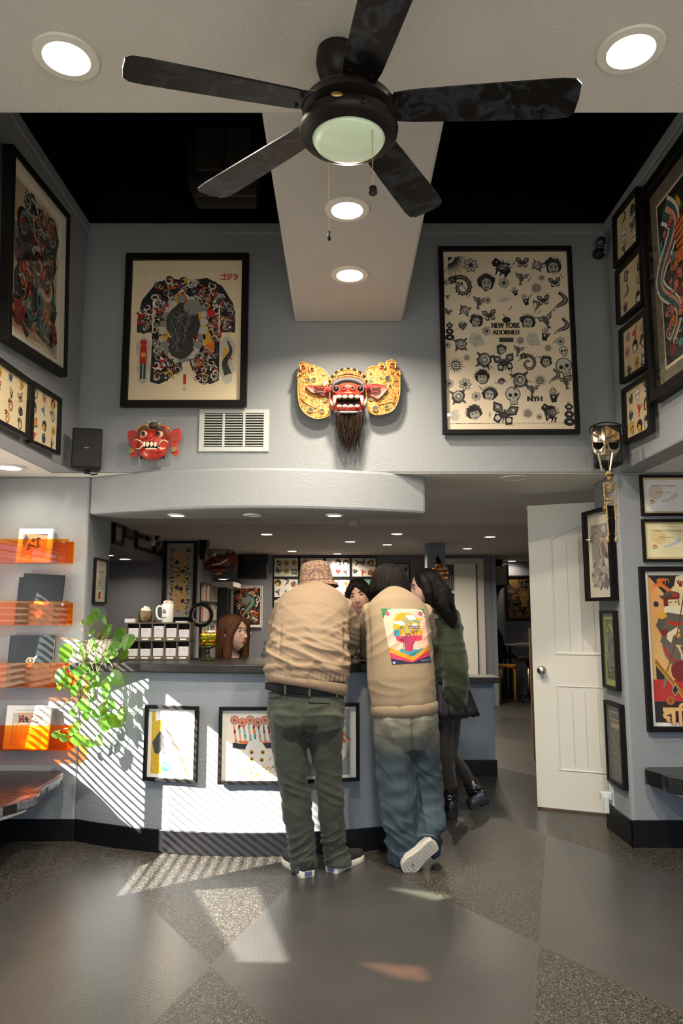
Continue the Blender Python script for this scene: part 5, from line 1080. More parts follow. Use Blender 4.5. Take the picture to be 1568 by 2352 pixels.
def shelf(x1, ytop, ybot, label):
    Yf = SY - .085; a = pt(x1, ytop, Y=Yf); b = pt(x1, ybot, Y=Yf); xl = XW + .005
    r = thing('acrylic_shelf', label, 'shelf', ((xl + a.x) / 2, SY - .04, b.z), 'orange acrylic book shelves on the left wall')
    ob('front_lip', G().box(xl, a.x, Yf - .004, Yf, b.z, a.z), M['orange'], r, bevel=.001)
    ob('shelf_floor', G().box(xl, a.x, Yf, SY - .005, b.z, b.z + .005), M['orange'], r); ob('back_plate', G().box(xl, a.x, SY - .005, SY - .001, b.z + .005, a.z - .01), M['orange'], r)
    for xs in (a.x - .03, XW + .08 if x1 else 0): ob('screw', G().cyl((xs, Yf - .008, a.z - .022), (xs, Yf - .012, a.z - .022), .007, n=14).cyl((xs, Yf - .012, a.z - .022), (xs, SY, a.z - .022), .003, n=8), M['chrome'], r)
    return b.z + .006
def book(label, x0, x1, ytop, zb, art=None, cover=(.75, .72, .68), thick=.022, lean=.03, rot=0, cat='book', off=0, mat=None):
    Yf = SY - .07 + off; a = pt(x0, ytop, Y=Yf + .02); b = pt(x1, ytop, Y=Yf + .02); h_ = a.z - zb; w_ = b.x - a.x
    Mx = Matrix.Translation(((a.x + b.x) / 2, Yf, zb)) @ Matrix.Rotation(-math.atan2(lean, h_), 4, 'X') @ Matrix.Rotation(rot, 4, 'Y')
    r = thing('book', label, cat, ((a.x + b.x) / 2, Yf, zb)); cv = mat or nm('book_cover', cover, .4)
    ob('cover', G().box(-w_ / 2, w_ / 2, 0, .002, 0, h_, 0, Mx).box(-w_ / 2, w_ / 2, thick - .002, thick, 0, h_, 0, Mx).box(-w_ / 2, -w_ / 2 + .003, 0, thick, 0, h_, 0, Mx), cv, r)
    ob('pages', G().box(-w_ / 2 + .004, w_ / 2 - .004, .002, thick - .002, .003, h_ - .003, 0, Mx), nm('page_paper', (.7, .66, .56), .8), r)
    if art:
        A = Art(9); art(A, w_, h_); A.mesh('cover_print', Mx @ Matrix(((1, 0, 0, 0), (0, 0, -1, -.0006), (0, 1, 0, h_ / 2), (0, 0, 0, 1))), r)
def art_botanical(A, w, h):
    A.lv = 1; A.text('BOTANICAL TATTOO', 0, h * .37, .0045, DG); A.rect(-w * .36, -h * .36, w * .36, h * .33, sr('c79372')); A.poly([(-w * .36, h * .1), (-w * .28, h * .33), (-w * .18, h * .2), (-w * .3, -.1 * h)], sr('42506a')); A.poly([(-w * .1, h * .33), (w * .36, h * .3), (w * .36, h * .33)], sr('33405a'))
    A.at(0, 0, w * .5, .6); A.lv = 6
    for k in range(9): A.leaf(-.4 + .1 * k, .2 * math.sin(k), .34, k * .7, sr('26201f'))
    A.lv = 10; A.circ(.1, .3, .12, sr('26201f')); A.circ(.2, -.2, .1, DR); A.at(0, 0, 1); A.lv = 5; A.poly([(-w * .36, -h * .36), (-w * .1, -h * .28), (-w * .05, -h * .36)], WH)
def art_fine(A, w, h):
    A.lv = 1; A.text('CLASSIC TATTOOING BY FINE LINE', 0, h * .38, .005, DG, w=w * .6); A.rect(-w * .34, -h * .42, w * .34, h * .33, sr('b6b2a8')); A.rect(-w * .22, -h * .1, w * .26, h * .33, sr('c79b80')); A.lv = 4
    for i in range(40): A.at(A.r.uniform(-.2, .22) * w, A.r.uniform(.08, .26) * h, .02, A.r.uniform(0, 6)); A.lv = 5 + i % 5; A.blob(0, 0, .5, A.r.choice([DG, BK, GR, DR]), 6, .4, .5)
    A.at(0, 0, 1); A.lv = 12; A.rect(-w * .30, -h * .42, w * .26, h * .10, sr('d8cdb8')); 
    def thin(t, x, y, s_):
        G_ = {'F': [[(0, 0), (0, 1), (.6, 1)], [(0, .55), (.5, .55)]], 'I': [[(.1, 0), (.1, 1)]], 'N': [[(0, 0), (0, 1), (.7, 0), (.7, 1)]], 'E': [[(.6, 1), (0, 1), (0, 0), (.6, 0)], [(0, .52), (.5, .52)]], 'L': [[(0, 1), (0, 0), (.6, 0)]]}
        for ch in t:
            for q in G_[ch]:
                for a1, a2 in zip(q, q[1:]): A.stroke([(x + a1[0] * s_, y + a1[1] * s_), (x + a2[0] * s_, y + a2[1] * s_)], .0018, .0018, sr('7a3f1c'))
            x += s_ * (.35 if ch == 'I' else .9)
    thin('FINE', -w * .25, -.06 * h, h * .12); thin('LINE', -w * .25, -.27 * h, h * .12)
zb = shelf(159, 1238, 1293, 'topmost orange acrylic shelf, holding the white botanical book'); book('white book with a botanical tattoo photo on the topmost orange shelf', 43, 121, 1213, zb, art_botanical)
zb = shelf(157, 1380, 1436, 'second orange acrylic shelf from the top, holding two dark folders')
M['dark'] = nm('dark_grey_board', (.014, .016, .015), .25, spec=.35)
def art_sticker(A, w, h):
    A.lv = 1; A.blob(-.0, -h * .3, .022, OR, 9, .2, 1.1); A.blob(0, -h * .31, .014, sr('d9541e'), 9, .2); A.rect(-.04, -h * .11, .05, -h * .055, sr('c47a28'))
def art_teapot(A, w, h):
    A.lv = 1; A.blob(0, .0, .028, sr('b8b49a'), 12, .12, .8); A.circ(.0, .0, .018, DG, 12, .7); A.circ(0, 0, .010, sr('b8b49a'), 10); A.stroke([(.02, .01), (.04, .03)], .012, .008, sr('b8b49a')); A.blob(0, -.03, .018, OR, 8, .3, .6)
book('dark grey portfolio folder slightly tilted on the second orange shelf', 48, 142, 1318, zb, art_sticker, thick=.012, rot=math.radians(3), mat=M['dark'], off=-.008, cat='folder')
book('dark folder mostly hidden behind the tilted portfolio on the second orange shelf', 43, 130, 1325, zb, None, thick=.01, mat=M['dark'], off=.02, cat='folder')
zb = shelf(160, 1522, 1579, 'third orange acrylic shelf from the top, behind the trailing leaves'); book('large black album with a small round sticker on the third orange shelf', 22, 125, 1459, zb, lambda A, w, h: art_teapot(A, w, h), thick=.02, mat=M['dark'], cat='album')
zb = shelf(160, 1666, 1724, 'lowest orange acrylic shelf, right above the black bench'); book('white book with thin lettering on the lowest orange shelf', 15, 116, 1620, zb, art_fine)
# ================================================================ counter front pictures
def art_k1(A, w, h):
    r = A.r; A.lv = 1; W, H = w / 2, h / 2; A.rect(-W * .88, -H * .92, W * .9, H * .92, sr('f0e8d6')); A.rect(-W * .86, -H * .9, -W * .4, H * .92, sr('c9a92c'))
    for i in range(60): A.at(r.uniform(-.42, -.22) * w, r.uniform(-.43, .43) * h, .03, 1.2); A.lv = 3 + i % 3; A.stroke([(-.5, 0), (0, .1), (.5, 0)], .12, .02, r.choice([sr('a8801c'), sr('dcc258'), OR]))
    A.at(0, 0, 1); A.lv = 7; A.blob(-W * .55, H * .8, .03, WH, 12, .3)
    A.poly([(-W * .82, 0), (-W * .5, H * .35), (-W * .2, H * .1), (-W * .3, -H * .35), (-W * .7, -H * .3)], DG); A.poly([(-W * .3, H * .5), (W * .3, H * .3), (W * .7, -H * .1), (W * .2, -H * .5), (-W * .3, -H * .1)], sr('e9d3b5'))
    for k in range(7): A.stroke([(-W * .4 + k * .02, H * .55 - .03 * k), (W * .1 + k * .02, H * .3 - .05 * k), (W * .6, H * .1 - .06 * k)], .006, .002, r.choice([DG, RD, YE, TE]))
    A.poly([(-W * .5, -H * .3), (-W * .3, -H * .15), (-W * .45, -H * .7)], sr('e9d3b5')); A.poly([(-W * .3, -H * .5), (W * .1, -H * .75), (-W * .4, -H * .85)], TE)
def art_k2(A, w, h):
    r = A.r; A.lv = 1; W, H = w / 2, h / 2; A.rect(-W * .93, -H * .94, W * .93, H * .94, sr('efe3d2'))
    for k in range(8):
        x = -W * .6 + k * W * .25; y = H * .72 - .012 * (k % 2); A.at(x, y, .065, 0); A.lv = 5; A.flower(sr('e08a70'), YE, 10); A.lv = 9; A.circ(0, 0, .2, DR, 10); A.circ(0, 0, .13, YE, 8)
    A.at(0, 0, 1)
    for row in range(4):
        for k in range(10): x = -W * .62 + k * W * .16 + row * .004; y = H * (.52 - .13 * row); A.lv = 4 + row; A.poly([(x, y + .02), (x + .008, y), (x + .002, y - .034), (x - .006, y)], r.choice([TE, sr('7db3a8'), OR, sr('e9a07a'), DR]))
    A.lv = 9; A.poly([(-W * .5, H * .12), (W * .9, H * .1), (W * .8, -.0), (-W * .4, .01)], OR); A.stroke([(-W * .65, H * .0), (-W * .2, -H * .04), (W * .8, -H * .0)], .03, .03, BK); A.blob(W * .1, -H * .25, .07, WH, 12, .1, 1.1)
    for x, y in ((-.02, -.2), (.22, -.2), (-.02, -.4), (.2, -.42)): A.circ(W * x * 1.5, H * y, .013, YE); A.circ(W * x * 1.5, H * y, .007, BK)
    for k in range(20): A.at(r.uniform(-.6, .7) * W, r.uniform(-.85, -.35) * H, .04, r.uniform(0, 6)); A.lv = 4 + k % 5; A.stroke([(-.5, 0), (0, .2), (.5, 0)], .2, .05, r.choice([YE, OR, sr('c9c5a0'), TE]))
def art_k3(A, w, h):
    r = A.r; A.lv = 1; W, H = w / 2, h / 2; A.rect(-W * .86, -H * .92, W * .80, H * .92, sr('8d8a86')); A.circ(-W * .05, 0, W * 1.0, sr('d6cfc0'), 30, 1.1) if False else A.blob(-W * .03, 0, W * .78, sr('d9d2c2'), 24, .03, 1.18)
    for i in range(18): A.at(r.uniform(-.36, .3) * w, r.uniform(-.36, .36) * h, .08, r.uniform(0, 6)); A.lv = 3; A.stroke([(.5 * math.cos(t), .5 * math.sin(t)) for t in (0, .5, 1, 1.5, 2)], .03, .02, sr('b5ad9f'))
    for k in range(6): A.at(-W * .2 + k * .028, H * (.25 + .04 * (k % 2)), .12, .1 * k); A.lv = 6; A.stroke([(0, -.5), (-.1, 0), (.1, .5)], .14, .02, OR); A.stroke([(.05, -.45), (.0, 0), (.12, .4)], .08, .01, r.choice([TE, RD, YE]))
    A.at(0, 0, 1); A.lv = 10; A.blob(W * .0, -H * .05, .06, OR, 12, .2, 1.2); A.blob(W * .0, -H * .38, .05, DG, 12, .2, 1.4); A.blob(W * .0, -H * .36, .03, RD, 10, .3); A.circ(-W * .1, .0, .02, YE); A.circ(W * .15, .0, .02, YE)
    for k in range(5): A.stroke([(W * .1 + .01 * k, -.02), (W * .3, -.01 - .01 * k)], .006, .003, DR)
for lab, x0, x1, yt, yb, art in (('black framed yellow print on the counter front, leftmost, striped by sunlight', 337, 464, 1618, 1795, art_k1), ('black framed print of stacked flowers and a mask on the counter front, behind the man', 507, 660, 1621, 1801, art_k2), ('black framed print on a grey ground at the right end of the counter front', 676, 825, 1615, 1796, art_k3)):
    p0, p1 = pt(x0, yt, Y=4.37), pt(x1, yt, Y=4.34); xm = (p0.x + p1.x) / 2; w_ = p1.x - p0.x
    if xm < -.8: p0, p1 = pt(x0, yt, Y=4.43), pt(x1, yt, Y=4.40); xm = (p0.x + p1.x) / 2; w_ = p1.x - p0.x
    ym_ = arcY(xm); sl_ = (xm + .5) / 2.1; q = pt((x0 + x1) / 2, yb, Y=ym_ - .02)
    frame(lab, V((xm, ym_ - (w_ / 2) ** 2 / 4.2 - .0, (p0.z + q.z) / 2)), (1, sl_, 0), UP, w_, p0.z - q.z, bar=.019, depth=.025, mat=0, paper=WH, art=art, glass=True, off=.004)
# ================================================================ pothos plant
def leafmat():
    m = bpy.data.materials.new('pothos_leaf'); m.use_nodes = True; nt = m.node_tree; b = nt.nodes['Principled BSDF']; o = nt.nodes['Material Output']
    b.inputs['Roughness'].default_value = .35; t = nt.nodes.new('ShaderNodeBsdfTranslucent'); mx = nt.nodes.new('ShaderNodeMixShader'); mx.inputs[0].default_value = .36
    tc_ = nt.nodes.new('ShaderNodeTexCoord'); n = nt.nodes.new('ShaderNodeTexNoise'); n.inputs['Scale'].default_value = 9; r = nt.nodes.new('ShaderNodeValToRGB'); r.color_ramp.elements[0].position = .35; r.color_ramp.elements[1].position = .7
    r.color_ramp.elements[0].color = (.022, .10, .008, 1); r.color_ramp.elements[1].color = (.09, .24, .012, 1)
    nt.links.new(tc_.outputs['Object'], n.inputs[0]); nt.links.new(n.outputs[0], r.inputs[0]); nt.links.new(r.outputs[0], b.inputs['Base Color']); t.inputs[0].default_value = (.30, .52, .015, 1)
    nt.links.new(b.outputs[0], mx.inputs[1]); nt.links.new(t.outputs[0], mx.inputs[2]); nt.links.new(mx.outputs[0], o.inputs[0]); return m
M['leaf'] = leafmat()
def pothos():
    rr = random.Random(8); f = lambda cx, cy, Y: pt(120 + cx / 6.72, 1390 + cy / 6.72, Y=Y)
    base = pt(232, 1500, Y=4.56); r = thing('potted_pothos', 'trailing green pothos in a pale pot at the sunny left end of the counter', 'potted plant', (base.x, base.y, 1.056))
    pm = nm('pale_ceramic_pot', (.62, .56, .46), .35, var=1, vscale=20, col2=(.5, .44, .34)); bx, by = base.x, base.y
    ob('pot', G().lathe([(.001, 1.056), (.06, 1.056), (.078, 1.09), (.085, 1.15), (.075, 1.185), (.068, 1.185), (.07, 1.15), (.001, 1.16)], (bx, by, 0), 36), pm, r, smooth=True, ang=50)
    ob('soil', G().lathe([(.070, 1.16), (.04, 1.175), (.001, 1.178)], (bx, by, 0), 20), nm('soil', (.03, .02, .012), .95, bump=1, bscale=60), r)
    Ls = [(685, 160, 180, -80), (590, 245, 150, -80), (490, 270, 90, -60), (810, 235, 150, -60), (860, 420, 230, -120), (1020, 470, 240, -140), (1165, 590, 270, -100), (950, 650, 200, -150), (920, 775, 180, -140), (1090, 790, 200, -130), (780, 640, 150, -60), (650, 670, 140, -100), (760, 750, 150, -150), (500, 790, 130, -160), (420, 620, 120, -30), (200, 760, 270, -100), (350, 760, 120, -60), (600, 430, 120, -120), (1020, 1140, 280, -35), (840, 1210, 230, -130), (840, 1390, 200, -100), (620, 1430, 150, -95), (390, 1030, 200, -170), (215, 1190, 220, -120), (120, 1120, 250, -100), (440, 1230, 150, -90), (350, 1330, 180, -100), (600, 1120, 180, -80), (700, 1120, 150, -60), (930, 1540, 160, -50), (1100, 1700, 230, -60), (960, 1800, 260, -35), (800, 1620, 220, -95), (810, 1830, 280, -75), (690, 1690, 170, -60), (510, 1570, 240, -40), (530, 1720, 160, -80), (340, 1670, 150, -50), (370, 1890, 180, -120), (310, 1960, 160, -140), (80, 2010, 150, -20), (200, 2060, 150, -30), (420, 2090, 230, -25), (740, 2100, 180, -50), (580, 2150, 160, -15), (640, 1240, 120, -110), (540, 960, 150, -40), (300, 960, 150, -150), (700, 880, 130, -70), (450, 700, 110, -120), (640, 560, 110, -60), (850, 860, 110, -30), (720, 1230, 120, -60), (90, 1290, 100, -120), (250, 1250, 130, -60), (560, 1310, 100, -100)]
    g = G(); stems = G(); bases = []
    for i, (cx, cy, L, ang) in enumerate(Ls):
        hang = cy > 900; Y = rr.uniform(4.30, 4.40) if hang else rr.uniform(4.38, 4.60)
        if cx < 330: Y = rr.uniform(4.36, 4.50)
        c = f(cx, cy, Y); l = L / 6.72 / FPX * 4.35 * 1.02; a = math.radians(ang)
        ux = V((math.cos(a), 0, math.sin(a))); n = V((rr.uniform(-.5, .3), -1, rr.uniform(-.2, .6))).normalized(); ux = (ux - n * ux.dot(n)).normalized(); vy = n.cross(ux)
        fold = rr.uniform(.1, .5); droop = rr.uniform(0, .25)
        prof = [(-.5, .0), (-.47, .14), (-.40, .26), (-.28, .34), (-.12, .375), (.05, .35), (.2, .27), (.34, .16), (.44, .06), (.5, .0)]
        rows = []
        for u, w_ in prof:
            row = []
            for k in (-1, -.5, 0, .5, 1):
                back = -.10 * abs(k) if u < -.2 else 0
                row.append(c + ux * (l * (u + back * (1 if u < -.3 else .5))) + vy * (l * w_ * k) + n * (l * (fold * abs(k) * w_ - droop * max(0, u) ** 2 + .02 * math.sin(u * 14 + k))))
            rows.append(row)
        g.loft(rows, 0, False, False); b0 = c - ux * (l * .46); bases.append((b0, cy, Y, n))
    src = V((bx, by - .02, 1.18)); edge = V((bx + .0, 4.36, 1.10))
    for i, (b0, cy, Y, n) in enumerate(bases):
        up = [(q[0] - b0).length + (0 if q[0].z > b0.z + .02 else 9) for q in bases]; j = min(range(len(up)), key=lambda k: up[k])
        tgt = src if cy < 900 or up[j] > 1 else bases[j][0] + V((0, .01, 0))
        if cy >= 900 and (tgt - b0).length > .35: tgt = edge
        mid = (b0 + tgt) / 2 + V((rr.uniform(-.02, .02), rr.uniform(-.015, .015), .025))
        P = [tgt.lerp(mid, t).lerp(mid.lerp(b0, t), t) for t in [k / 8 for k in range(9)]]; stems.tube(P, .0021, 6)
    for k in range(5): stems.tube([src, src + V((rr.uniform(-.08, .08), -.08, .05)), edge + V((rr.uniform(-.06, .06), 0, 0)), edge + V((rr.uniform(-.1, .06), -.01, -.12)), edge + V((rr.uniform(-.16, .08), -.01, -.30))], .0026, 6)
    o = ob('foliage', g, M['leaf'], r, smooth=True); ob('stems', stems, nm('pothos_stem', (.16, .15, .03), .5), r, smooth=True)
pothos()
# ================================================================ things on the counter
CZ = 1.056
def organizer():
    Y0 = 4.70; a, b = pt(287, 1515, Y=Y0), pt(438, 1430, Y=Y0); x0, x1, z0, z1 = a.x, b.x, CZ, b.z
    wd = nm('aged_brown_wood', (.10, .075, .045), .6, bump=.3, bscale=80, stretch=(1, 1, 8)); ins = nm('dark_inside_wood', (.035, .025, .018), .7); cm = nm('card_stock', (.62, .60, .60), .7)
    r = thing('card_organizer', 'brown wooden organizer with ten pigeonholes of business cards on the counter', 'card organizer', ((x0 + x1) / 2, Y0 + .06, z0)); t = .007
    g = G(); g.box(x0, x1, Y0, Y0 + .12, z1 - t, z1); g.box(x0, x1, Y0, Y0 + .12, z0, z0 + t); w_ = (x1 - x0 - t) / 5; hz = (z1 - z0) / 2
    for k in range(6): g.box(x0 + k * w_, x0 + k * w_ + t, Y0, Y0 + .12, z0 + t, z1 - t)
    g.box(x0, x1, Y0, Y0 + .12, z0 + hz - t / 2, z0 + hz + t / 2); ob('case', g, wd, r, bevel=.0008); ob('back_panel', G().box(x0 + .001, x1 - .001, Y0 + .112, Y0 + .118, z0 + .001, z1 - .001), ins, r)
    for j in range(2):
        zb = z0 + hz * j
        ob('label_rail', G().box(x0, x1, Y0 - .004, Y0 + .002, zb + .001, zb + .024), wd, r)
        for k in range(5):
            xa = x0 + k * w_ + t + .004; xb = xa + w_ - t - .008; h_ = (.058, .058, .072, .058, .05)[k] if j else (.045, .045, .05, .05, .06)[k]
            c = ob('card_stack', G().box(xa, xb, Y0 + .012, Y0 + .03, zb + .022, zb + .022 + h_), cm, r)
            A = Art(k + 5 * j); A.lv = 1; A.rect(-.012, .004, .012, .006, sr('b06a78')); A.rect(-.018, -.004, .018, -.003, sr('a9a3b5')); A.rect(-.015, -.012, .015, -.011, sr('a9a3b5'))
            A.mesh('card_print', Matrix.Translation(((xa + xb) / 2, Y0 + .0115, zb + .022 + h_ * .65)) @ Matrix(((1, 0, 0, 0), (0, 0, -1, 0), (0, 1, 0, 0), (0, 0, 0, 1))), c)
            ob('label_holder', G().box(xa + .012, xb - .012, Y0 - .008, Y0 - .003, zb + .006, zb + .017), M['white'], r, bevel=.001)
    return z1, Y0
oz, oy = organizer()
def on_top(x): return pt(x, 1430, Y=oy + .05)
for lab, xa, xb, hh in (('small stack of white cards on the left end of the card organizer', 289, 313, .024), ('thin stack of white cards on the right end of the card organizer', 405, 431, .009)):
    a, b = on_top(xa), on_top(xb); g = G(); n = max(3, int(hh / .003))
    for k in range(n): g.box(a.x + .0006 * (k % 3), b.x - .0005 * (k % 2), oy + .02, oy + .075, oz + k * hh / n, oz + (k + .85) * hh / n)
    tag(ob('card_stack', g, nm('white_cards', (.6, .58, .55), .7)), lab, 'business cards')
def jar():
    p = on_top(333); r = thing('glass_votive', 'dark glass votive stuffed with crumpled white paper on the card organizer', 'jar', (p.x, oy + .055, oz))
    ob('glass_cup', G().lathe([(.001, 0), (.034, 0), (.042, .012), (.044, .05), (.038, .075), (.036, .075), (.041, .05), (.036, .006), (.001, .006)], (p.x, oy + .055, oz), 28), glassy('smoked_glass', (.75, .68, .58)), r, smooth=True)
    g = G(); g.ell((p.x, oy + .055, oz + .052), (.0355, .035, .045), 18, 14); o = ob('crumpled_paper', g, nm('paper_wad', (.75, .7, .6), .8), r)
    for v in o.data.vertices: v.co *= 1
    rr = random.Random(2)
    for v in o.data.vertices: v.co = v.co + V((rr.uniform(-.004, .004), rr.uniform(-.004, .004), rr.uniform(-.007, .010)))
jar()
tag(ob('black_ball', G().ell((on_top(355).x, oy + .05, oz + .008), .008, 16, 10), M['blackgloss'], smooth=True), 'tiny shiny black ball between the votive and the mug', 'ball')
def mug():
    c = V((pt(384, 1430, Y=oy + .06).x, oy + .06, oz)); r = thing('coffee_mug', 'tall white mug with a black tiger face print on the card organizer', 'mug', c); wm = nm('mug_glaze', (.75, .73, .68), .15, coat=.4)
    ob('mug_body', G().lathe([(.001, 0), (.034, 0), (.037, .006), (.038, .115), (.036, .118), (.034, .115), (.033, .01), (.001, .01)], c, 36), wm, r, smooth=True, ang=50)
    ob('handle', G().tube(crv([c + V((-.036, -.005, .10)), c + V((-.055, -.006, .103)), c + V((-.068, -.008, .085)), c + V((-.066, -.008, .045)), c + V((-.052, -.006, .022)), c + V((-.036, -.005, .022))]), (.0065), 10), wm, r, smooth=True)
    A = Art(3)
    A.at(0, .07, .036); A.blob(0, 0, .4, DG, 10, .2); A.circ(-.15, .1, .1, WH); A.circ(.15, .1, .1, WH); A.circ(-.15, .1, .05, BK); A.circ(.15, .1, .05, BK); A.poly([(-.12, -.1), (.12, -.1), (0, -.22)], WH)
    for k in range(5): A.stroke([(-.45, -.3 + .15 * k), (-.2, -.25 + .15 * k)], .04, .01, WH); A.stroke([(.45, -.3 + .15 * k), (.2, -.25 + .15 * k)], .04, .01, WH)
    A.at(0, 0, 1); A.lv = 3; [A.rect(-.014 + k * .005, .028, -.0105 + k * .005, .034, DG) for k in range(6)]
    vs = A.v; A.v = [(.0388 * math.sin(x / .0388), y, -.0388 * math.cos(x / .0388) - z_) for x, y, z_ in vs]
    A.mesh('mug_print', Matrix.Translation(c) @ Matrix(((1, 0, 0, 0), (0, 0, 1, 0), (0, 1, 0, 0), (0, 0, 0, 1))) @ Matrix.Rotation(.35, 4, 'Y'), r)
    rr = random.Random(4)
    for k in range(7):
        Mx = Matrix.Translation(c + V((rr.uniform(-.015, .018), rr.uniform(-.015, .015), .115))) @ Matrix.Rotation(rr.uniform(-.6, .6), 4, 'Y') @ Matrix.Rotation(rr.uniform(0, 3), 4, 'Z')
        ob('folded_leaflet', G().box(-.014, .014, -.001, .001, -.03, .024, 0, Mx), nm('leaflet', ((.65, .35, .3) if k % 2 else (.72, .66, .6)), .6), r)
mug()
def candy():
    c = V((pt(477, 1517, Y=4.66).x, 4.66, CZ)); r = thing('candy_dish', 'footed dark green glass dish heaped with yellow and orange candy', 'candy dish', c); gl = glassy('green_glass', (.80, .82, .35))
    gd = nm('dark_green_glass', (.025, .035, .008), .12, coat=.5)
    ob('foot', G().lathe([(.001, 0), (.044, 0), (.046, .006), (.03, .014), (.012, .025), (.010, .04), (.016, .048), (.010, .056), (.012, .068), (.035, .078), (.001, .08)], c, 32), gd, r, smooth=True, ang=50)
    ob('bowl', G().lathe([(.02, .076), (.05, .082), (.058, .095), (.062, .14), (.066, .146), (.063, .148), (.058, .14), (.054, .098), (.02, .082)], c, 32), gl, r, smooth=True)
    ob('bowl_rim', G().torus(c + V((0, 0, .084)), .056, .004, 'z', 36, 8), gd, r, smooth=True)
    rr = random.Random(6); cm = [nm('candy_yellow', (.75, .48, .01), .3), nm('candy_orange', (.7, .16, .01), .3), nm('candy_white', (.75, .72, .75), .3), nm('candy_purple', (.2, .12, .3), .3), nm('candy_lime', (.5, .62, .02), .3)]
    for k in range(46):
        lv = k % 5; R = .044 if lv < 4 else .034; a = rr.uniform(0, 6.28); q = rr.uniform(.3, 1) * R; p = c + V((q * math.cos(a), q * math.sin(a), .096 + lv * .019 + rr.uniform(0, .005)))
        m = cm[2 if (lv == 4 and q * math.cos(a) > 0) else 3 if (lv == 4 and k % 3 == 0) else 1 if (lv < 2 and k % 2) else 4 if k % 7 == 0 else 0]
        Mx = Matrix.Translation(p) @ Matrix.Rotation(rr.uniform(0, 3), 4, 'Z') @ Matrix.Rotation(rr.uniform(-.6, .6), 4, 'X'); g = G(); g.ell((0, 0, 0), (.012, .009, .007), 10, 6, 0, Mx); g.add([(.010, 0, 0), (.019, .006, .003), (.019, -.006, -.002), (-.010, 0, 0), (-.019, .006, 0), (-.019, -.006, .002)], [(0, 1, 2), (3, 4, 5)], 0, Mx)
        o = ob('wrapped_candy', g, m, smooth=True); tag(o, 'wrapped candy in the footed green dish', 'candy', 'wrapped candies in the green dish')
candy()
def desk_things():
    bag = G(); rr = random.Random(9); a, b = pt(592, 1505, Y=5.3), pt(632, 1470, Y=5.3)
    n, m_ = 10, 12; rings = []
    for i in range(n):
        t = i / (n - 1); rings.append([V((a.x + (b.x - a.x) * .5 + (b.x - a.x) * (.62 - .22 * t) * math.cos(q) + rr.uniform(-.012, .012) + .03 * t, 5.42 + .08 * math.sin(q) + rr.uniform(-.012, .012), .935 + (b.z - .93) * t + rr.uniform(-.01, .01))) for q in [2 * math.pi * k / m_ for k in range(m_)]])
    bag.loft(rings); tag(ob('plastic_bag', bag, nm('translucent_plastic', (.30, .28, .27), .3, sheen=.2)), 'crumpled pale plastic bag on the desk behind the counter', 'bag')
    tag(ob('work_desk', G().box(-1.4, -.02, 5.27, 5.8, .89, .93).box(-1.4, -1.36, 5.3, 5.75, 0, .89).box(-.06, -.02, 5.3, 5.75, 0, .89), nm('olive_desk_top', (.06, .06, .03), .5)), 'olive topped work desk behind the reception counter', 'desk')
    p = pt(632, 1478, Y=5.4); r = thing('yellow_packet', 'yellow and black packet standing beside the plastic bag', 'packet', (p.x, 5.53, .93))
    ob('packet_body', G().box(p.x - .02, p.x + .03, 5.53, 5.56, .93, p.z + .03), nm('packet_yellow', (.5, .42, .02), .4), r, bevel=.003); ob('packet_band', G().box(p.x - .021, p.x + .031, 5.527, 5.53, .96, .985), M['black'], r)
desk_things()
# ================================================================ pictures and things behind the counter
def art_text(A, w, h):
    A.lv = 1; A.rect(-w / 2, -h / 2, w / 2, h / 2, sr('c9c6b4')); y = h * .40; A.circ(0, y, .008, RD)
    A.text('YOU NEED ME', 0, h * .2, .012, DG, w=w * .7); A.rect(-w * .25, .02, w * .25, .0215, RD); A.rect(-w * .12, -.02, w * .12, .012, sr('b58a80')); A.rect(-w * .25, -.03, w * .25, -.0285, RD); A.text('I BUY', 0, -h * .13, .011, DG); A.text('DESIGN TATTOOS', 0, -h * .19, .011, DG, w=w * .8); A.rect(-w * .1, -h * .42, w * .1, -h * .26, RD)
x_ = -1.6; z1 = pt(230, 1283, Y=4.85).z; z0 = pt(230, 1387, Y=4.9).z
frame('narrow black framed text print with red ornaments on the jamb beside the counter', V((x_, 4.87, (z0 + z1) / 2)), (0, 1, 0), UP, .25, z1 - z0, bar=.012, depth=.018, art=art_text, paper=CR)
def art_doc(A, w, h): A.lv = 1; A.rect(-w / 2, -h / 2, -w * .2, h / 2, sr('2f4f95')); A.rect(-w * .2, -h / 2, w / 2, h / 2, sr('9b9aa5')); [A.rect(-w * .1, h * (.3 - .12 * k), w * .4, h * (.31 - .12 * k), GR) for k in range(6)]
XB = -2.2
def bulk(lab, x0, x1, yt, yb, art, pap):
    ya = -XB * FPX / (784 - x0); yb_ = -XB * FPX / (784 - x1); zt = pt((x0 + x1) / 2, yt, Y=(ya + yb_) / 2).z; zb = pt((x0 + x1) / 2, yb, Y=(ya + yb_) / 2).z
    frame(lab, V((XB, (ya + yb_) / 2, (zt + zb) / 2)), (0, 1, 0), UP, yb_ - ya, zt - zb, bar=.03, depth=.03, art=art, paper=pap, glass=True)
bulk('blue edged certificate high on the bulkhead behind the counter', 254, 277, 1203, 1252, art_doc, WH)
bulk('dark framed grey document second along the bulkhead', 279, 304, 1165, 1237, lambda A, w, h: A.rect(-w * .3, -h * .1, w * .3, h * .4, sr('8d8b86')), sr('3a3836'))
bulk('large framed black and grey drawing in the middle of the bulkhead', 307, 346, 1160, 1266, lambda A, w, h: (A.rect(-w * .4, -h * .3, w * .4, h * .45, sr('77756f')), art_bigcolor(5, sr('77756f'), [DG, BK, GR], 30)(A, w * .8, h * .6)), sr('a29f98'))
bulk('tall narrow green framed print at the far end of the bulkhead', 350, 372, 1150, 1276, None, sr('5d6f58'))
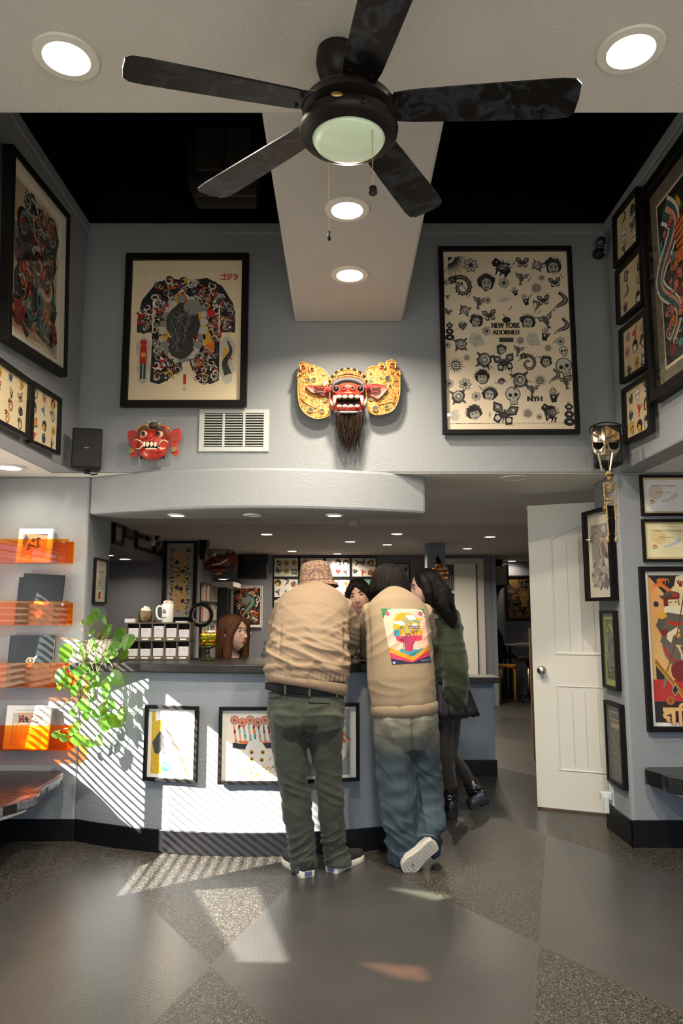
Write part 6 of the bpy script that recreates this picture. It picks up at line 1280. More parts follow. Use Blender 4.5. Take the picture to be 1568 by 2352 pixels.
def whitecam():
    p = pt(357, 1235, Y=8.3); q = pt(350, 1248, Y=8.35); r = thing('white_camera', 'white round indoor camera fixed to the bulkhead beside the tall bamboo print', 'security camera', (q.x, 8.35, q.z))
    ob('camera_head', G().ell(p, (.05, .06, .05), 20, 12), M['white'], r, smooth=True); ob('lens_face', G().ell(p + V((.02, -.03, -.005)), (.032, .035, .038), 16, 10), M['blackgloss'], r, smooth=True); ob('mount', G().ell(q, .035, 16, 10).cyl(q, (XB, q.y, q.z), .02), M['white'], r, smooth=True)
    ob('cable', G().tube([p + V((.05, 0, 0)), p + V((.07, .02, -.03)), p + V((.06, .02, -.09)), q + V((.03, .1, -.06))], .005, 6), M['white'], r, smooth=True)
whitecam()
def art_bamboo(A, w, h):
    r = A.r; A.lv = 1; A.rect(-w * .28, -h * .41, w * .28, h * .41, sr('c2a06a'))
    for i in range(190): A.at(r.choice([r.uniform(-.28, .28), -.32, .3]) * w + r.uniform(-.02, .02), r.uniform(-.46, .44) * h, r.uniform(.02, .07), r.uniform(0, 6.28)); A.lv = 3 + i % 4; A.poly([(-.5, 0), (0, .1), (.5, 0), (0, -.1)], BK)
    for x, y in ((-.12, .24), (.1, .12), (.05, -.12), (-.1, -.1), (.12, -.28)): A.at(x * w, y * h, .07, 0); A.rose(DG, BK)
quad_frame('tall framed print of black bamboo sprigs on tan on the wall behind the card organizer', (374, 1240), (453, 1240), (453, 1426), (374, 1426), dict(Y=8.93), bar=.045, depth=.04, paper=sr('a8a29a'), art=art_bamboo)
def books_shelf():
    r = thing('bookcase', 'narrow bookcase packed with bright book spines beyond the bamboo print', 'bookcase', (-1.8, 9.7, 0)); dk = nm('bookcase_dark', (.02, .015, .013), .6); g = G(); zt, zb = 1.72, .95
    g.box(-1.875, -1.735, 9.15, 9.18, 0, zt); g.box(-1.74, -1.60, 10.4, 10.43, 0, zt)
    for z in (0, .45, .95, 1.22, 1.48, zt - .02): g.box(-1.875, -1.735, 9.18, 10.4, z, z + .02)
    g.box(-1.875, -1.87, 9.18, 10.4, 0, zt); ob('case', g, dk, r); rr = random.Random(12); cols = [(.5, .08, .05), (.6, .5, .4), (.05, .25, .12), (.4, .42, .05), (.5, .5, .5), (.55, .25, .18), (.1, .1, .12), (.6, .58, .5)]
    ms = [nm('book_spine', c_, .5) for c_ in cols]; b0 = None; k = 0
    for z in (.97, 1.24, 1.50):
        y = 9.2
        while y < 10.36:
            t = rr.uniform(.025, .05); h_ = rr.uniform(.15, .22); k += 1
            o = ob('book', G().box(-1.868, -1.74, y, y + t - .002, z, z + h_), ms[rr.randrange(8)], bevel=.002); tag(o, 'upright book with a bright spine in the narrow bookcase', 'book', 'books in the narrow bookcase'); y += t
books_shelf()
r = thing('wall_hoop', 'black curved hoop with a tan inner edge in front of the narrow bookcase', 'hoop', (-1.55, 8.7, 1.2)); p = pt(462, 1412, Y=8.7)
ob('outer_band', G().torus(p, .125, .020, 'y', 36, 10), M['black'], r, smooth=True); ob('inner_band', G().torus(p, .102, .008, 'y', 36, 8), nm('tan_edge', (.25, .18, .12), .5), r, smooth=True); ob('hoop_stand', G().cyl(p + V((0, .01, -.13)), V((p.x, p.y + .01, 0)), .010), M['black'], r)
def tv(lab, x0, x1, y0, y1, Y, th=.06):
    a, b = pt(x0, y0, Y=Y), pt(x1, y1, Y=Y); r = thing('television', lab, 'television', ((a.x + b.x) / 2, Y, b.z)); ob('housing', G().box(a.x, b.x, Y, Y + th, b.z, a.z), M['plastic'], r, bevel=.01); ob('screen', G().box(a.x + .015, b.x - .015, Y - .003, Y, b.z + .03, a.z - .015), nm('tv_screen', (.003, .003, .004), .15), r)
tv('black television on the far wall between the dragon head and the flash frames', 546, 614, 1272, 1330, 10.6)
r = thing('side_television', 'black television seen edge on, hanging right of the bamboo print', 'television', (-1.62, 9, 1.9)); a, b = pt(466, 1193, Y=8.8), pt(483, 1285, Y=8.8)
g = G(); g.loft([[V((a.x, 8.78, a.z + .1)), V((b.x - .0, 8.75, a.z + .1)), V((b.x, 8.95, a.z + .1)), V((a.x, 8.95, a.z + .1))], [V((a.x - .03, 8.78, b.z)), V((b.x - .06, 8.75, b.z)), V((b.x - .06, 8.95, b.z)), V((a.x - .03, 8.95, b.z))]]); ob('housing', g, M['plastic'], r, bevel=.008); g = G(); ob('screen_edge', g.box(a.x - .03, a.x - .012, 8.74, 8.95, b.z + .05, a.z), M['blackgloss'], r)
def dragonhead():
    f = lambda x, y, d=0: pt(x, y, Y=10.2 - d); c = f(510, 1285); r = thing('dragon_head', 'red and gold carved dragon head hanging beside the far television', 'dragon mask', c); rm = nm('dragon_red', (.16, .02, .012), .4); gm = nm('dragon_gold', (.45, .25, .10), .4, .5)
    ob('snout', G().ell(f(505, 1290), (.16, .14, .09)).ell(f(478, 1300, .05), (.06, .07, .055)).ell(f(525, 1284), (.10, .1, .08)), rm, r, smooth=True); ob('jaw', G().ell(f(500, 1308, .02), (.13, .1, .03)), rm, r, smooth=True)
    ob('teeth', G().tube([f(486, 1298, .14), f(505, 1295, .15), f(522, 1285, .12)], .014, 6), M['ivory'], r, smooth=True); ob('horns', G().tube([f(490, 1274), f(482, 1266), f(490, 1262)], [.03, .02, .005], 8).tube([f(520, 1272), f(530, 1264), f(538, 1266)], [.03, .02, .005], 8), gm, r, smooth=True)
    ob('eye', G().ell(f(492, 1274, .11), .028), M['ivory'], r, smooth=True); ob('collar', G().tube([f(535, 1268), f(541, 1290), f(536, 1315)], [.02, .04, .02], 8), rm, r, smooth=True); ob('ear', G().ell(f(473, 1290), (.03, .03, .06)), gm, r, smooth=True); ob('beard', G().ell(f(500, 1316), (.06, .04, .03)), gm, r, smooth=True)
    ob('wall_arm', G().cyl(f(520, 1290), V((-1.88, 10.2, f(520, 1290).z)), .02), rm, r)
dragonhead()
a, b = pt(485, 1318, Y=10.3), pt(545, 1334, Y=10.3)
o = ob('wall_bulkhead_rear', G().box(-1.88, b.x, 9.9, 11.1, 1.70, 1.76), M['backceil']); o['kind'] = 'structure'
downlight(512, 1329, 1.699, .12, .8, 'tiny lit recessed light under the rear bulkhead below the dragon head', 'recessed lights under the bulkhead')
def art_swirlposter(A, w, h):
    r = A.r; A.lv = 1; A.rect(-w * .45, -h * .46, w * .45, h * .46, BK)
    for i in range(80): A.at(r.uniform(-.4, .4) * w, r.uniform(-.42, .42) * h, .12, r.uniform(0, 6)); A.lv = 3 + i % 5; A.stroke([(.5 * math.cos(t), .5 * math.sin(t)) for t in (0, .7, 1.4, 2.1)], .16, .04, r.choice([OR, OR, WH, RD, WH, GR]))
    A.at(0, 0, w * .8, .2); A.lv = 12; A.snake(TE, YE, 2.2, .2); A.at(-.02, .1, w * .4, 0); A.lv = 16; A.blob(0, 0, .4, GR, 10, .3)
quad_frame('white bordered poster of an orange, black and white swirl behind the woman with glasses', (530, 1345), (603, 1345), (603, 1441), (530, 1441), dict(Y=11.08), bar=.015, depth=.02, paper=WH, art=art_swirlposter, fm='white', cat='framed poster')
cols_ = ((629, 685), (689, 743), (747, 803), (807, 863)); rows_ = ((1281, 1325), (1329, 1372), (1376, 1422)); nm_r = ('top', 'middle', 'bottom'); nm_c = ('first', 'second', 'third', 'fourth')
for j, (ya, yb) in enumerate(rows_):
    for i, (xa_, xb_) in enumerate(cols_):
        if j == 2 and i in (2, 3): continue
        pap = sr('d8d2c6') if (i, j) != (3, 1) else sr('3f8f3a')
        quad_frame(f'{nm_c[i]} from the left in the {nm_r[j]} row of flash frames on the far wall', (xa_ - 1.5, ya - 1.5), (xb_ + 1.5, ya - 1.5), (xb_ + 1.5, yb + 1.5), (xa_ - 1.5, yb + 1.5), dict(Y=11.08), bar=.015, depth=.02, paper=pap, art=art_flash(40 + i + 4 * j, 3, 2, pal=(RD, OR, GN, DG, BK)), group='grid of flash frames on the far wall')
quad_frame('framed flash sheet left of the blue column on the far wall', (885, 1293), (941, 1293), (941, 1338), (885, 1338), dict(Y=11.08), bar=.015, depth=.02, paper=sr('b5ada0'), art=art_flash(60, 3, 2))
quad_frame('small framed print on the far wall under the sheet left of the column', (905, 1347), (941, 1347), (941, 1385), (905, 1385), dict(Y=11.08), bar=.015, depth=.02, paper=sr('9d958a'), art=art_flash(61, 2, 2))
r = thing('smoke_detector', 'round white smoke detector on the back room ceiling just past the soffit', 'smoke detector', pt(810, 1197, Z=ZL)); p = pt(810, 1197, Z=ZL)
ob('base', G().lathe([(.001, 0), (.07, 0), (.07, -.012), (.001, -.012)], p, 32), M['trimw'], r, smooth=True, ang=40); ob('cover', G().lathe([(.06, -.012), (.055, -.04), (.03, -.048), (.001, -.048)], p, 32), M['trimw'], r, smooth=True, ang=40)
# column ornament
def ornament():
    f = lambda x, y, d=0: pt(x, y, Y=9.18 - d); c = f(1008, 1345); r = thing('temple_ornament', 'ornate dark red and gold crown figure hanging on the blue column', 'ornament', c); gm = gold_mat('carved_dark_gold', (.28, .14, .04), (.12, .015, .01), 60)
    ob('finial', G().ell(f(1005, 1291), (.045, .04, .05)).ell(f(1005, 1281), (.015, .015, .03)), M['black'], r, smooth=True)
    for k, (y, w_) in enumerate(((1300, .05), (1308, .09), (1318, .12), (1330, .11), (1342, .08))): ob('carved_tier', G().ell(f(1008, y, .02), (w_, .04, .04)), gm, r, smooth=True)
    for q in (-1, 0, 1): ob('crown_point', G().tube([f(1008 + q * 17, 1318), f(1008 + q * 19, 1300)], [.02, .002], 6), gm, r, smooth=True)
ornament()
# far white door
Yd = 11.09; cas = G(); a, b = pt(978, 1283, Y=Yd), pt(1109, 1283, Y=Yd); zt = a.z
cas.box(a.x, b.x, Yd - .03, Yd, zt - .09, zt); cas.box(b.x - .10, b.x, Yd - .03, Yd, 0, zt - .09); cas.box(a.x, a.x + .09, Yd - .03, Yd, 0, zt - .09); struct('trim_2', cas, M['white'], bevel=.005)
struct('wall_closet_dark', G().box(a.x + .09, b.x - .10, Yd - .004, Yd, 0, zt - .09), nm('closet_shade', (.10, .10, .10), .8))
a, b = pt(1042, 1294, Y=11.0), pt(1092, 1294, Y=11.0); o = struct('door_2', G().box(a.x, b.x, 11.0, 11.04, .02, a.z), M['doorw'], bevel=.004)
kp = pt(1048, 1460, Y=10.98); ob('door_knob', G().ell(kp, (.03, .03, .03)), M['chrome'], o, smooth=True)
for z in (a.z - .25, .3): ob('hinge', G().box(b.x - .006, b.x + .006, 10.99, 11.0, z, z + .09), M['chrome'], o)
a, b = pt(1024, 1360, Y=11.05), pt(1042, 1352, Y=11.05); o = ob('closet_shelf', G().box(a.x, b.x, 11.0, 11.08, a.z - .02, a.z + .02), M['white']); tag(o, 'white shelf glimpsed behind the far ajar door', 'shelf')
for k in range(5): x = a.x + .012 + .02 * k; o = ob('shelf_binder', G().box(x, x + .016, 11.0, 11.08, a.z + .021, a.z + .26), nm('binder', ((.05, .05, .05) if k % 2 else (.25, .24, .22)), .5)); tag(o, 'slim dark binder on the closet shelf behind the far door', 'binder', 'binders on the closet shelf')
# ================================================================ alcove at the far right
def art_gold(A, w, h):
    r = A.r; A.lv = 1; A.rect(-w * .46, -h * .47, w * .46, h * .47, sr('6a4a16'))
    for i in range(46): A.at(r.uniform(-.4, .4) * w, r.uniform(-.42, .42) * h, .28, r.uniform(0, 6)); A.lv = 2 + i % 4; A.stroke([(.5 * math.cos(t), .5 * math.sin(t)) for t in (0, .7, 1.4, 2.1)], .18, .05, r.choice([BK, sr('2c1c0c'), sr('7d4a18'), sr('7a2c16'), sr('2a3a34')]))
    A.at(.02, 0, h * .42); A.lv = 8; A.blob(0, .08, .46, sr('2c1c0c'), 14, .2); A.circ(0, .02, .25, sr('8a6a2c'), 16, 1.25); A.poly([(-.12, -.25), (.12, -.25), (.2, -.5), (-.22, -.5)], sr('8a6a2c')); A.stroke([(-.15, .08), (-.04, .07)], .05, .03, BK); A.stroke([(.06, .07), (.17, .08)], .05, .03, BK); A.stroke([(0, .05), (.03, -.08), (-.01, -.1)], .015, .015, BK); A.stroke([(-.06, -.18), (.0, -.165), (.07, -.18)], .04, .03, DR)
    for k in range(7): a = .3 + k * .42; A.stroke([(.25 * math.cos(a), .1 + .25 * math.sin(a)), (.38 * math.cos(a + .2), .1 + .4 * math.sin(a + .2)), (.5 * math.cos(a), .1 + .5 * math.sin(a))], .06, .01, sr('b07a2a'))
quad_frame('dark gold painting of a woman with wild hair in the far right alcove', (1161, 1322), (1240, 1322), (1240, 1426), (1161, 1426), dict(Y=12.48), bar=.03, depth=.03, paper=sr('2c1c0c'), art=art_gold, glass=True, cat='painting', name='framed_painting')
a, b = pt(1132, 1300, Y=12.0), pt(1165, 1343, Y=12.0); r = thing('wall_cabinet', 'white wall cabinet with a dark box on top in the far alcove', 'cabinet', ((a.x + b.x) / 2, 12.2, b.z)); ob('cabinet_box', G().box(2.32, b.x, 12.0, 12.49, b.z, a.z), nm('greyed_white', (.4, .36, .32), .6), r, bevel=.004); ob('dark_edge', G().box(b.x, b.x + .02, 11.98, 12.49, b.z, a.z + .02), M['black'], r)
c = pt(1152, 1284, Y=12.0); tag(ob('storage_box', G().box(2.32, c.x, 12.0, 12.4, a.z + .001, c.z - .04).box(2.31, c.x + .01, 11.99, 12.41, c.z - .04, c.z), M['plastic']), 'dark lidded box on top of the wall cabinet in the far alcove', 'box')
tag(ob('corner_bracket', G().add([(2.32, 12.05, b.z), (b.x, 12.05, b.z), (2.32, 12.05, b.z - .30), (2.32, 12.48, b.z), (b.x, 12.48, b.z), (2.32, 12.48, b.z - .30)], [(0, 1, 2), (3, 5, 4), (0, 3, 4, 1), (1, 4, 5, 2), (0, 2, 5, 3)]), nm('bracket_brown', (.03, .015, .012), .6)), 'dark triangular bracket under the far wall cabinet', 'bracket')
def table():
    a, b = pt(1172, 1486, Y=12), pt(1262, 1486, Y=12); r = thing('work_table', 'dark work table with pale papers in the far right alcove', 'table', ((a.x + b.x) / 2, 11.8, 0)); z = .83
    ob('table_top', G().box(a.x - .05, b.x, 12.02, 12.46, z - .03, z), nm('table_pale', (.16, .14, .12), .5), r, bevel=.005); 
    for x, y in ((a.x, 12.06), (b.x - .1, 12.06), (a.x, 12.42), (b.x - .1, 12.42)): ob('table_leg', G().cyl((x, y, 0), (x, y, z - .03), .02, n=12), M['plastic'], r)
    rr = random.Random(3)
    for k, s_ in enumerate(('left', 'middle', 'right')):
        x = a.x + .1 + .16 * k; g = G(); g.box(-.13, .13, -.1, .1, 0, .008 + .02 * (k == 1), 0, Matrix.Translation((x, 12.2, z + .001)) @ Matrix.Rotation(.4 * k, 4, 'Z')); tag(ob('paper_pile', g, nm('pale_paper', (.45, .42, .4), .8), bevel=.004), f'pale heap of papers on the alcove table, {s_} one', 'papers')
table()
def chair(px, Y, lab, back=True):
    x = pt(px, 1500, Y=Y).x; r = thing('office_chair', lab, 'chair', (x, Y, 0)); m = M['plastic']
    ob('seat', G().box(x - .19, x + .19, Y - .16, Y + .16, .62, .69), m, r, bevel=.03)
    if back: ob('backrest', G().tube([(x - .05, Y - .12, .70), (x - .10, Y - .14, .95), (x - .14, Y - .14, 1.14)], [(.10, .03), (.11, .03), (.05, .02)], 16, lat=(1, 0, 0)), m, r, smooth=True)
    ob('gas_column', G().cyl((x, Y, .12), (x, Y, .62), .028, n=14), M['chrome'], r, smooth=True)
    for k in range(5): a = k * 2 * math.pi / 5; ob('foot', G().tube([(x, Y, .12), (x + .16 * math.cos(a), Y + .16 * math.sin(a), .08)], [.025, .018], 8).ell((x + .16 * math.cos(a), Y + .16 * math.sin(a), .03), .03, 10, 6), m, r, smooth=True)
chair(1150, 12.2, 'black office chair with a slim back at the left of the alcove table'); chair(1212, 11.5, 'backless black swivel seat in the alcove right of the yellow stool', False)
def stool():
    p = pt(1163, 1609, Z=0); x, y = p.x, p.y - .0; r = thing('yellow_stool', 'yellow bentwood stool on the floor of the far right room', 'stool', (x, y, 0)); m = nm('yellow_lacquer', (.65, .30, .01), .4); R = .17; H_ = .52
    ob('seat', G().lathe([(.001, H_), (R, H_), (R + .004, H_ + .012), (R, H_ + .028), (.001, H_ + .028)], (x, y, 0), 32), m, r, smooth=True, ang=40)
    for a in (.5, 2.2, 3.9, 5.5):
        c_, s_ = math.cos(a), math.sin(a); ob('leg', G().tube([(x + .06 * c_, y + .06 * s_, H_ - .008), (x + .12 * c_, y + .12 * s_, H_ - .01), (x + .155 * c_, y + .155 * s_, H_ - .04), (x + .165 * c_, y + .165 * s_, H_ - .1), (x + .165 * c_, y + .165 * s_, 0)], [(.02, .012)] * 5, 8, lat=(-s_, c_, 0)), m, r, smooth=True)
stool()
# ================================================================ people
from mathutils import noise as NZ
def fuse(name, g, m, parent, vox=.008, it=6, fold=None):
    """merge overlapping volumes into one continuous skin; fold(p, n) -> displacement along the normal (cloth folds)"""
    o = ob(name, g, m, parent, smooth=True); O = wloc(parent)
    r = o.modifiers.new('fuse', 'REMESH'); r.mode = 'VOXEL'; r.voxel_size = vox; r.use_smooth_shade = True
    s = o.modifiers.new('smooth', 'SMOOTH'); s.iterations = it; s.factor = .6
    dg = bpy.context.evaluated_depsgraph_get(); dg.update(); me = bpy.data.meshes.new_from_object(o.evaluated_get(dg)); o.modifiers.clear(); old = o.data; o.data = me; bpy.data.meshes.remove(old); me.name = name
    if fold:
        ns = [v.normal.copy() for v in me.vertices]
        for v, n in zip(me.vertices, ns): v.co = v.co + n * fold(v.co + O, n)
        s = o.modifiers.new('smooth', 'SMOOTH'); s.iterations = 1; s.factor = .5
    me.polygons.foreach_set('use_smooth', [True] * len(me.polygons))
    return o
def rg(p, fx, fy, fz, seed=0, sh=2.0):
    """soft ridges 0..1"""
    return (1 - min(1, abs(NZ.noise(V((p.x * fx + seed, p.y * fy + seed * 1.7, p.z * fz - seed)))) * sh)) ** 2
def win(z, c, w): return math.exp(-((z - c) / w) ** 2)
def surf_patch(name, o, quad, mat, parent, off=.002, th=.002, nx=8, ny=4, Y0=3.6):
    O = wloc(parent); bvh = BVHTree.FromPolygons([v.co + O for v in o.data.vertices], [tuple(p.vertices) for p in o.data.polygons]); rows = []
    for j in range(ny + 1):
        row = []
        for i in range(nx + 1):
            u, v = i / nx, j / ny; x = (quad[0][0] * (1 - u) + quad[1][0] * u) * (1 - v) + (quad[3][0] * (1 - u) + quad[2][0] * u) * v; y = (quad[0][1] * (1 - u) + quad[1][1] * u) * (1 - v) + (quad[3][1] * (1 - u) + quad[2][1] * u) * v
            d = (P(x, y, 5) - P(x, y, Y0)).normalized(); h = bvh.ray_cast(P(x, y, Y0), d); row.append(h[0] + h[1] * off if h[0] is not None else P(x, y, 3.9))
        rows.append(row)
    g = G(); g.loft(rows, 0, False, False); q = ob(name, g, mat, parent, smooth=True); m_ = q.modifiers.new('thick', 'SOLIDIFY'); m_.thickness = th; m_.offset = 0; return q
def P(x, y, Y): return pt(x, y, Y=Y)
def head_geo(g, Mx, wide=1.0):
    nu, nv = 64, 48
    def f(d):
        x, y, z = d.x * .074 * wide, d.y * .094, d.z * .118
        fr = max(0, -d.y); e = lambda a, s: math.exp(-(a / s) ** 2)
        if z < -.01: t = (-z - .01) / .108; x *= 1 - .42 * t * t; y += (-.012 * t if y < 0 else -.045 * t * t) 
        if y < 0:
            y = -(-y) ** .9 * .094 ** .1
            y += fr * (-.026 * e(x, .0105) * (e(z + .026, .012) + .55 * e(z + .008, .017)) - .004 * e(z - .04, .012) * e(abs(x) - .03, .02) + .009 * e(z - .016, .013) * e(abs(x) - .031, .016) - .004 * e(z + .02, .02) * e(abs(x) - .042, .018) - .007 * e(z + .057, .009) * e(x, .024) + .003 * e(z + .074, .006) * e(x, .03) - .009 * e(z + .095, .014) * e(x, .025))
            y += -.008 * e(z + .032, .009) * (e(abs(x) - .011, .007)) * fr
        return (x, y, z)
    vs = [f(V((0, 0, -1)))]
    for i in range(1, nv):
        th = math.pi * i / nv
        for j in range(nu):
            ph = 2 * math.pi * j / nu; vs.append(f(V((math.sin(th) * math.cos(ph), math.sin(th) * math.sin(ph), -math.cos(th)))))
    vs.append(f(V((0, 0, 1)))); e = len(vs) - 1; fs = []
    for j in range(nu): fs += [(0, 1 + (j + 1) % nu, 1 + j), (e, e - nu + j, e - nu + (j + 1) % nu)]
    for i in range(nv - 2):
        for j in range(nu): a = 1 + i * nu + j; b = 1 + i * nu + (j + 1) % nu; fs.append((a, b, b + nu, a + nu))
    g.add(vs, fs, 0, Mx)
    for q in (-1, 1): g.ell((q * .074 * wide, .008, -.008), (.010, .018, .030), 12, 8, 0, Mx)
def hmat(c, yaw, pitch=0, roll=0, s=1): return Matrix.Translation(c) @ Matrix.Rotation(yaw, 4, 'Z') @ Matrix.Rotation(pitch, 4, 'X') @ Matrix.Rotation(roll, 4, 'Y') @ Matrix.Scale(s, 4)
def hand_geo(g, w, d, n, s=1.0, side=1, curl=.5):
    d = V(d).normalized(); n = V(n); n = (n - d * n.dot(d)).normalized(); l = d.cross(n) * side
    g.tube([w, w + d * .03 * s, w + d * .085 * s], [(.024 * s, .018 * s), (.036 * s, .016 * s), (.038 * s, .014 * s)], 14, lat=l)
    for k, (off, ln) in enumerate(((-.028, .068), (-.010, .080), (.010, .076), (.027, .060))):
        a = w + d * .080 * s + l * off * s; p = [a]; dd = d.copy()
        for q in (.45, .32, .23): dd = (dd - n * curl * .5).normalized(); p.append(p[-1] + dd * ln * q * s)
        g.tube(p, [.0095 * s, .009 * s, .008 * s, .0065 * s], 10)
    a = w + d * .025 * s - l * .030 * s; g.tube([a, a + (d * .5 - l * .6).normalized() * .035 * s, a + (d * .9 - l * .5 - n * .3).normalized() * .068 * s], [.013 * s, .011 * s, .008 * s], 10)
def face_parts(body, Mx, skin_l, smile=False, eyes=True, wide=1.0, brow=(.02, .012, .008), lip=(.42, .10, .08)):
    lm = nm('lips', lip, .35); wm = nm('eye_white', (.6, .58, .55), .2); bm_ = nm('brow_hair', brow, .6); im = nm('iris', (.03, .015, .008), .15)
    for q in (-1, 1):
        e = ob('eye', G().ell((q * .031, -.074, .014), (.0135, .012, .0055 if smile else .0075), 14, 10, 0, Mx), wm, body, smooth=True)
        ob('iris', G().ell((q * .031, -.0845, .014), (.0055, .003, .0045 if smile else .0055), 12, 8, 0, Mx), im, e, smooth=True)
        ob('eyelid', G().tube([Mx @ V((q * .031 - .015, -.081, .013)), Mx @ V((q * .031, -.087, .021 if not smile else .019)), Mx @ V((q * .031 + .015, -.081, .013))], .0018, 8), bm_, e, smooth=True)
        ob('eyebrow', G().tube([Mx @ V((q * .014, -.090, .032)), Mx @ V((q * .032, -.088, .038)), Mx @ V((q * .050, -.076, .033))], [(.001, .002), (.0012, .0035), (.0008, .001)], 8), bm_, body, smooth=True)
    w_ = .027 if smile else .021; c_ = .008 if smile else 0
    ob('upper_lip', G().tube([Mx @ V((-w_, -.082, -.056 + c_)), Mx @ V((-.008, -.0945, -.053)), Mx @ V((0, -.095, -.0545)), Mx @ V((.008, -.0945, -.053)), Mx @ V((w_, -.082, -.056 + c_))], [.0012, .0034, .003, .0034, .0012], 8), lm, body, smooth=True)
    ob('lower_lip', G().tube([Mx @ V((-w_, -.082, -.057 + c_)), Mx @ V((0, -.093, -.064 - c_ * .3)), Mx @ V((w_, -.082, -.057 + c_))], [.001, .0045, .001], 8), lm, body, smooth=True)
    if smile: ob('teeth', G().ell((0, -.0885, -.0585), (.018, .004, .0035), 12, 6, 0, Mx), M['white'], body, smooth=True)
def skin(name, c): return nm(name, c, .45, sss=.15, bump=.05, bscale=200)
def hair_shell(g, Mx, grow=.012, wide=1.0, front=.02, low=-.06, back=1.0, part=0):
    """cap of hair over the skull, open over the face"""
    g.ell((0, .012, .018), (.078 * wide + grow, .096 + grow, .104 + grow), 28, 18, 0, Mx)
def strands(g, Mx, n, seed, top, fn, r=.0022):
    rr = random.Random(seed)
    for i in range(n):
        P_ = fn(rr, i / n)
        g.tube([Mx @ V(p) for p in P_], [r * .7] + [r] * (len(P_) - 2) + [r * .2], 5)
def hairmat(name, c): return nm(name, c, .6, spec=.18, bump=.5, bscale=140, stretch=(4, 4, .35), bdist=.003)
def shoe(g_sole, g_up, heel, toe, W=.045, H_=.075, Mx=None):
    d = (toe - heel); L = d.length; d.normalize(); s = V((-d.y, d.x, 0)) if abs(d.z) < .9 else V((1, 0, 0)); u = d.cross(s) * -1
    if u.z < 0: u = -u
    outl = [(0, .55), (.02, .75), (.12, .85), (.35, .72), (.55, .86), (.75, 1.0), (.90, .85), (.98, .5), (1.0, 0)]
    def ring(k, h, q=1.0): return [heel + d * (L * t) + s * (W * w_ * k) + u * h for t, w_ in outl] + [heel + d * (L * t) - s * (W * w_ * k) + u * h for t, w_ in outl[::-1][1:]]
    if g_sole is not None: g_sole.loft([ring(1.0, .0), ring(1.04, .006), ring(1.04, .028), ring(.98, .032)])
    prof = lambda t: H_ if t < .35 else H_ * (1 - (t - .35) * .95)
    rings = []
    for f_ in (1.0, .98, .85, .6, .3):
        hh = {1.0: .0, .98: .35, .85: .7, .6: .9, .3: 1.0}[f_]
        rings.append([heel + d * (L * t) + s * (W * w_ * f_ * .96) + u * (.03 + prof(t) * hh) for t, w_ in outl] + [heel + d * (L * t) - s * (W * w_ * f_ * .96) + u * (.03 + prof(t) * hh) for t, w_ in outl[::-1][1:]])
    g_up.loft(rings)
    return d, s, u
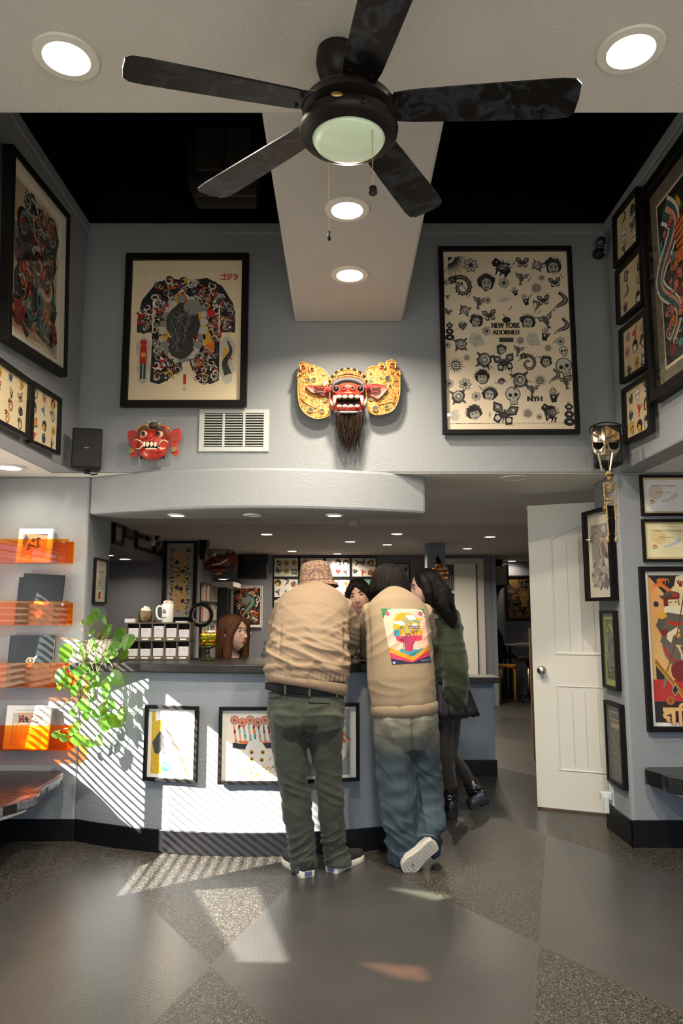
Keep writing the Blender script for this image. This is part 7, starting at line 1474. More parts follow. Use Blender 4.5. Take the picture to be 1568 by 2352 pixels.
# ---------------------------------------------------------------- man in the bucket hat
def fabric(name, c, c2=None, bump=.4, sc=14, st=None, rough=.9, weave=0, sheen=.1, bd=.02): return nm(name, c, rough, bump=bump, bscale=sc, bdet=4, var=1 if c2 else 0, vscale=5, col2=c2, stretch=st, sheen=sheen, bdist=bd)
def man():
    r = thing('person', 'person leaning on the counter in a tan bomber jacket, green trousers and patterned bucket hat', 'person', (-.12, 4.08, 0))
    sk = skin('tanned_skin', (.33, .17, .11))
    hc = P(728, 1343, 4.40); Hm = hmat(hc, math.pi - .15, .35)
    b = G(); head_geo(b, Hm)
    b.tube([P(716, 1560, 3.98), P(716, 1450, 4.10), P(720, 1395, 4.20), P(724, 1368, 4.28), P(728, 1352, 4.36), hc], [(.15, .1), (.16, .11), (.15, .10), (.07, .065), (.058, .06), (.055, .06)], 18, lat=(1, 0, 0))
    el = V((.035, 4.37, 1.118)); el2 = V((-.35, 4.40, 1.118)); wr = V((-.03, 4.60, 1.10)); wr2 = V((-.26, 4.62, 1.10)); shr = P(788, 1402, 4.20); shl = P(655, 1402, 4.20)
    b.tube([P(740, 1398, 4.2), shr, el, wr], [.06, .05, .042, .028], 14); b.tube([P(700, 1398, 4.2), shl, el2, wr2], [.06, .05, .042, .028], 14)
    hand_geo(b, wr, (-.6, .7, 0), (0, 0, 1), 1, 1); hand_geo(b, wr2, (.6, .7, 0), (0, 0, 1), 1, -1)
    for q in (0, 1):
        LL = [(662, 1650, 4.0), (674, 1800, 4.03), (697, 1975, 4.08)] if q == 0 else [(746, 1650, 4.0), (757, 1800, 4.05), (776, 1970, 4.13)]
        b.tube([P(703, 1600, 3.98)] + [P(*k) for k in LL], [.1, .075, .05, .04], 14)
    body = fuse('body', b, sk, r, .006, 3)
    # trousers
    tm = fabric('green_twill', (0.038, 0.043, 0.030), (.049, .055, .038), .35, 160, bd=.002)
    g = G(); g.tube([P(702, 1588, 3.965), P(702, 1615, 3.965), P(703, 1650, 3.97), P(704, 1668, 3.98)], [(.200, .130), (.204, .140), (.200, .140), (.15, .10)], 28, lat=(1, 0, 0)); g.ell(P(664, 1645, 3.945), (.098, .115, .105)); g.ell(P(744, 1645, 3.945), (.098, .115, .105))
    left = [(662, 1640, 3.98, .108), (663, 1700, 3.99, .098), (669, 1760, 4.0, .084), (675, 1805, 4.01, .072), (681, 1850, 4.03, .082), (687, 1900, 4.05, .076), (694, 1945, 4.07, .070), (697, 1980, 4.08, .074), (698, 1994, 4.08, .075)]
    right = [(744, 1640, 3.98, .104), (748, 1700, 4.0, .090), (753, 1760, 4.02, .077), (757, 1805, 4.03, .068), (760, 1850, 4.05, .071), (763, 1900, 4.08, .067), (768, 1945, 4.11, .064), (774, 1972, 4.12, .070), (777, 1986, 4.12, .073)]
    rr = random.Random(1)
    for Lg in (left, right):
        pts, rad = [], []
        for i in range(len(Lg) - 1):
            for k in range(6):
                t = k / 6; a_, b_ = Lg[i], Lg[i + 1]; y = a_[1] + (b_[1] - a_[1]) * t
                rd = a_[3] + (b_[3] - a_[3]) * t; fold = .0035 * math.sin(y * .22 + i) + (.005 * math.sin(y * .45) if y > 1880 else 0)
                pts.append(P(a_[0] + (b_[0] - a_[0]) * t + 1.2 * math.sin(y * .09), y, a_[2] + (b_[2] - a_[2]) * t)); rad.append((rd + fold, rd * 1.02 - fold * .5))
        pts.append(P(*Lg[-1][:3])); rad.append((Lg[-1][3], Lg[-1][3])); g.tube(pts, rad, 24, lat=(1, 0, 0))
    def tf(p, n):
        a = .010 * win(p.z, .80, .09) * (rg(p, 7, 2, 16, 3) - .3) + .012 * win(p.z, .44, .09) * (rg(V((p.x, p.y, p.z + p.x * .5)), 4, 3, 16, 7) - .3) + .011 * win(p.z, .13, .10) * (rg(V((p.x, p.y, p.z - p.x * .6)), 5, 4, 20, 1) - .35)
        return a + .005 * (rg(p, 9, 4, 3, 9) - .4) - .012 * math.exp(-((p.x + .195) / .010) ** 2) * win(p.z, .80, .10)
    tr = fuse('trousers', g, tm, r, .0055, 12, tf)
    for q in (((617, 1591), (646, 1594), (645, 1603), (617, 1603)), ((708, 1601), (757, 1604), (756, 1616), (708, 1615))):
        pf = surf_patch('pocket_flap', tr, q, tm, r, .003, .003)
    for bx_, by_ in ((637, 1598), (715, 1610)): surf_patch('pocket_button', tr, ((bx_ - 2.5, by_ - 2.5), (bx_ + 2.5, by_ - 2.5), (bx_ + 2.5, by_ + 2.5), (bx_ - 2.5, by_ + 2.5)), nm('dark_button', (.04, .045, .03), .4), r, .006, .002, 3, 3)
    bl = G(); prof = []
    for h, e in ((-.020, .0), (-.018, .006), (.018, .006), (.020, .0)): prof.append([P(702, 1580, 3.965) + V(((.208 + e) * math.cos(a), (.140 + e) * math.sin(a), h - .014 * math.cos(a))) for a in [2 * math.pi * i / 48 for i in range(48)]])
    ob('belt', bl.loft(prof, 0, False), nm('black_leather_belt', (.004, .004, .004), .5, spec=.15), r, smooth=True, ang=40)
    for a in (-2.05, -1.45, -.7): 
        c = P(702, 1580, 3.965) + V((.2145 * math.cos(a), .1465 * math.sin(a), -.002 - .014 * math.cos(a))); ob('belt_loop', G().box(-.006, .006, -.002, .002, -.024, .021, 0, Matrix.Translation(c) @ Matrix.Rotation(a + math.pi / 2, 4, 'Z')), tm, tr, bevel=.001)
    # jacket
    jm = fabric('tan_cotton_jacket', (0.205, 0.146, 0.093), (.225, .158, .104), .3, 120, bd=.002, sheen=0)
    J = [(703, 1570, 3.968, .214, .150), (703, 1558, 3.972, .216, .156), (704, 1546, 3.98, .224, .168), (706, 1520, 4.0, .226, .172), (709, 1485, 4.04, .220, .165), (712, 1445, 4.09, .212, .160), (717, 1412, 4.15, .210, .150), (722, 1390, 4.20, .205, .135), (724, 1375, 4.25, .160, .105), (726, 1365, 4.30, .108, .078), (727, 1357, 4.35, .072, .06)]
    pts, rad = [], []
    for i in range(len(J) - 1):
        for k in range(4):
            t = k / 4; q = [J[i][n_] + (J[i + 1][n_] - J[i][n_]) * t for n_ in range(5)]; f_ = (.004 * math.sin(q[1] * .35)) if 1420 < q[1] < 1556 else 0; pts.append(P(q[0], q[1], q[2])); rad.append((q[3] + f_, q[4] + f_))
    pts.append(P(*J[-1][:3])); rad.append(J[-1][3:])
    g = G(); g.tube(pts, rad, 40, lat=(1, 0, 0))
    g.tube([P(752, 1397, 4.2), P(781, 1402, 4.2), P(795, 1440, 4.26), V((.032, 4.33, 1.16)), V((.028, 4.38, 1.135)), V((.0, 4.50, 1.125)), wr], [.085, .088, .080, .078, .072, .062, .042], 20)
    g.tube([P(695, 1397, 4.2), P(660, 1402, 4.2), P(646, 1440, 4.26), V((-.355, 4.34, 1.16)), V((-.35, 4.40, 1.135)), V((-.31, 4.52, 1.125)), wr2], [.085, .088, .080, .078, .072, .062, .042], 20)
    def jf(p, n):
        k = .016 * win(p.z, 1.075, .045) * (rg(V((p.x, p.y, p.z - .25 * p.x)), 8, 3, 9, 2) - .35) + .016 * win(p.z, 1.15, .07) * (rg(V((p.x, p.y, p.z + .35 * p.x)), 3.5, 3, 15, 5) - .35)
        k += .007 * win(p.z, 1.30, .10) * (rg(V((p.x, p.y, p.z - .5 * abs(p.x + .13))), 2.5, 2, 13, 8, 1.6) - .35) + .005 * (rg(V((p.x, p.y, p.z + .4 * p.x)), 5, 5, 26, 4) - .35) * (1 if p.z < 1.3 else .4)
        k -= .012 * math.exp(-((p.x - .022 + (p.z - 1.2) * .05) / .010) ** 2) * win(p.z, 1.19, .10) * (1 if p.y < 4.2 else 0) + .010 * math.exp(-((p.x + .325) / .010) ** 2) * win(p.z, 1.2, .09)
        if p.z < 1.05: k += .004 * math.sin(math.atan2(p.y - 3.97, p.x + .19) * 46) * win(p.z, 1.015, .022)
        return k
    ja = fuse('jacket', g, jm, r, .0055, 6, jf)
    hb = G(); n_ = 90; rings = []
    for z_, e in ((-.021, -.004), (-.020, .0), (0, .0015), (.018, .001), (.022, -.008)):
        rings.append([P(703, 1563, 3.968) + V(((.215 + e) * math.cos(a), (.154 + e) * math.sin(a), z_ * (1 + .5 * max(0, math.cos(a))) - .028 * math.cos(a) - .018 * max(0, math.cos(a)) ** 2)) for a in [2 * math.pi * i / n_ for i in range(n_)]])
    ob('hem_band', hb.loft(rings, 0, False), fabric('tan_ribbing', (0.197, 0.134, 0.087), None, .4, 60, (3, 3, .2), bd=.004), ja, smooth=True)
    co = G(); ob('collar', co.tube([P(703, 1357, 4.33), P(716, 1354, 4.295), P(740, 1354, 4.295), P(758, 1358, 4.34)], [.008, .011, .011, .008], 10), jm, ja, smooth=True)
    # hat
    hm = bpy.data.materials.new('purple_lattice_hat_fabric'); hm.use_nodes = True; nt = hm.node_tree; bs = nt.nodes['Principled BSDF']; bs.inputs['Roughness'].default_value = .85
    t = nt.nodes.new('ShaderNodeTexCoord'); v = nt.nodes.new('ShaderNodeTexVoronoi'); v.feature = 'DISTANCE_TO_EDGE'; v.inputs['Scale'].default_value = 38; v.inputs['Randomness'].default_value = .35
    v2 = nt.nodes.new('ShaderNodeTexVoronoi'); v2.feature = 'DISTANCE_TO_EDGE'; v2.inputs['Scale'].default_value = 70; mn = nt.nodes.new('ShaderNodeMath'); mn.operation = 'MINIMUM'
    rp_ = nt.nodes.new('ShaderNodeValToRGB'); rp_.color_ramp.elements[0].position = .03; rp_.color_ramp.elements[0].color = (.09, .045, .05, 1); rp_.color_ramp.elements[1].position = .10; rp_.color_ramp.elements[1].color = (.30, .19, .095, 1)
    nt.links.new(t.outputs['Object'], v.inputs[0]); nt.links.new(t.outputs['Object'], v2.inputs[0]); nt.links.new(v.outputs[0], mn.inputs[0]); nt.links.new(v2.outputs[0], mn.inputs[1]); nt.links.new(mn.outputs[0], rp_.inputs[0]); nt.links.new(rp_.outputs[0], bs.inputs['Base Color'])
    Ht = Matrix.Translation(hc + V((-.005, -.005, .03))) @ Matrix.Rotation(-.10, 4, 'Y') @ Matrix.Rotation(-.12, 4, 'X')
    ht = ob('bucket_hat', G().lathe([(.001, .108), (.05, .107), (.076, .098), (.088, .080), (.096, .03), (.101, -.008), (.107, -.018), (.128, -.046), (.131, -.051), (.126, -.049), (.100, -.018), (.094, -.008), (.088, .03), (.001, .085)], (0, 0, 0), 48, 0, Ht), hm, r, smooth=True)
    ob('stitched_seam', G().torus((0, 0, -.014), .106, .0015, 'z', 48, 6, 0, Ht), nm('purple_thread', (.10, .04, .05), .8), ht, smooth=True)
    g = G(); g.ell(hc + V((0, -.03, -.022)), (.080, .07, .062), 24, 14); ob('hair', g, hairmat('short_dark_hair', (.02, .012, .008)), r, smooth=True)
    # shoes
    for heel, toe, k in ((V((-.172, 4.005, 0)), V((-.30, 4.265, 0)), 0), (V((-.055, 4.075, 0)), V((.105, 4.305, 0)), 1)):
        so_, up = G(), G(); d, s, u = shoe(so_, up, heel, toe, .05, .06)
        sh = ob('shoe', up, nm('black_suede', (.012, .011, .013), .85), r, smooth=True, ang=50)
        ob('rubber_sole', so_, nm('white_rubber', (.70, .64, .52), .5), sh, smooth=True, ang=50); c = heel + d * -.001 + u * .02
        Mx = Matrix((s, u, d * -1)).transposed().to_4x4(); Mx.translation = heel - d * .004 + V((0, 0, .017))
        ob('heel_tab', G().box(-.019, .019, -.010, .012, -.004, .004, 0, Mx), nm('blue_heel_label', (.09, .11, .22), .4), sh, bevel=.001)
man()
# ---------------------------------------------------------------- person in the printed sweatshirt
def raster_patch(A, nx, ny, mapfn, name, parent, mat):
    """print A (drawn on 0..1 x 0..1) as a fine coloured patch following a garment; mapfn(u, v) -> point"""
    cells = {}
    for f, c in zip(A.f, A.c):
        P_ = [(A.v[i][0] * nx, A.v[i][1] * ny) for i in f]; xs = [p[0] for p in P_]; ys = [p[1] for p in P_]
        for j in range(max(0, int(min(ys))), min(ny, int(max(ys)) + 1)):
            y = j + .5; xc = []
            for k in range(len(P_)):
                (x1, y1), (x2, y2) = P_[k - 1], P_[k]
                if (y1 > y) != (y2 > y): xc.append(x1 + (y - y1) / (y2 - y1) * (x2 - x1))
            xc.sort()
            for a, b in zip(xc[::2], xc[1::2]):
                for i in range(max(0, int(a + .5)), min(nx, int(b + .5))): cells[(i, j)] = c
    idx = {}; vs = []; fs = []; cs = []; O = wloc(parent)
    for (i, j), c in cells.items():
        q = []
        for a, b in ((i, j), (i + 1, j), (i + 1, j + 1), (i, j + 1)):
            if (a, b) not in idx: idx[(a, b)] = len(vs); vs.append(tuple(mapfn(a / nx, b / ny) - O))
            q.append(idx[(a, b)])
        fs.append(tuple(q)); cs.append(c)
    me = bpy.data.meshes.new(name); me.from_pydata(vs, [], fs); at = me.color_attributes.new('ink', 'FLOAT_COLOR', 'CORNER'); buf = []
    for c in cs: buf += [c[0] * .74, c[1] * .74, c[2] * .74, 1] * 4
    at.data.foreach_set('color', buf); me.polygons.foreach_set('use_smooth', [True] * len(fs)); me.materials.append(mat); o = bpy.data.objects.new(name, me); COL.objects.link(o); o.parent = parent; WL[o.name] = O; return o
def backprint(A):
    T = lambda x, y: ((x - (888 + 72 * (y - 417) / 375)) / 275, (y - 417) / 375)
    pg = lambda pts, c: A.poly([T(*p) for p in pts], c)
    def st(pts, a, b, c): A.stroke([T(*p) for p in pts], a, b, c)
    NV = sr('28284a'); PKb = sr('e9bba6'); OG = sr('e99a1c'); TL_ = sr('3a8fa0'); HP = sr('d63b5c'); GG = sr('1f7a3c')
    A.rect(0, 0, 1, 1, PKb); pg([(888, 417), (955, 417), (925, 440), (900, 490)], GG); pg([(1165, 415), (1110, 415), (1140, 440), (1175, 480)], GG)
    pg([(905, 480), (930, 425), (960, 420), (940, 460)], sr('f2e2c4')); pg([(1175, 470), (1150, 425), (1120, 420), (1140, 455)], sr('f2e2c4'))
    for x in (928, 1142): A.circ(*T(x, 450), .055, HP, 14, .8); A.circ(*T(x, 450), .022, TL_, 10, .8)
    # profile head filled with a landscape
    pg([(972, 490), (985, 460), (1020, 445), (1070, 448), (1115, 470), (1138, 500), (1145, 530), (1152, 560), (1165, 580), (1158, 600), (970, 600), (965, 540)], OG)
    for k in range(9):
        a = .15 + k * .16; st([(1010, 475), (1010 + 60 * math.cos(a), 475 + 45 * math.sin(a)), (1010 + 140 * math.cos(a), 475 + 125 * math.sin(a))], .012, .035, TL_ if k % 2 else OG)
    A.circ(*T(1005, 475), .085, OG, 16, .75)
    for x, y, w_ in ((1085, 478, .10), (1062, 470, .06), (1010, 515, .09), (985, 512, .07), (1030, 520, .06), (1108, 528, .06)): A.blob(*T(x, y), w_, WH, 12, .1, .45)
    pg([(972, 520), (1003, 522), (1003, 560), (972, 560)], OG); pg([(972, 560), (1012, 560), (1012, 605), (975, 605)], TL_)
    for x, y in ((1020, 548), (1125, 572), (1103, 580)):
        st([(x, y), (x - 2, 605)], .012, .012, BR)
        for k in range(6): a = k * 1.05; st([(x, y), (x + 16 * math.cos(a), y + 14 * math.sin(a) - 3)], .022, .006, GG)
    pg([(1068, 534), (1142, 536), (1142, 556), (1068, 553)], NV); st([(1110, 552), (1112, 605)], .014, .014, HP)
    vs, fs = font_poly('NORTH PARK'); xs = [v_[0] for v_ in vs]; wd = max(xs)
    A.lv += 1; b = len(A.v); A.v += [(T(1072 + v_[0] / wd * 66, 551 - v_[1] * 17)[0], T(1072 + v_[0] / wd * 66, 551 - v_[1] * 17)[1], 0) for v_ in vs]
    for f_ in fs: A.f.append(tuple(i + b for i in f_)); A.c.append(WH)
    pg([(985, 605), (1165, 600), (1160, 632), (1140, 640), (1120, 640), (1105, 665), (1105, 715), (1040, 718), (1052, 690), (1045, 655), (1020, 645), (990, 635)], HP)
    for k in range(9): st([(990 + 16 * k, 602), (1000 + 15 * k, 622), (1035 + 8 * k, 640 + 3 * k), (1040 + 8 * k, 720)], .014, .011, NV)
    A.circ(*T(1068, 600), .062, NV, 16, .7); A.circ(*T(1068, 600), .045, HP, 16, .7); A.circ(*T(1068, 600), .03, OG, 14, .7); A.circ(*T(1068, 600), .014, TL_, 10, .7)
    pg([(1005, 700), (1030, 688), (1050, 705), (1085, 712), (1110, 695), (1140, 700), (1175, 690), (1170, 720), (1100, 745), (1040, 735)], TL_)
    pg([(938, 675), (1105, 748), (1220, 665), (1226, 700), (1105, 775), (945, 712)], OG); pg([(945, 712), (1105, 775), (1226, 700), (1232, 745), (1110, 800), (952, 750)], HP); pg([(952, 750), (1100, 785), (1230, 742), (1236, 800), (958, 806)], NV)
    A.blob(*T(975, 782), .04, sr('b9c7cf'), 10, .1, .45); st([(1165, 777), (1222, 772)], .01, .01, sr('9aa6c0'))
def sweat():
    r = thing('person', 'person with dark bobbed hair, tan sweatshirt with bright back print and faded wide jeans', 'person', (.32, 4.12, 0)); sk = skin('light_skin', (.55, .33, .24))
    hc = P(893, 1345, 4.46); Hm = hmat(hc, math.pi + .1, .3)
    b = G(); head_geo(b, Hm); b.tube([P(922, 1600, 4.12), P(918, 1480, 4.17), P(908, 1410, 4.25), P(902, 1380, 4.33), P(898, 1362, 4.40), hc], [(.13, .1), (.14, .1), (.14, .09), (.06, .055), (.05, .052), (.05, .055)], 18, lat=(1, 0, 0))
    wr = V((.12, 4.66, 1.095)); wr2 = V((.34, 4.74, 1.095)); eL = V((.165, 4.44, 1.11)); eR = V((.46, 4.50, 1.13))
    b.tube([P(890, 1405, 4.26), P(852, 1410, 4.26), eL, wr], [.05, .045, .036, .025], 14); b.tube([P(930, 1405, 4.26), P(972, 1410, 4.26), eR, wr2], [.05, .045, .036, .025], 14); hand_geo(b, wr, (.5, .7, 0), (0, 0, 1), .92, -1); hand_geo(b, wr2, (-.5, .7, 0), (0, 0, 1), .92, 1)
    for LL in ([(905, 1660, 4.12), (913, 1800, 4.16), (922, 1965, 4.24)], [(968, 1660, 4.12), (985, 1800, 4.24), (990, 1925, 4.20)]): b.tube([P(930, 1640, 4.1)] + [P(*k) for k in LL], [.1, .07, .05, .038], 14)
    fuse('body', b, sk, r, .006, 3)
    # jeans: real wash, tan at the seat fading to blue
    jm = bpy.data.materials.new('faded_denim'); jm.use_nodes = True; nt = jm.node_tree; bs = nt.nodes['Principled BSDF']; bs.inputs['Roughness'].default_value = .9
    t = nt.nodes.new('ShaderNodeTexCoord'); sp = nt.nodes.new('ShaderNodeSeparateXYZ'); nz = nt.nodes.new('ShaderNodeTexNoise'); nz.inputs['Scale'].default_value = 6; nz.inputs['Detail'].default_value = 5; ad = nt.nodes.new('ShaderNodeMath'); ad.operation = 'MULTIPLY_ADD'; ad.inputs[1].default_value = .16
    nt.links.new(t.outputs['Object'], sp.inputs[0]); nt.links.new(t.outputs['Object'], nz.inputs[0]); nt.links.new(nz.outputs[0], ad.inputs[0]); nt.links.new(sp.outputs[2], ad.inputs[2])
    rp_ = nt.nodes.new('ShaderNodeValToRGB'); cr = rp_.color_ramp; cr.elements[0].position = .1; cr.elements[0].color = (.035, .060, .080, 1); cr.elements[1].position = .90; cr.elements[1].color = (.175, .170, .125, 1); e = cr.elements.new(.66); e.color = (.032, .048, .058, 1); e = cr.elements.new(.45); e.color = (.055, .080, .092, 1); e = cr.elements.new(.79); e.color = (.13, .127, .098, 1)
    wv = nt.nodes.new('ShaderNodeTexNoise'); wv.inputs['Scale'].default_value = 16; wv.inputs['Detail'].default_value = 4; bp = nt.nodes.new('ShaderNodeBump'); bp.inputs['Strength'].default_value = .5; bp.inputs['Distance'].default_value = .002; wv.inputs['Scale'].default_value = 140; nt.links.new(t.outputs['Object'], wv.inputs[0]); nt.links.new(wv.outputs[0], bp.inputs['Height']); nt.links.new(bp.outputs[0], bs.inputs['Normal'])
    nt.links.new(ad.outputs[0], rp_.inputs[0]); nt.links.new(rp_.outputs[0], bs.inputs['Base Color'])
    g = G(); g.tube([P(927, 1580, 4.12), P(928, 1640, 4.12), P(929, 1680, 4.12), P(930, 1715, 4.13)], [(.165, .12), (.180, .135), (.178, .135), (.15, .11)], 28, lat=(1, 0, 0))
    A_ = [(903, 1650, 4.12, .110), (903, 1710, 4.12, .110), (908, 1770, 4.13, .108), (913, 1830, 4.15, .108), (919, 1890, 4.18, .102), (924, 1940, 4.20, .094), (926, 1978, 4.21, .084)]
    B_ = [(967, 1650, 4.12, .095), (972, 1710, 4.14, .088), (980, 1770, 4.18, .084), (984, 1820, 4.20, .080), (987, 1860, 4.19, .078), (987, 1895, 4.16, .076), (984, 1925, 4.14, .066)]
    for Lg, ph in ((A_, 0), (B_, 1.5)):
        pts, rad = [], []
        for i in range(len(Lg) - 1):
            for k in range(6): tt = k / 6; q = [Lg[i][n_] + (Lg[i + 1][n_] - Lg[i][n_]) * tt for n_ in range(4)]; f_ = .005 * math.sin(q[1] * .16 + ph) * (1 if q[1] > 1740 else .4); pts.append(P(q[0] + 1.5 * math.sin(q[1] * .07 + ph), q[1], q[2])); rad.append((q[3] + f_, q[3] - f_))
        pts.append(P(*Lg[-1][:3])); rad.append(Lg[-1][3]); g.tube(pts, rad, 24, lat=(1, 0, 0))
    g.tube([P(990, 1900, 4.22), P(998, 1940, 4.24), P(1000, 1968, 4.25)], [.05, .045, .03], 16)
    g.ell(P(900, 1660, 4.09), (.085, .10, .12)); g.ell(P(960, 1660, 4.09), (.080, .10, .12))
    def jf(p, n):
        k = .012 * (rg(V((p.x + .12 * p.z, p.y, p.z)), 11, 5, 1.6, 2) - .4) * min(1, max(.2, (.85 - p.z) * 3)) + .016 * win(p.z, .18, .12) * (rg(V((p.x, p.y, p.z + .7 * p.x)), 5, 4, 14, 6) - .35) + .010 * win(p.z, .48, .12) * (1 if p.x > .38 else .3) * (rg(V((p.x, p.y, p.z + .9 * p.x)), 4, 3, 15, 8) - .35)
        return k + .006 * win(p.z, .78, .06) * (rg(p, 8, 3, 14, 4) - .3) - .014 * math.exp(-((p.x - .375 - (.8 - p.z) * .03) / .009) ** 2) * win(p.z, .70, .14) * (1 if p.y < 4.12 else 0)
    je = fuse('jeans', g, jm, r, .0055, 14, jf)
    ob('hem_stitching', G().tube([P(958, 1921, 4.085), P(975, 1916, 4.07), P(995, 1920, 4.075), P(1008, 1930, 4.10)], .004, 6), nm('pale_thread', (.10, .14, .16), .8), je, smooth=True)
    # sweatshirt
    sm = fabric('tan_fleece', (0.232, 0.172, 0.104), (.262, .192, .122), .25, 150, None, sheen=.05, bd=.002)
    J = [(928, 1630, 4.12, .174, .132), (927, 1612, 4.12, .182, .142), (922, 1560, 4.13, .188, .148), (919, 1510, 4.15, .186, .146), (915, 1460, 4.18, .184, .142), (911, 1425, 4.21, .184, .135), (909, 1402, 4.24, .176, .125), (907, 1388, 4.27, .150, .11), (905, 1376, 4.30, .105, .088), (903, 1369, 4.335, .070, .068)]
    g = G(); g.tube([P(*j[:3]) for j in J], [j[3:] for j in J], 40, lat=(1, 0, 0))
    g.tube([P(885, 1404, 4.25), P(856, 1408, 4.26), P(841, 1445, 4.34), eL + V((0, -.02, .015)), V((.15, 4.52, 1.115)), wr], [.07, .072, .064, .058, .05, .036], 20)
    g.tube([P(935, 1404, 4.25), P(968, 1410, 4.26), P(978, 1450, 4.36), eR + V((0, 0, .015)), V((.42, 4.60, 1.12)), wr2], [.07, .072, .066, .058, .05, .036], 20)
    def sf(p, n):
        k = .010 * (rg(V((p.x, p.y, p.z)), 9, 4, 1.5, 3) - .4) * min(1, max(0, (1.25 - p.z) * 3)) + .004 * win(p.z, .95, .05) * (rg(p, 4, 3, 12, 5) - .35) + .007 * win(p.z, 1.2, .1) * (rg(V((p.x, p.y, p.z - .8 * p.x)), 3, 3, 12, 9) - .35)
        k -= .014 * math.exp(-((p.x - .150 - (1.2 - p.z) * .02) / .010) ** 2) * win(p.z, 1.22, .12) * (1 if p.y < 4.3 else 0)
        return k
    sw = fuse('sweatshirt', g, sm, r, .006, 7, sf)
    rings = []
    for dz, e in ((-.033, -.006), (-.031, .0), (-.005, .0025), (.022, .003), (.030, -.006)): rings.append([P(928, 1626, 4.12) + V(((.182 + e) * math.cos(a), (.140 + e) * math.sin(a), dz + .010 * math.cos(a))) for a in [2 * math.pi * i / 64 for i in range(64)]])
    ob('hem_rib', G().loft(rings, 0, False), fabric('tan_rib_knit', (0.227, 0.166, 0.101), None, .5, 120, (4, 4, .15), bd=.003), sw, smooth=True)
    ob('neck_rib', G().tube([P(880, 1375, 4.30), P(890, 1368, 4.275), P(905, 1365, 4.265), P(922, 1368, 4.275), P(934, 1376, 4.31)], [.008, .011, .012, .011, .008], 10), fabric('tan_rib_knit', (0.227, 0.166, 0.101), None, .5, 120, bd=.003), sw, smooth=True)
    dg = bpy.context.evaluated_depsgraph_get(); dg.update(); ev = sw.evaluated_get(dg); me = ev.to_mesh(); O = wloc(r); bvh = BVHTree.FromPolygons([v.co + O for v in me.vertices], [tuple(p.vertices) for p in me.polygons])
    cam0 = V((0, 0, CAMH)); TLp, TRp, BRp, BLp = (875, 1398), (974, 1399), (990, 1522), (900, 1526)
    def mp(u, v):
        x = (TLp[0] * (1 - u) + TRp[0] * u) * (1 - v) + (BLp[0] * (1 - u) + BRp[0] * u) * v; y = (TLp[1] * (1 - u) + TRp[1] * u) * (1 - v) + (BLp[1] * (1 - u) + BRp[1] * u) * v
        o_ = P(x, y, 3.8); h = bvh.ray_cast(o_, V((0, 1, 0)))   # straight back onto the cloth
        return (h[0] + h[1] * .0018) if h[0] is not None else P(x, y, 4.05)
    def mp2(u, v):
        # the cloth is printed by laying the patch flat from behind: aim from the photo's outline at the cloth depth
        p = mp(u, v); x = (TLp[0] * (1 - u) + TRp[0] * u) * (1 - v) + (BLp[0] * (1 - u) + BRp[0] * u) * v; y = (TLp[1] * (1 - u) + TRp[1] * u) * (1 - v) + (BLp[1] * (1 - u) + BRp[1] * u) * v
        o_ = P(x, y, p.y - .12); o_.z = P(x, y, p.y).z; o_.x = P(x, y, p.y).x; h = bvh.ray_cast(o_, V((0, 1, 0))); return (h[0] + h[1] * .0018) if h[0] is not None else p
    A = Art(5); backprint(A); raster_patch(A, 250, 310, mp2, 'back_print', sw, M['fabricink']); ev.to_mesh_clear()
    # hair
    hm = hairmat('black_brown_hair', (.006, .004, .003)); g = G(); g.ell(hc + V((0, -.02, .018)), (.094, .108, .102), 28, 18); g.tube([hc + V((0, -.03, .02)), hc + V((.002, -.04, -.04)), hc + V((.004, -.05, -.085))], [(.090, .085), (.106, .080), (.098, .05)], 24, lat=(1, 0, 0)); h = fuse('hair', g, hm, r, .006, 6)
    g = G(); rr = random.Random(4)
    for i in range(420):
        a = math.pi * rr.uniform(-.12, 1.12); ca, sa = math.cos(a), -math.sin(a); R = rr.uniform(.98, 1.05); L = rr.uniform(.085, .115) - .02 * abs(ca); wv_ = rr.uniform(-.01, .01)
        Q = []
        for k in range(8):
            t = k / 7; z_ = .112 * math.cos(t * 1.75) if t < .8 else None; th = t * 1.55; q = math.sin(min(th, 1.5)); z_ = .115 * math.cos(th) if t < .6 else .115 * math.cos(.93) - (t - .6) / .4 * (L + .07)
            w_ = q * .1 if t < .6 else .08 + (t - .6) * .095
            Q.append(hc + V((ca * w_ * R * 1.05 + wv_ * t * math.sin(t * 5 + i), -.02 + sa * w_ * R * 1.08, .018 + z_)))
        g.tube(Q, [.002, .004, .0042, .004, .0038, .0034, .0026, .0006], 5)
    ob('hair_strands', g, hm, h, smooth=True)
    # shoes: left flat on the floor, right on its toe with the sole to the back
    wt = nm('white_leather', (.62, .60, .56), .45); sl_ = nm('offwhite_sole', (.55, .50, .42), .6, bump=.6, bscale=60, bdist=.003)
    s1, u1 = G(), G(); shoe(s1, u1, V((.33, 4.22, 0)), V((.36, 4.48, 0)), .045, .06); sh = ob('shoe', u1, wt, r, smooth=True, ang=50); ob('sole', s1, sl_, sh, smooth=True, ang=50)
    toe = P(935, 1975, 4.08); toe.z = .02; heel = P(993, 1942, 4.06)
    d = (toe - heel).normalized(); nrm = V((.05, -.93, -.30)); nrm = (nrm - d * nrm.dot(d)).normalized(); side = d.cross(nrm); L = (toe - heel).length + .045
    outl = [(0, .5), (.02, .70), (.10, .82), (.30, .74), (.50, .80), (.72, 1.0), (.88, .88), (.97, .55), (1.0, 0)]
    def ring(k, h_): return [heel + d * (L * (t - .08)) + side * (.048 * w_ * k) + nrm * h_ for t, w_ in outl] + [heel + d * (L * (t - .08)) - side * (.048 * w_ * k) + nrm * h_ for t, w_ in outl[::-1][1:]]
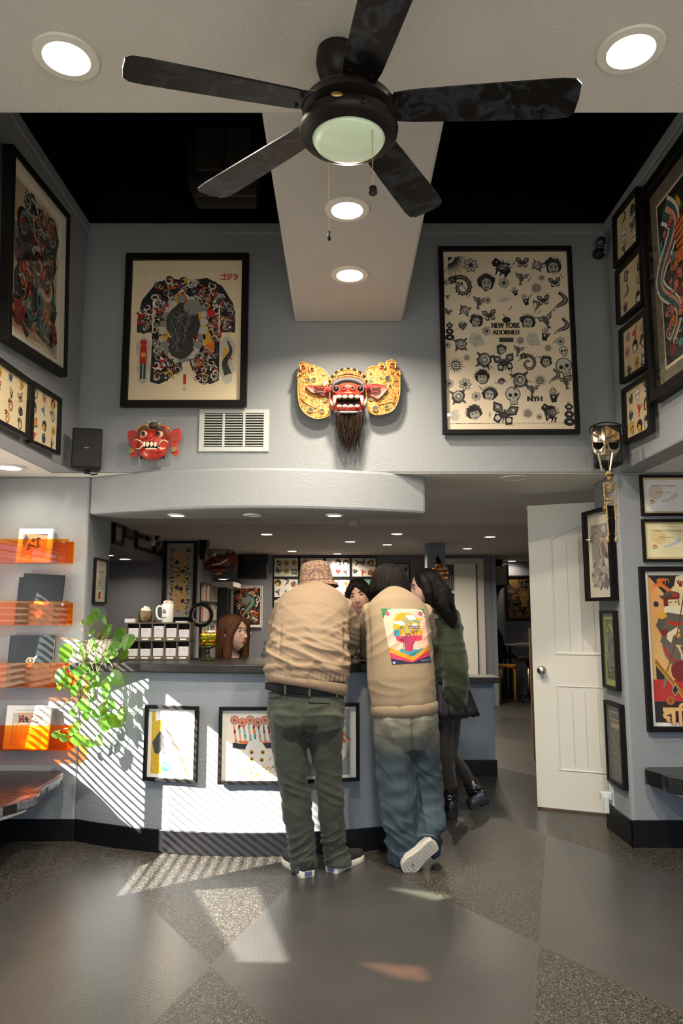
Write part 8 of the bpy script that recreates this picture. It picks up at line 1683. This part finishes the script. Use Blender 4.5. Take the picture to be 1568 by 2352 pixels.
    up = G().loft([ring(1.0, -.02), ring(.95, -.045), ring(.8, -.07), ring(.5, -.085)]); sh = ob('shoe', up, wt, r, smooth=True, ang=50)
    ob('sole', G().loft([ring(1.03, -.022), ring(1.05, -.012), ring(1.04, .004), ring(.97, .008)]), sl_, sh, smooth=True, ang=50)
    gr = G()
    for k in range(11):
        t = .05 + k * .08; w_ = .03; c = heel + d * (L * (t - .02)) + nrm * .0085; gr.tube([c - side * w_, c + d * .006, c + side * w_], .0012, 5)
    ob('sole_tread', gr, nm('tread_grey', (.35, .32, .27), .7), sh); c = heel + d * (L * .62) + nrm * .0088
    ob('sole_mark', G().tube([c - side * .006, c + d * .006, c + side * .010 - d * .004], [.001, .003, .001], 6), M['black'], sh)
sweat()
# ---------------------------------------------------------------- woman in the green sweater
def green():
    r = thing('person', 'woman in profile with long black hair, fuzzy green sweater, black skirt, tights and boots', 'person', (.72, 5.08, 0)); sk = skin('fair_skin', (.52, .32, .25))
    hc = P(978, 1352, 4.86); Hm = hmat(hc, -math.pi / 2 + .06, .14, .0, 1.0)
    b = G(); head_geo(b, Hm, .96)
    b.tube([P(1020, 1620, 5.05), P(1018, 1540, 5.03), P(1012, 1460, 5.0), P(1008, 1410, 4.96), P(1003, 1392, 4.94), P(996, 1375, 4.9), hc], [(.12, .10), (.10, .09), (.13, .10), (.12, .08), (.05, .05), (.045, .048), (.045, .05)], 18, lat=(1, .3, 0))
    wr = P(1046, 1592, 4.96); wl_ = V((.52, 4.85, 1.10))
    b.tube([P(1012, 1412, 4.96), P(1032, 1425, 4.95), P(1052, 1520, 4.93), wr], [.045, .042, .036, .026], 14); b.tube([P(1008, 1412, 4.96), P(990, 1425, 4.95), V((.56, 4.92, 1.13)), wl_], [.045, .042, .034, .024], 14); hand_geo(b, wr, (-.1, .1, -1), (-1, 0, 0), .80, 1, 1.0); hand_geo(b, wl_, (-.8, .3, 0), (0, 0, 1), .88, 1)
    K = [(1020, 1640, 5.06), (1022, 1735, 5.06), (1032, 1800, 5.10), (1032, 1850, 5.12)]; K2 = [(1034, 1640, 5.10), (1036, 1735, 5.08), (1062, 1770, 5.20), (1085, 1805, 5.26)]
    fuse('body', b, sk, r, .005, 3); face_parts(r.children[0], Hm, None, smile=True, wide=.96, lip=(.45, .12, .10))
    g = G(); g.tube([P(1024, 1600, 5.07), P(1026, 1650, 5.07)], [(.13, .11), (.12, .1)], 20, lat=(1, 0, 0))
    g.tube([P(1018, 1620, 5.06)] + [P(*k) for k in K], [.085, .075, .052, .050, .042], 16); g.tube([P(1034, 1620, 5.08)] + [P(*k) for k in K2], [.085, .075, .050, .046, .036], 16)
    fuse('tights', g, nm('sheer_black_tights', (.020, .014, .013), .6, sheen=.2), r, .006, 3)
    # skirt, pleated
    rings = []
    for t in [i / 6 for i in range(7)]:
        y = 1560 + 80 * t; c = P(1024 + 8 * t, y, 5.05); rings.append([c + V(((.135 + .055 * t + .012 * t * math.sin(a * 15)) * math.cos(a), (.11 + .05 * t + .012 * t * math.sin(a * 15)) * math.sin(a), .012 * t * math.sin(a * 15 + 1))) for a in [2 * math.pi * i / 120 for i in range(120)]])
    ob('skirt', G().loft(rings, 0, True), nm('black_pleated_cloth', (.010, .010, .013), .7), r, smooth=True)
    gm = fabric('fuzzy_green_knit', (0.013, 0.021, 0.005), (.022, .033, .009), .8, 90, None, sheen=.25, bd=.004)
    g = G(); g.tube([P(1020, 1560, 5.04), P(1018, 1530, 5.03), P(1014, 1480, 5.01), P(1012, 1440, 4.99), P(1010, 1415, 4.97), P(1006, 1400, 4.95), P(1002, 1390, 4.93)], [(.13, .12), (.155, .135), (.15, .13), (.15, .12), (.135, .105), (.09, .08), (.06, .058)], 28, lat=(1, .3, 0))
    g.tube([P(1010, 1416, 4.96), P(1026, 1422, 4.95), P(1036, 1470, 4.93), P(1044, 1530, 4.91), P(1047, 1580, 4.92), P(1047, 1612, 4.94), P(1046, 1630, 4.96)], [.075, .082, .088, .092, .088, .070, .036], 22)
    g.tube([P(1008, 1416, 4.96), P(996, 1425, 4.95), P(992, 1460, 4.93), V((.57, 4.90, 1.15)), wl_], [.07, .075, .07, .06, .04], 20)
    fuse('sweater', g, gm, r, .008, 6, lambda p, n: .010 * (rg(V((p.x, p.y, p.z + p.x)), 4, 4, 6, 3) - .4) + .006 * (rg(V((p.x, p.y, p.z)), 6, 6, 14, 5) - .4))
    hm = hairmat('long_black_hair', (.008, .006, .006)); g = G(); c = hc
    g.ell(c + V((.014, .0, .038)), (.100, .094, .098), 26, 16); g.tube([c + V((.05, 0, .04)), c + V((.085, -.01, -.03)), c + V((.105, -.02, -.09)), c + V((.14, -.02, -.15)), c + V((.165, 0, -.21)), c + V((.175, .0, -.26))], [.07, .085, .075, .055, .042, .012], 18)
    g.tube([c + V((-.035, -.060, .088)), c + V((-.012, -.084, .035)), c + V((.006, -.088, -.03)), c + V((.018, -.078, -.115))], [.026, .036, .036, .012], 14)
    h = fuse('hair', g, hm, r, .006, 4)
    g = G(); rr = random.Random(7)
    for i in range(120):
        x0 = rr.uniform(-.035, .10); q = rr.uniform(-.01, .01); Q = [c + V((x0 * .4, -.03, .118)), c + V((x0 * .7 - .01, -.075, .075)), c + V((x0, -.098 + abs(x0 - .04) * .3, .0 + q)), c + V((x0 + .02, -.09, -.06)), c + V((x0 + .06 * (x0 > .03) + .01, -.075, -.10 - rr.uniform(0, .06)))]
        g.tube(Q, [.0015, .003, .003, .0025, .0006], 5)
    ob('hair_strands', g, hm, h, smooth=True); ob('loose_strand', G().tube([c + V((-.03, -.08, .09)), c + V((-.045, -.085, .03)), c + V((-.03, -.08, -.03)), c + V((.0, -.08, -.10))], [.0015, .002, .002, .0008], 5), hm, h, smooth=True)
    ob('hair_ribbon', G().ell(c + V((.12, -.03, -.075)), (.025, .02, .02)).ell(c + V((.15, -.03, -.09)), (.03, .015, .018)), nm('black_ribbon', (.01, .01, .01), .6), h, smooth=True)
    bm_ = nm('black_boot_leather', (.012, .011, .012), .28, coat=.3)
    def boot(P1, heel, toe, up_):
        g = G(); so_ = G(); d, s, u = shoe(so_, g, heel, toe, .048, .075); a = ob('boot', g, bm_, r, smooth=True, ang=60)
        ob('boot_shaft', G().tube([P1, P1.lerp(heel + d * .06 + u * .09, .5), heel + d * .07 + u * .08], [.058, .055, .056], 20), bm_, a, smooth=True, ang=50); ob('lug_sole', so_, nm('black_rubber', (.015, .014, .014), .7), a); 
        ob('block_heel', G().box(-.036, .036, 0, .07, -.018, .012, 0, Matrix((s, d, u)).transposed().to_4x4() @ Matrix.Identity(4)) if False else G().tube([heel + d * .035 + u * .012, heel + d * .035 - u * .016], [(.038, .036), (.036, .034)], 12), nm('black_rubber', (.015, .014, .014), .7), a)
        ob('ankle_strap', G().torus(heel + d * .06 + u * .13, .060, .006, 'z', 28, 8), bm_, a, smooth=True); ob('buckle', G().torus(heel + d * .03 + u * .13 + V((-.02, -.055, 0)), .012, .0025, 'y', 16, 6), M['chrome'], a, smooth=True)
    boot(P(1030, 1805, 5.10), V((.735, 5.06, .018)), V((.68, 5.32, .018)), 0)
    hl = P(1122, 1838, 5.22); te = P(1076, 1872, 5.22); te.z = .03
    boot(P(1082, 1795, 5.26), hl, te, 0)
green()
# ---------------------------------------------------------------- smiling woman behind the counter
def smiling():
    hc = P(826, 1372, 5.02); r = thing('person', 'smiling dark haired woman behind the counter, glimpsed between the two tan backs', 'person', (hc.x, 5.1, .0)); sk = skin('olive_skin', (.52, .30, .21)); Hm = hmat(hc, -.22, .05, -.22, .98)
    b = G(); head_geo(b, Hm); b.tube([V((hc.x - .02, 5.10, .75)), V((hc.x - .02, 5.12, .95)), V((hc.x - .01, 5.10, 1.20)), V((hc.x, 5.08, 1.30)), V((hc.x, 5.06, 1.36)), hc], [(.14, .09), (.12, .09), (.16, .09), (.08, .06), (.048, .048), (.048, .05)], 18, lat=(1, 0, 0))
    for q in (-1, 1): e = V((hc.x + q * .2, 5.0, 1.10)); w_ = V((hc.x + q * .08, 4.86, 1.085)); b.tube([V((hc.x + q * .04, 5.1, 1.26)), V((hc.x + q * .15, 5.1, 1.26)), e, w_], [.045, .045, .035, .024], 14); hand_geo(b, w_, (-q * .8, -.25, 0), (0, 0, 1), .88, q)
    for q in (-1, 1): b.tube([V((hc.x + q * .07, 5.1, .8)), V((hc.x + q * .08, 5.12, .45)), V((hc.x + q * .08, 5.14, .05))], [.09, .06, .045], 12)
    bo = fuse('body', b, sk, r, .005, 3); face_parts(bo, Hm, None, smile=True, lip=(.40, .09, .08))
    g = G(); g.tube([V((hc.x - .02, 5.10, .80)), V((hc.x - .02, 5.12, .95)), V((hc.x - .01, 5.10, 1.20)), V((hc.x, 5.09, 1.29))], [(.16, .11), (.15, .11), (.18, .11), (.10, .08)], 24, lat=(1, 0, 0))
    for q in (-1, 1): g.tube([V((hc.x + q * .06, 5.1, 1.25)), V((hc.x + q * .155, 5.1, 1.25)), V((hc.x + q * .20, 5.0, 1.12)), V((hc.x + q * .12, 4.9, 1.10))], [.06, .062, .052, .04], 16)
    fuse('patterned_top', g, nm('grey_floral_cloth', (.30, .28, .27), .8, var=2, vscale=60, col2=(.05, .05, .05)), r, .007, 4)
    ob('trouser_legs', G().tube([V((hc.x - .08, 5.11, .85)), V((hc.x - .08, 5.12, .45)), V((hc.x - .08, 5.14, .0))], [.10, .085, .08], 14).tube([V((hc.x + .08, 5.11, .85)), V((hc.x + .08, 5.12, .45)), V((hc.x + .08, 5.14, .0))], [.10, .085, .08], 14), nm('black_trouser', (.012, .012, .014), .8), r, smooth=True)
    ob('lanyard', G().tube([V((hc.x - .05, 5.0, 1.33)), V((hc.x - .045, 4.985, 1.24)), V((hc.x - .03, 4.98, 1.12))], .006, 8), nm('yellow_lanyard', (.5, .28, .03), .6), r, smooth=True)
    hm = hairmat('dark_hair', (.010, .007, .006)); g = G(); g.ell((0, .016, .030), (.084, .098, .106), 26, 16, 0, Hm)
    for q in (-1, 1):
        g.tube([Hm @ V((q * .004, -.066, .098)), Hm @ V((q * .040, -.082, .072)), Hm @ V((q * .068, -.062, .030)), Hm @ V((q * .080, -.02, -.03)), Hm @ V((q * .070, .03, -.06))], [.016, .022, .022, .022, .02], 14)
    fuse('hair', g, hm, r, .005, 3)
smiling()
# ---------------------------------------------------------------- woman with glasses
def glasses():
    hc = P(538, 1455, 5.0); r = thing('person', 'seated woman with long reddish brown hair and round glasses behind the counter', 'person', (hc.x, 5.0, 0)); sk = skin('pale_skin', (.54, .32, .24)); Hm = hmat(hc, .95, -.05, 0, .98)
    b = G(); head_geo(b, Hm); b.tube([V((hc.x - .05, 5.06, .62)), V((hc.x - .05, 5.06, .85)), V((hc.x - .03, 5.05, 1.0)), V((hc.x - .025, 5.04, 1.07)), hc + V((-.02, .02, -.06)), hc], [(.15, .11), (.13, .09), (.14, .08), (.05, .05), (.043, .044), (.045, .05)], 18, lat=(1, 0, 0))
    for q in (-1, 1):
        w_ = V((hc.x + q * .10 + .05, 4.98, .80)); b.tube([V((hc.x - .03 + q * .05, 5.05, 1.01)), V((hc.x - .03 + q * .15, 5.05, 1.0)), V((hc.x - .03 + q * .19, 5.08, .78)), w_], [.045, .045, .035, .024], 14); hand_geo(b, w_, (.3, -.2, -.3), (0, -1, .3), .88, q)
        b.tube([V((hc.x - .05 + q * .08, 5.06, .64)), V((hc.x + q * .09, 4.98, .60)), V((hc.x + q * .09, 5.02, .05))], [.09, .06, .04], 12)
    bo = fuse('body', b, sk, r, .005, 3); face_parts(bo, Hm, None, smile=False, brow=(.09, .04, .02), lip=(.38, .10, .09))
    g = G(); g.tube([V((hc.x - .05, 5.06, .55)), V((hc.x - .05, 5.06, .85)), V((hc.x - .03, 5.05, 1.0)), V((hc.x - .025, 5.045, 1.05))], [(.17, .13), (.15, .11), (.16, .1), (.09, .07)], 22, lat=(1, 0, 0))
    for q in (-1, 1): g.tube([V((hc.x - .03 + q * .05, 5.05, 1.01)), V((hc.x - .03 + q * .15, 5.05, 1.0)), V((hc.x - .03 + q * .19, 5.08, .80))], [.055, .055, .045], 14)
    fuse('black_top', g, nm('black_jersey', (.015, .014, .016), .8), r, .008, 3)
    hm = hairmat('auburn_hair', (.075, .028, .012)); g = G(); g.ell((0, .016, .030), (.088, .098, .106), 26, 16, 0, Hm)
    for q in (-1, 1):
        g.tube([Hm @ V((q * .01, -.06, .10)), Hm @ V((q * .05, -.072, .07)), Hm @ V((q * .078, -.045, .01)), Hm @ V((q * .084, -.02, -.06)), Hm @ V((q * .085, -.01, -.15)), Hm @ V((q * .08, -.005, -.21))], [.018, .024, .026, .03, .032, .02], 14)
    g.tube([Hm @ V((0, .06, .05)), Hm @ V((0, .07, -.05)), Hm @ V((0, .07, -.15)), Hm @ V((0, .06, -.22))], [(.08, .05), (.095, .055), (.10, .05), (.08, .03)], 18, lat=Hm.to_3x3() @ V((1, 0, 0)))
    h = fuse('hair', g, hm, r, .005, 3); g = G(); rr = random.Random(3)
    for i in range(110):
        a = rr.uniform(-.3, math.pi + .3); x, y = .098 * math.cos(a), .028 + .098 * math.sin(a) * 1.0
        g.tube([Hm @ V((x * .3, y * .5, .128)), Hm @ V((x * .8, y * .85, .095)), Hm @ V((x, y, .02)), Hm @ V((x * 1.05, y, -.08)), Hm @ V((x * 1.05 + rr.uniform(-.01, .01), y - .01, -.20 - rr.uniform(0, .05)))], [.0015, .003, .003, .0028, .0006], 5)
    ob('hair_strands', g, hm, h, smooth=True)
    gm = nm('thin_gold_wire', (.30, .22, .14), .3, 1); g = G()
    sp = thing('eyeglasses', 'round thin wire glasses worn by the auburn haired woman', 'glasses', Hm @ V((0, -.1, .01)))
    for q in (-1, 1):
        T = Hm @ Matrix.Translation((q * .032, -.1015, .010)) @ Matrix.Rotation(q * .12, 4, 'Z'); ob('rim', G().torus((0, 0, 0), .0245, .0013, 'y', 32, 6, 0, T), gm, sp, smooth=True)
        ob('temple', G().tube([Hm @ V((q * .056, -.098, .014)), Hm @ V((q * .078, -.05, .014)), Hm @ V((q * .083, .0, .008))], .0013, 6), gm, sp, smooth=True)
    ob('bridge', G().tube([Hm @ V((-.008, -.104, .013)), Hm @ V((0, -.107, .016)), Hm @ V((.008, -.104, .013))], .0013, 6), gm, sp, smooth=True)
    ob('earring', G().cyl(Hm @ V((-.078, -.0, -.035)), Hm @ V((-.078, -.0, -.075)), .0025, n=8), nm('pearl', (.7, .65, .6), .3), r, smooth=True)
glasses()
ch = thing('desk_chair', 'black swivel chair holding the seated woman with glasses', 'chair', (-.78, 5.08, 0)); m = M['plastic']; x = P(538, 1455, 5.0).x - .04
ob('seat', G().box(x - .22, x + .22, 4.95, 5.12, .45, .53), m, ch, bevel=.03); ob('gas_column', G().cyl((x, 5.05, .05), (x, 5.05, .45), .03), M['chrome'], ch); ob('foot_ring', G().lathe([(.001, .06), (.15, .05), (.16, .0), (.001, 0)], (x, 5.05, 0), 24), m, ch, smooth=True)
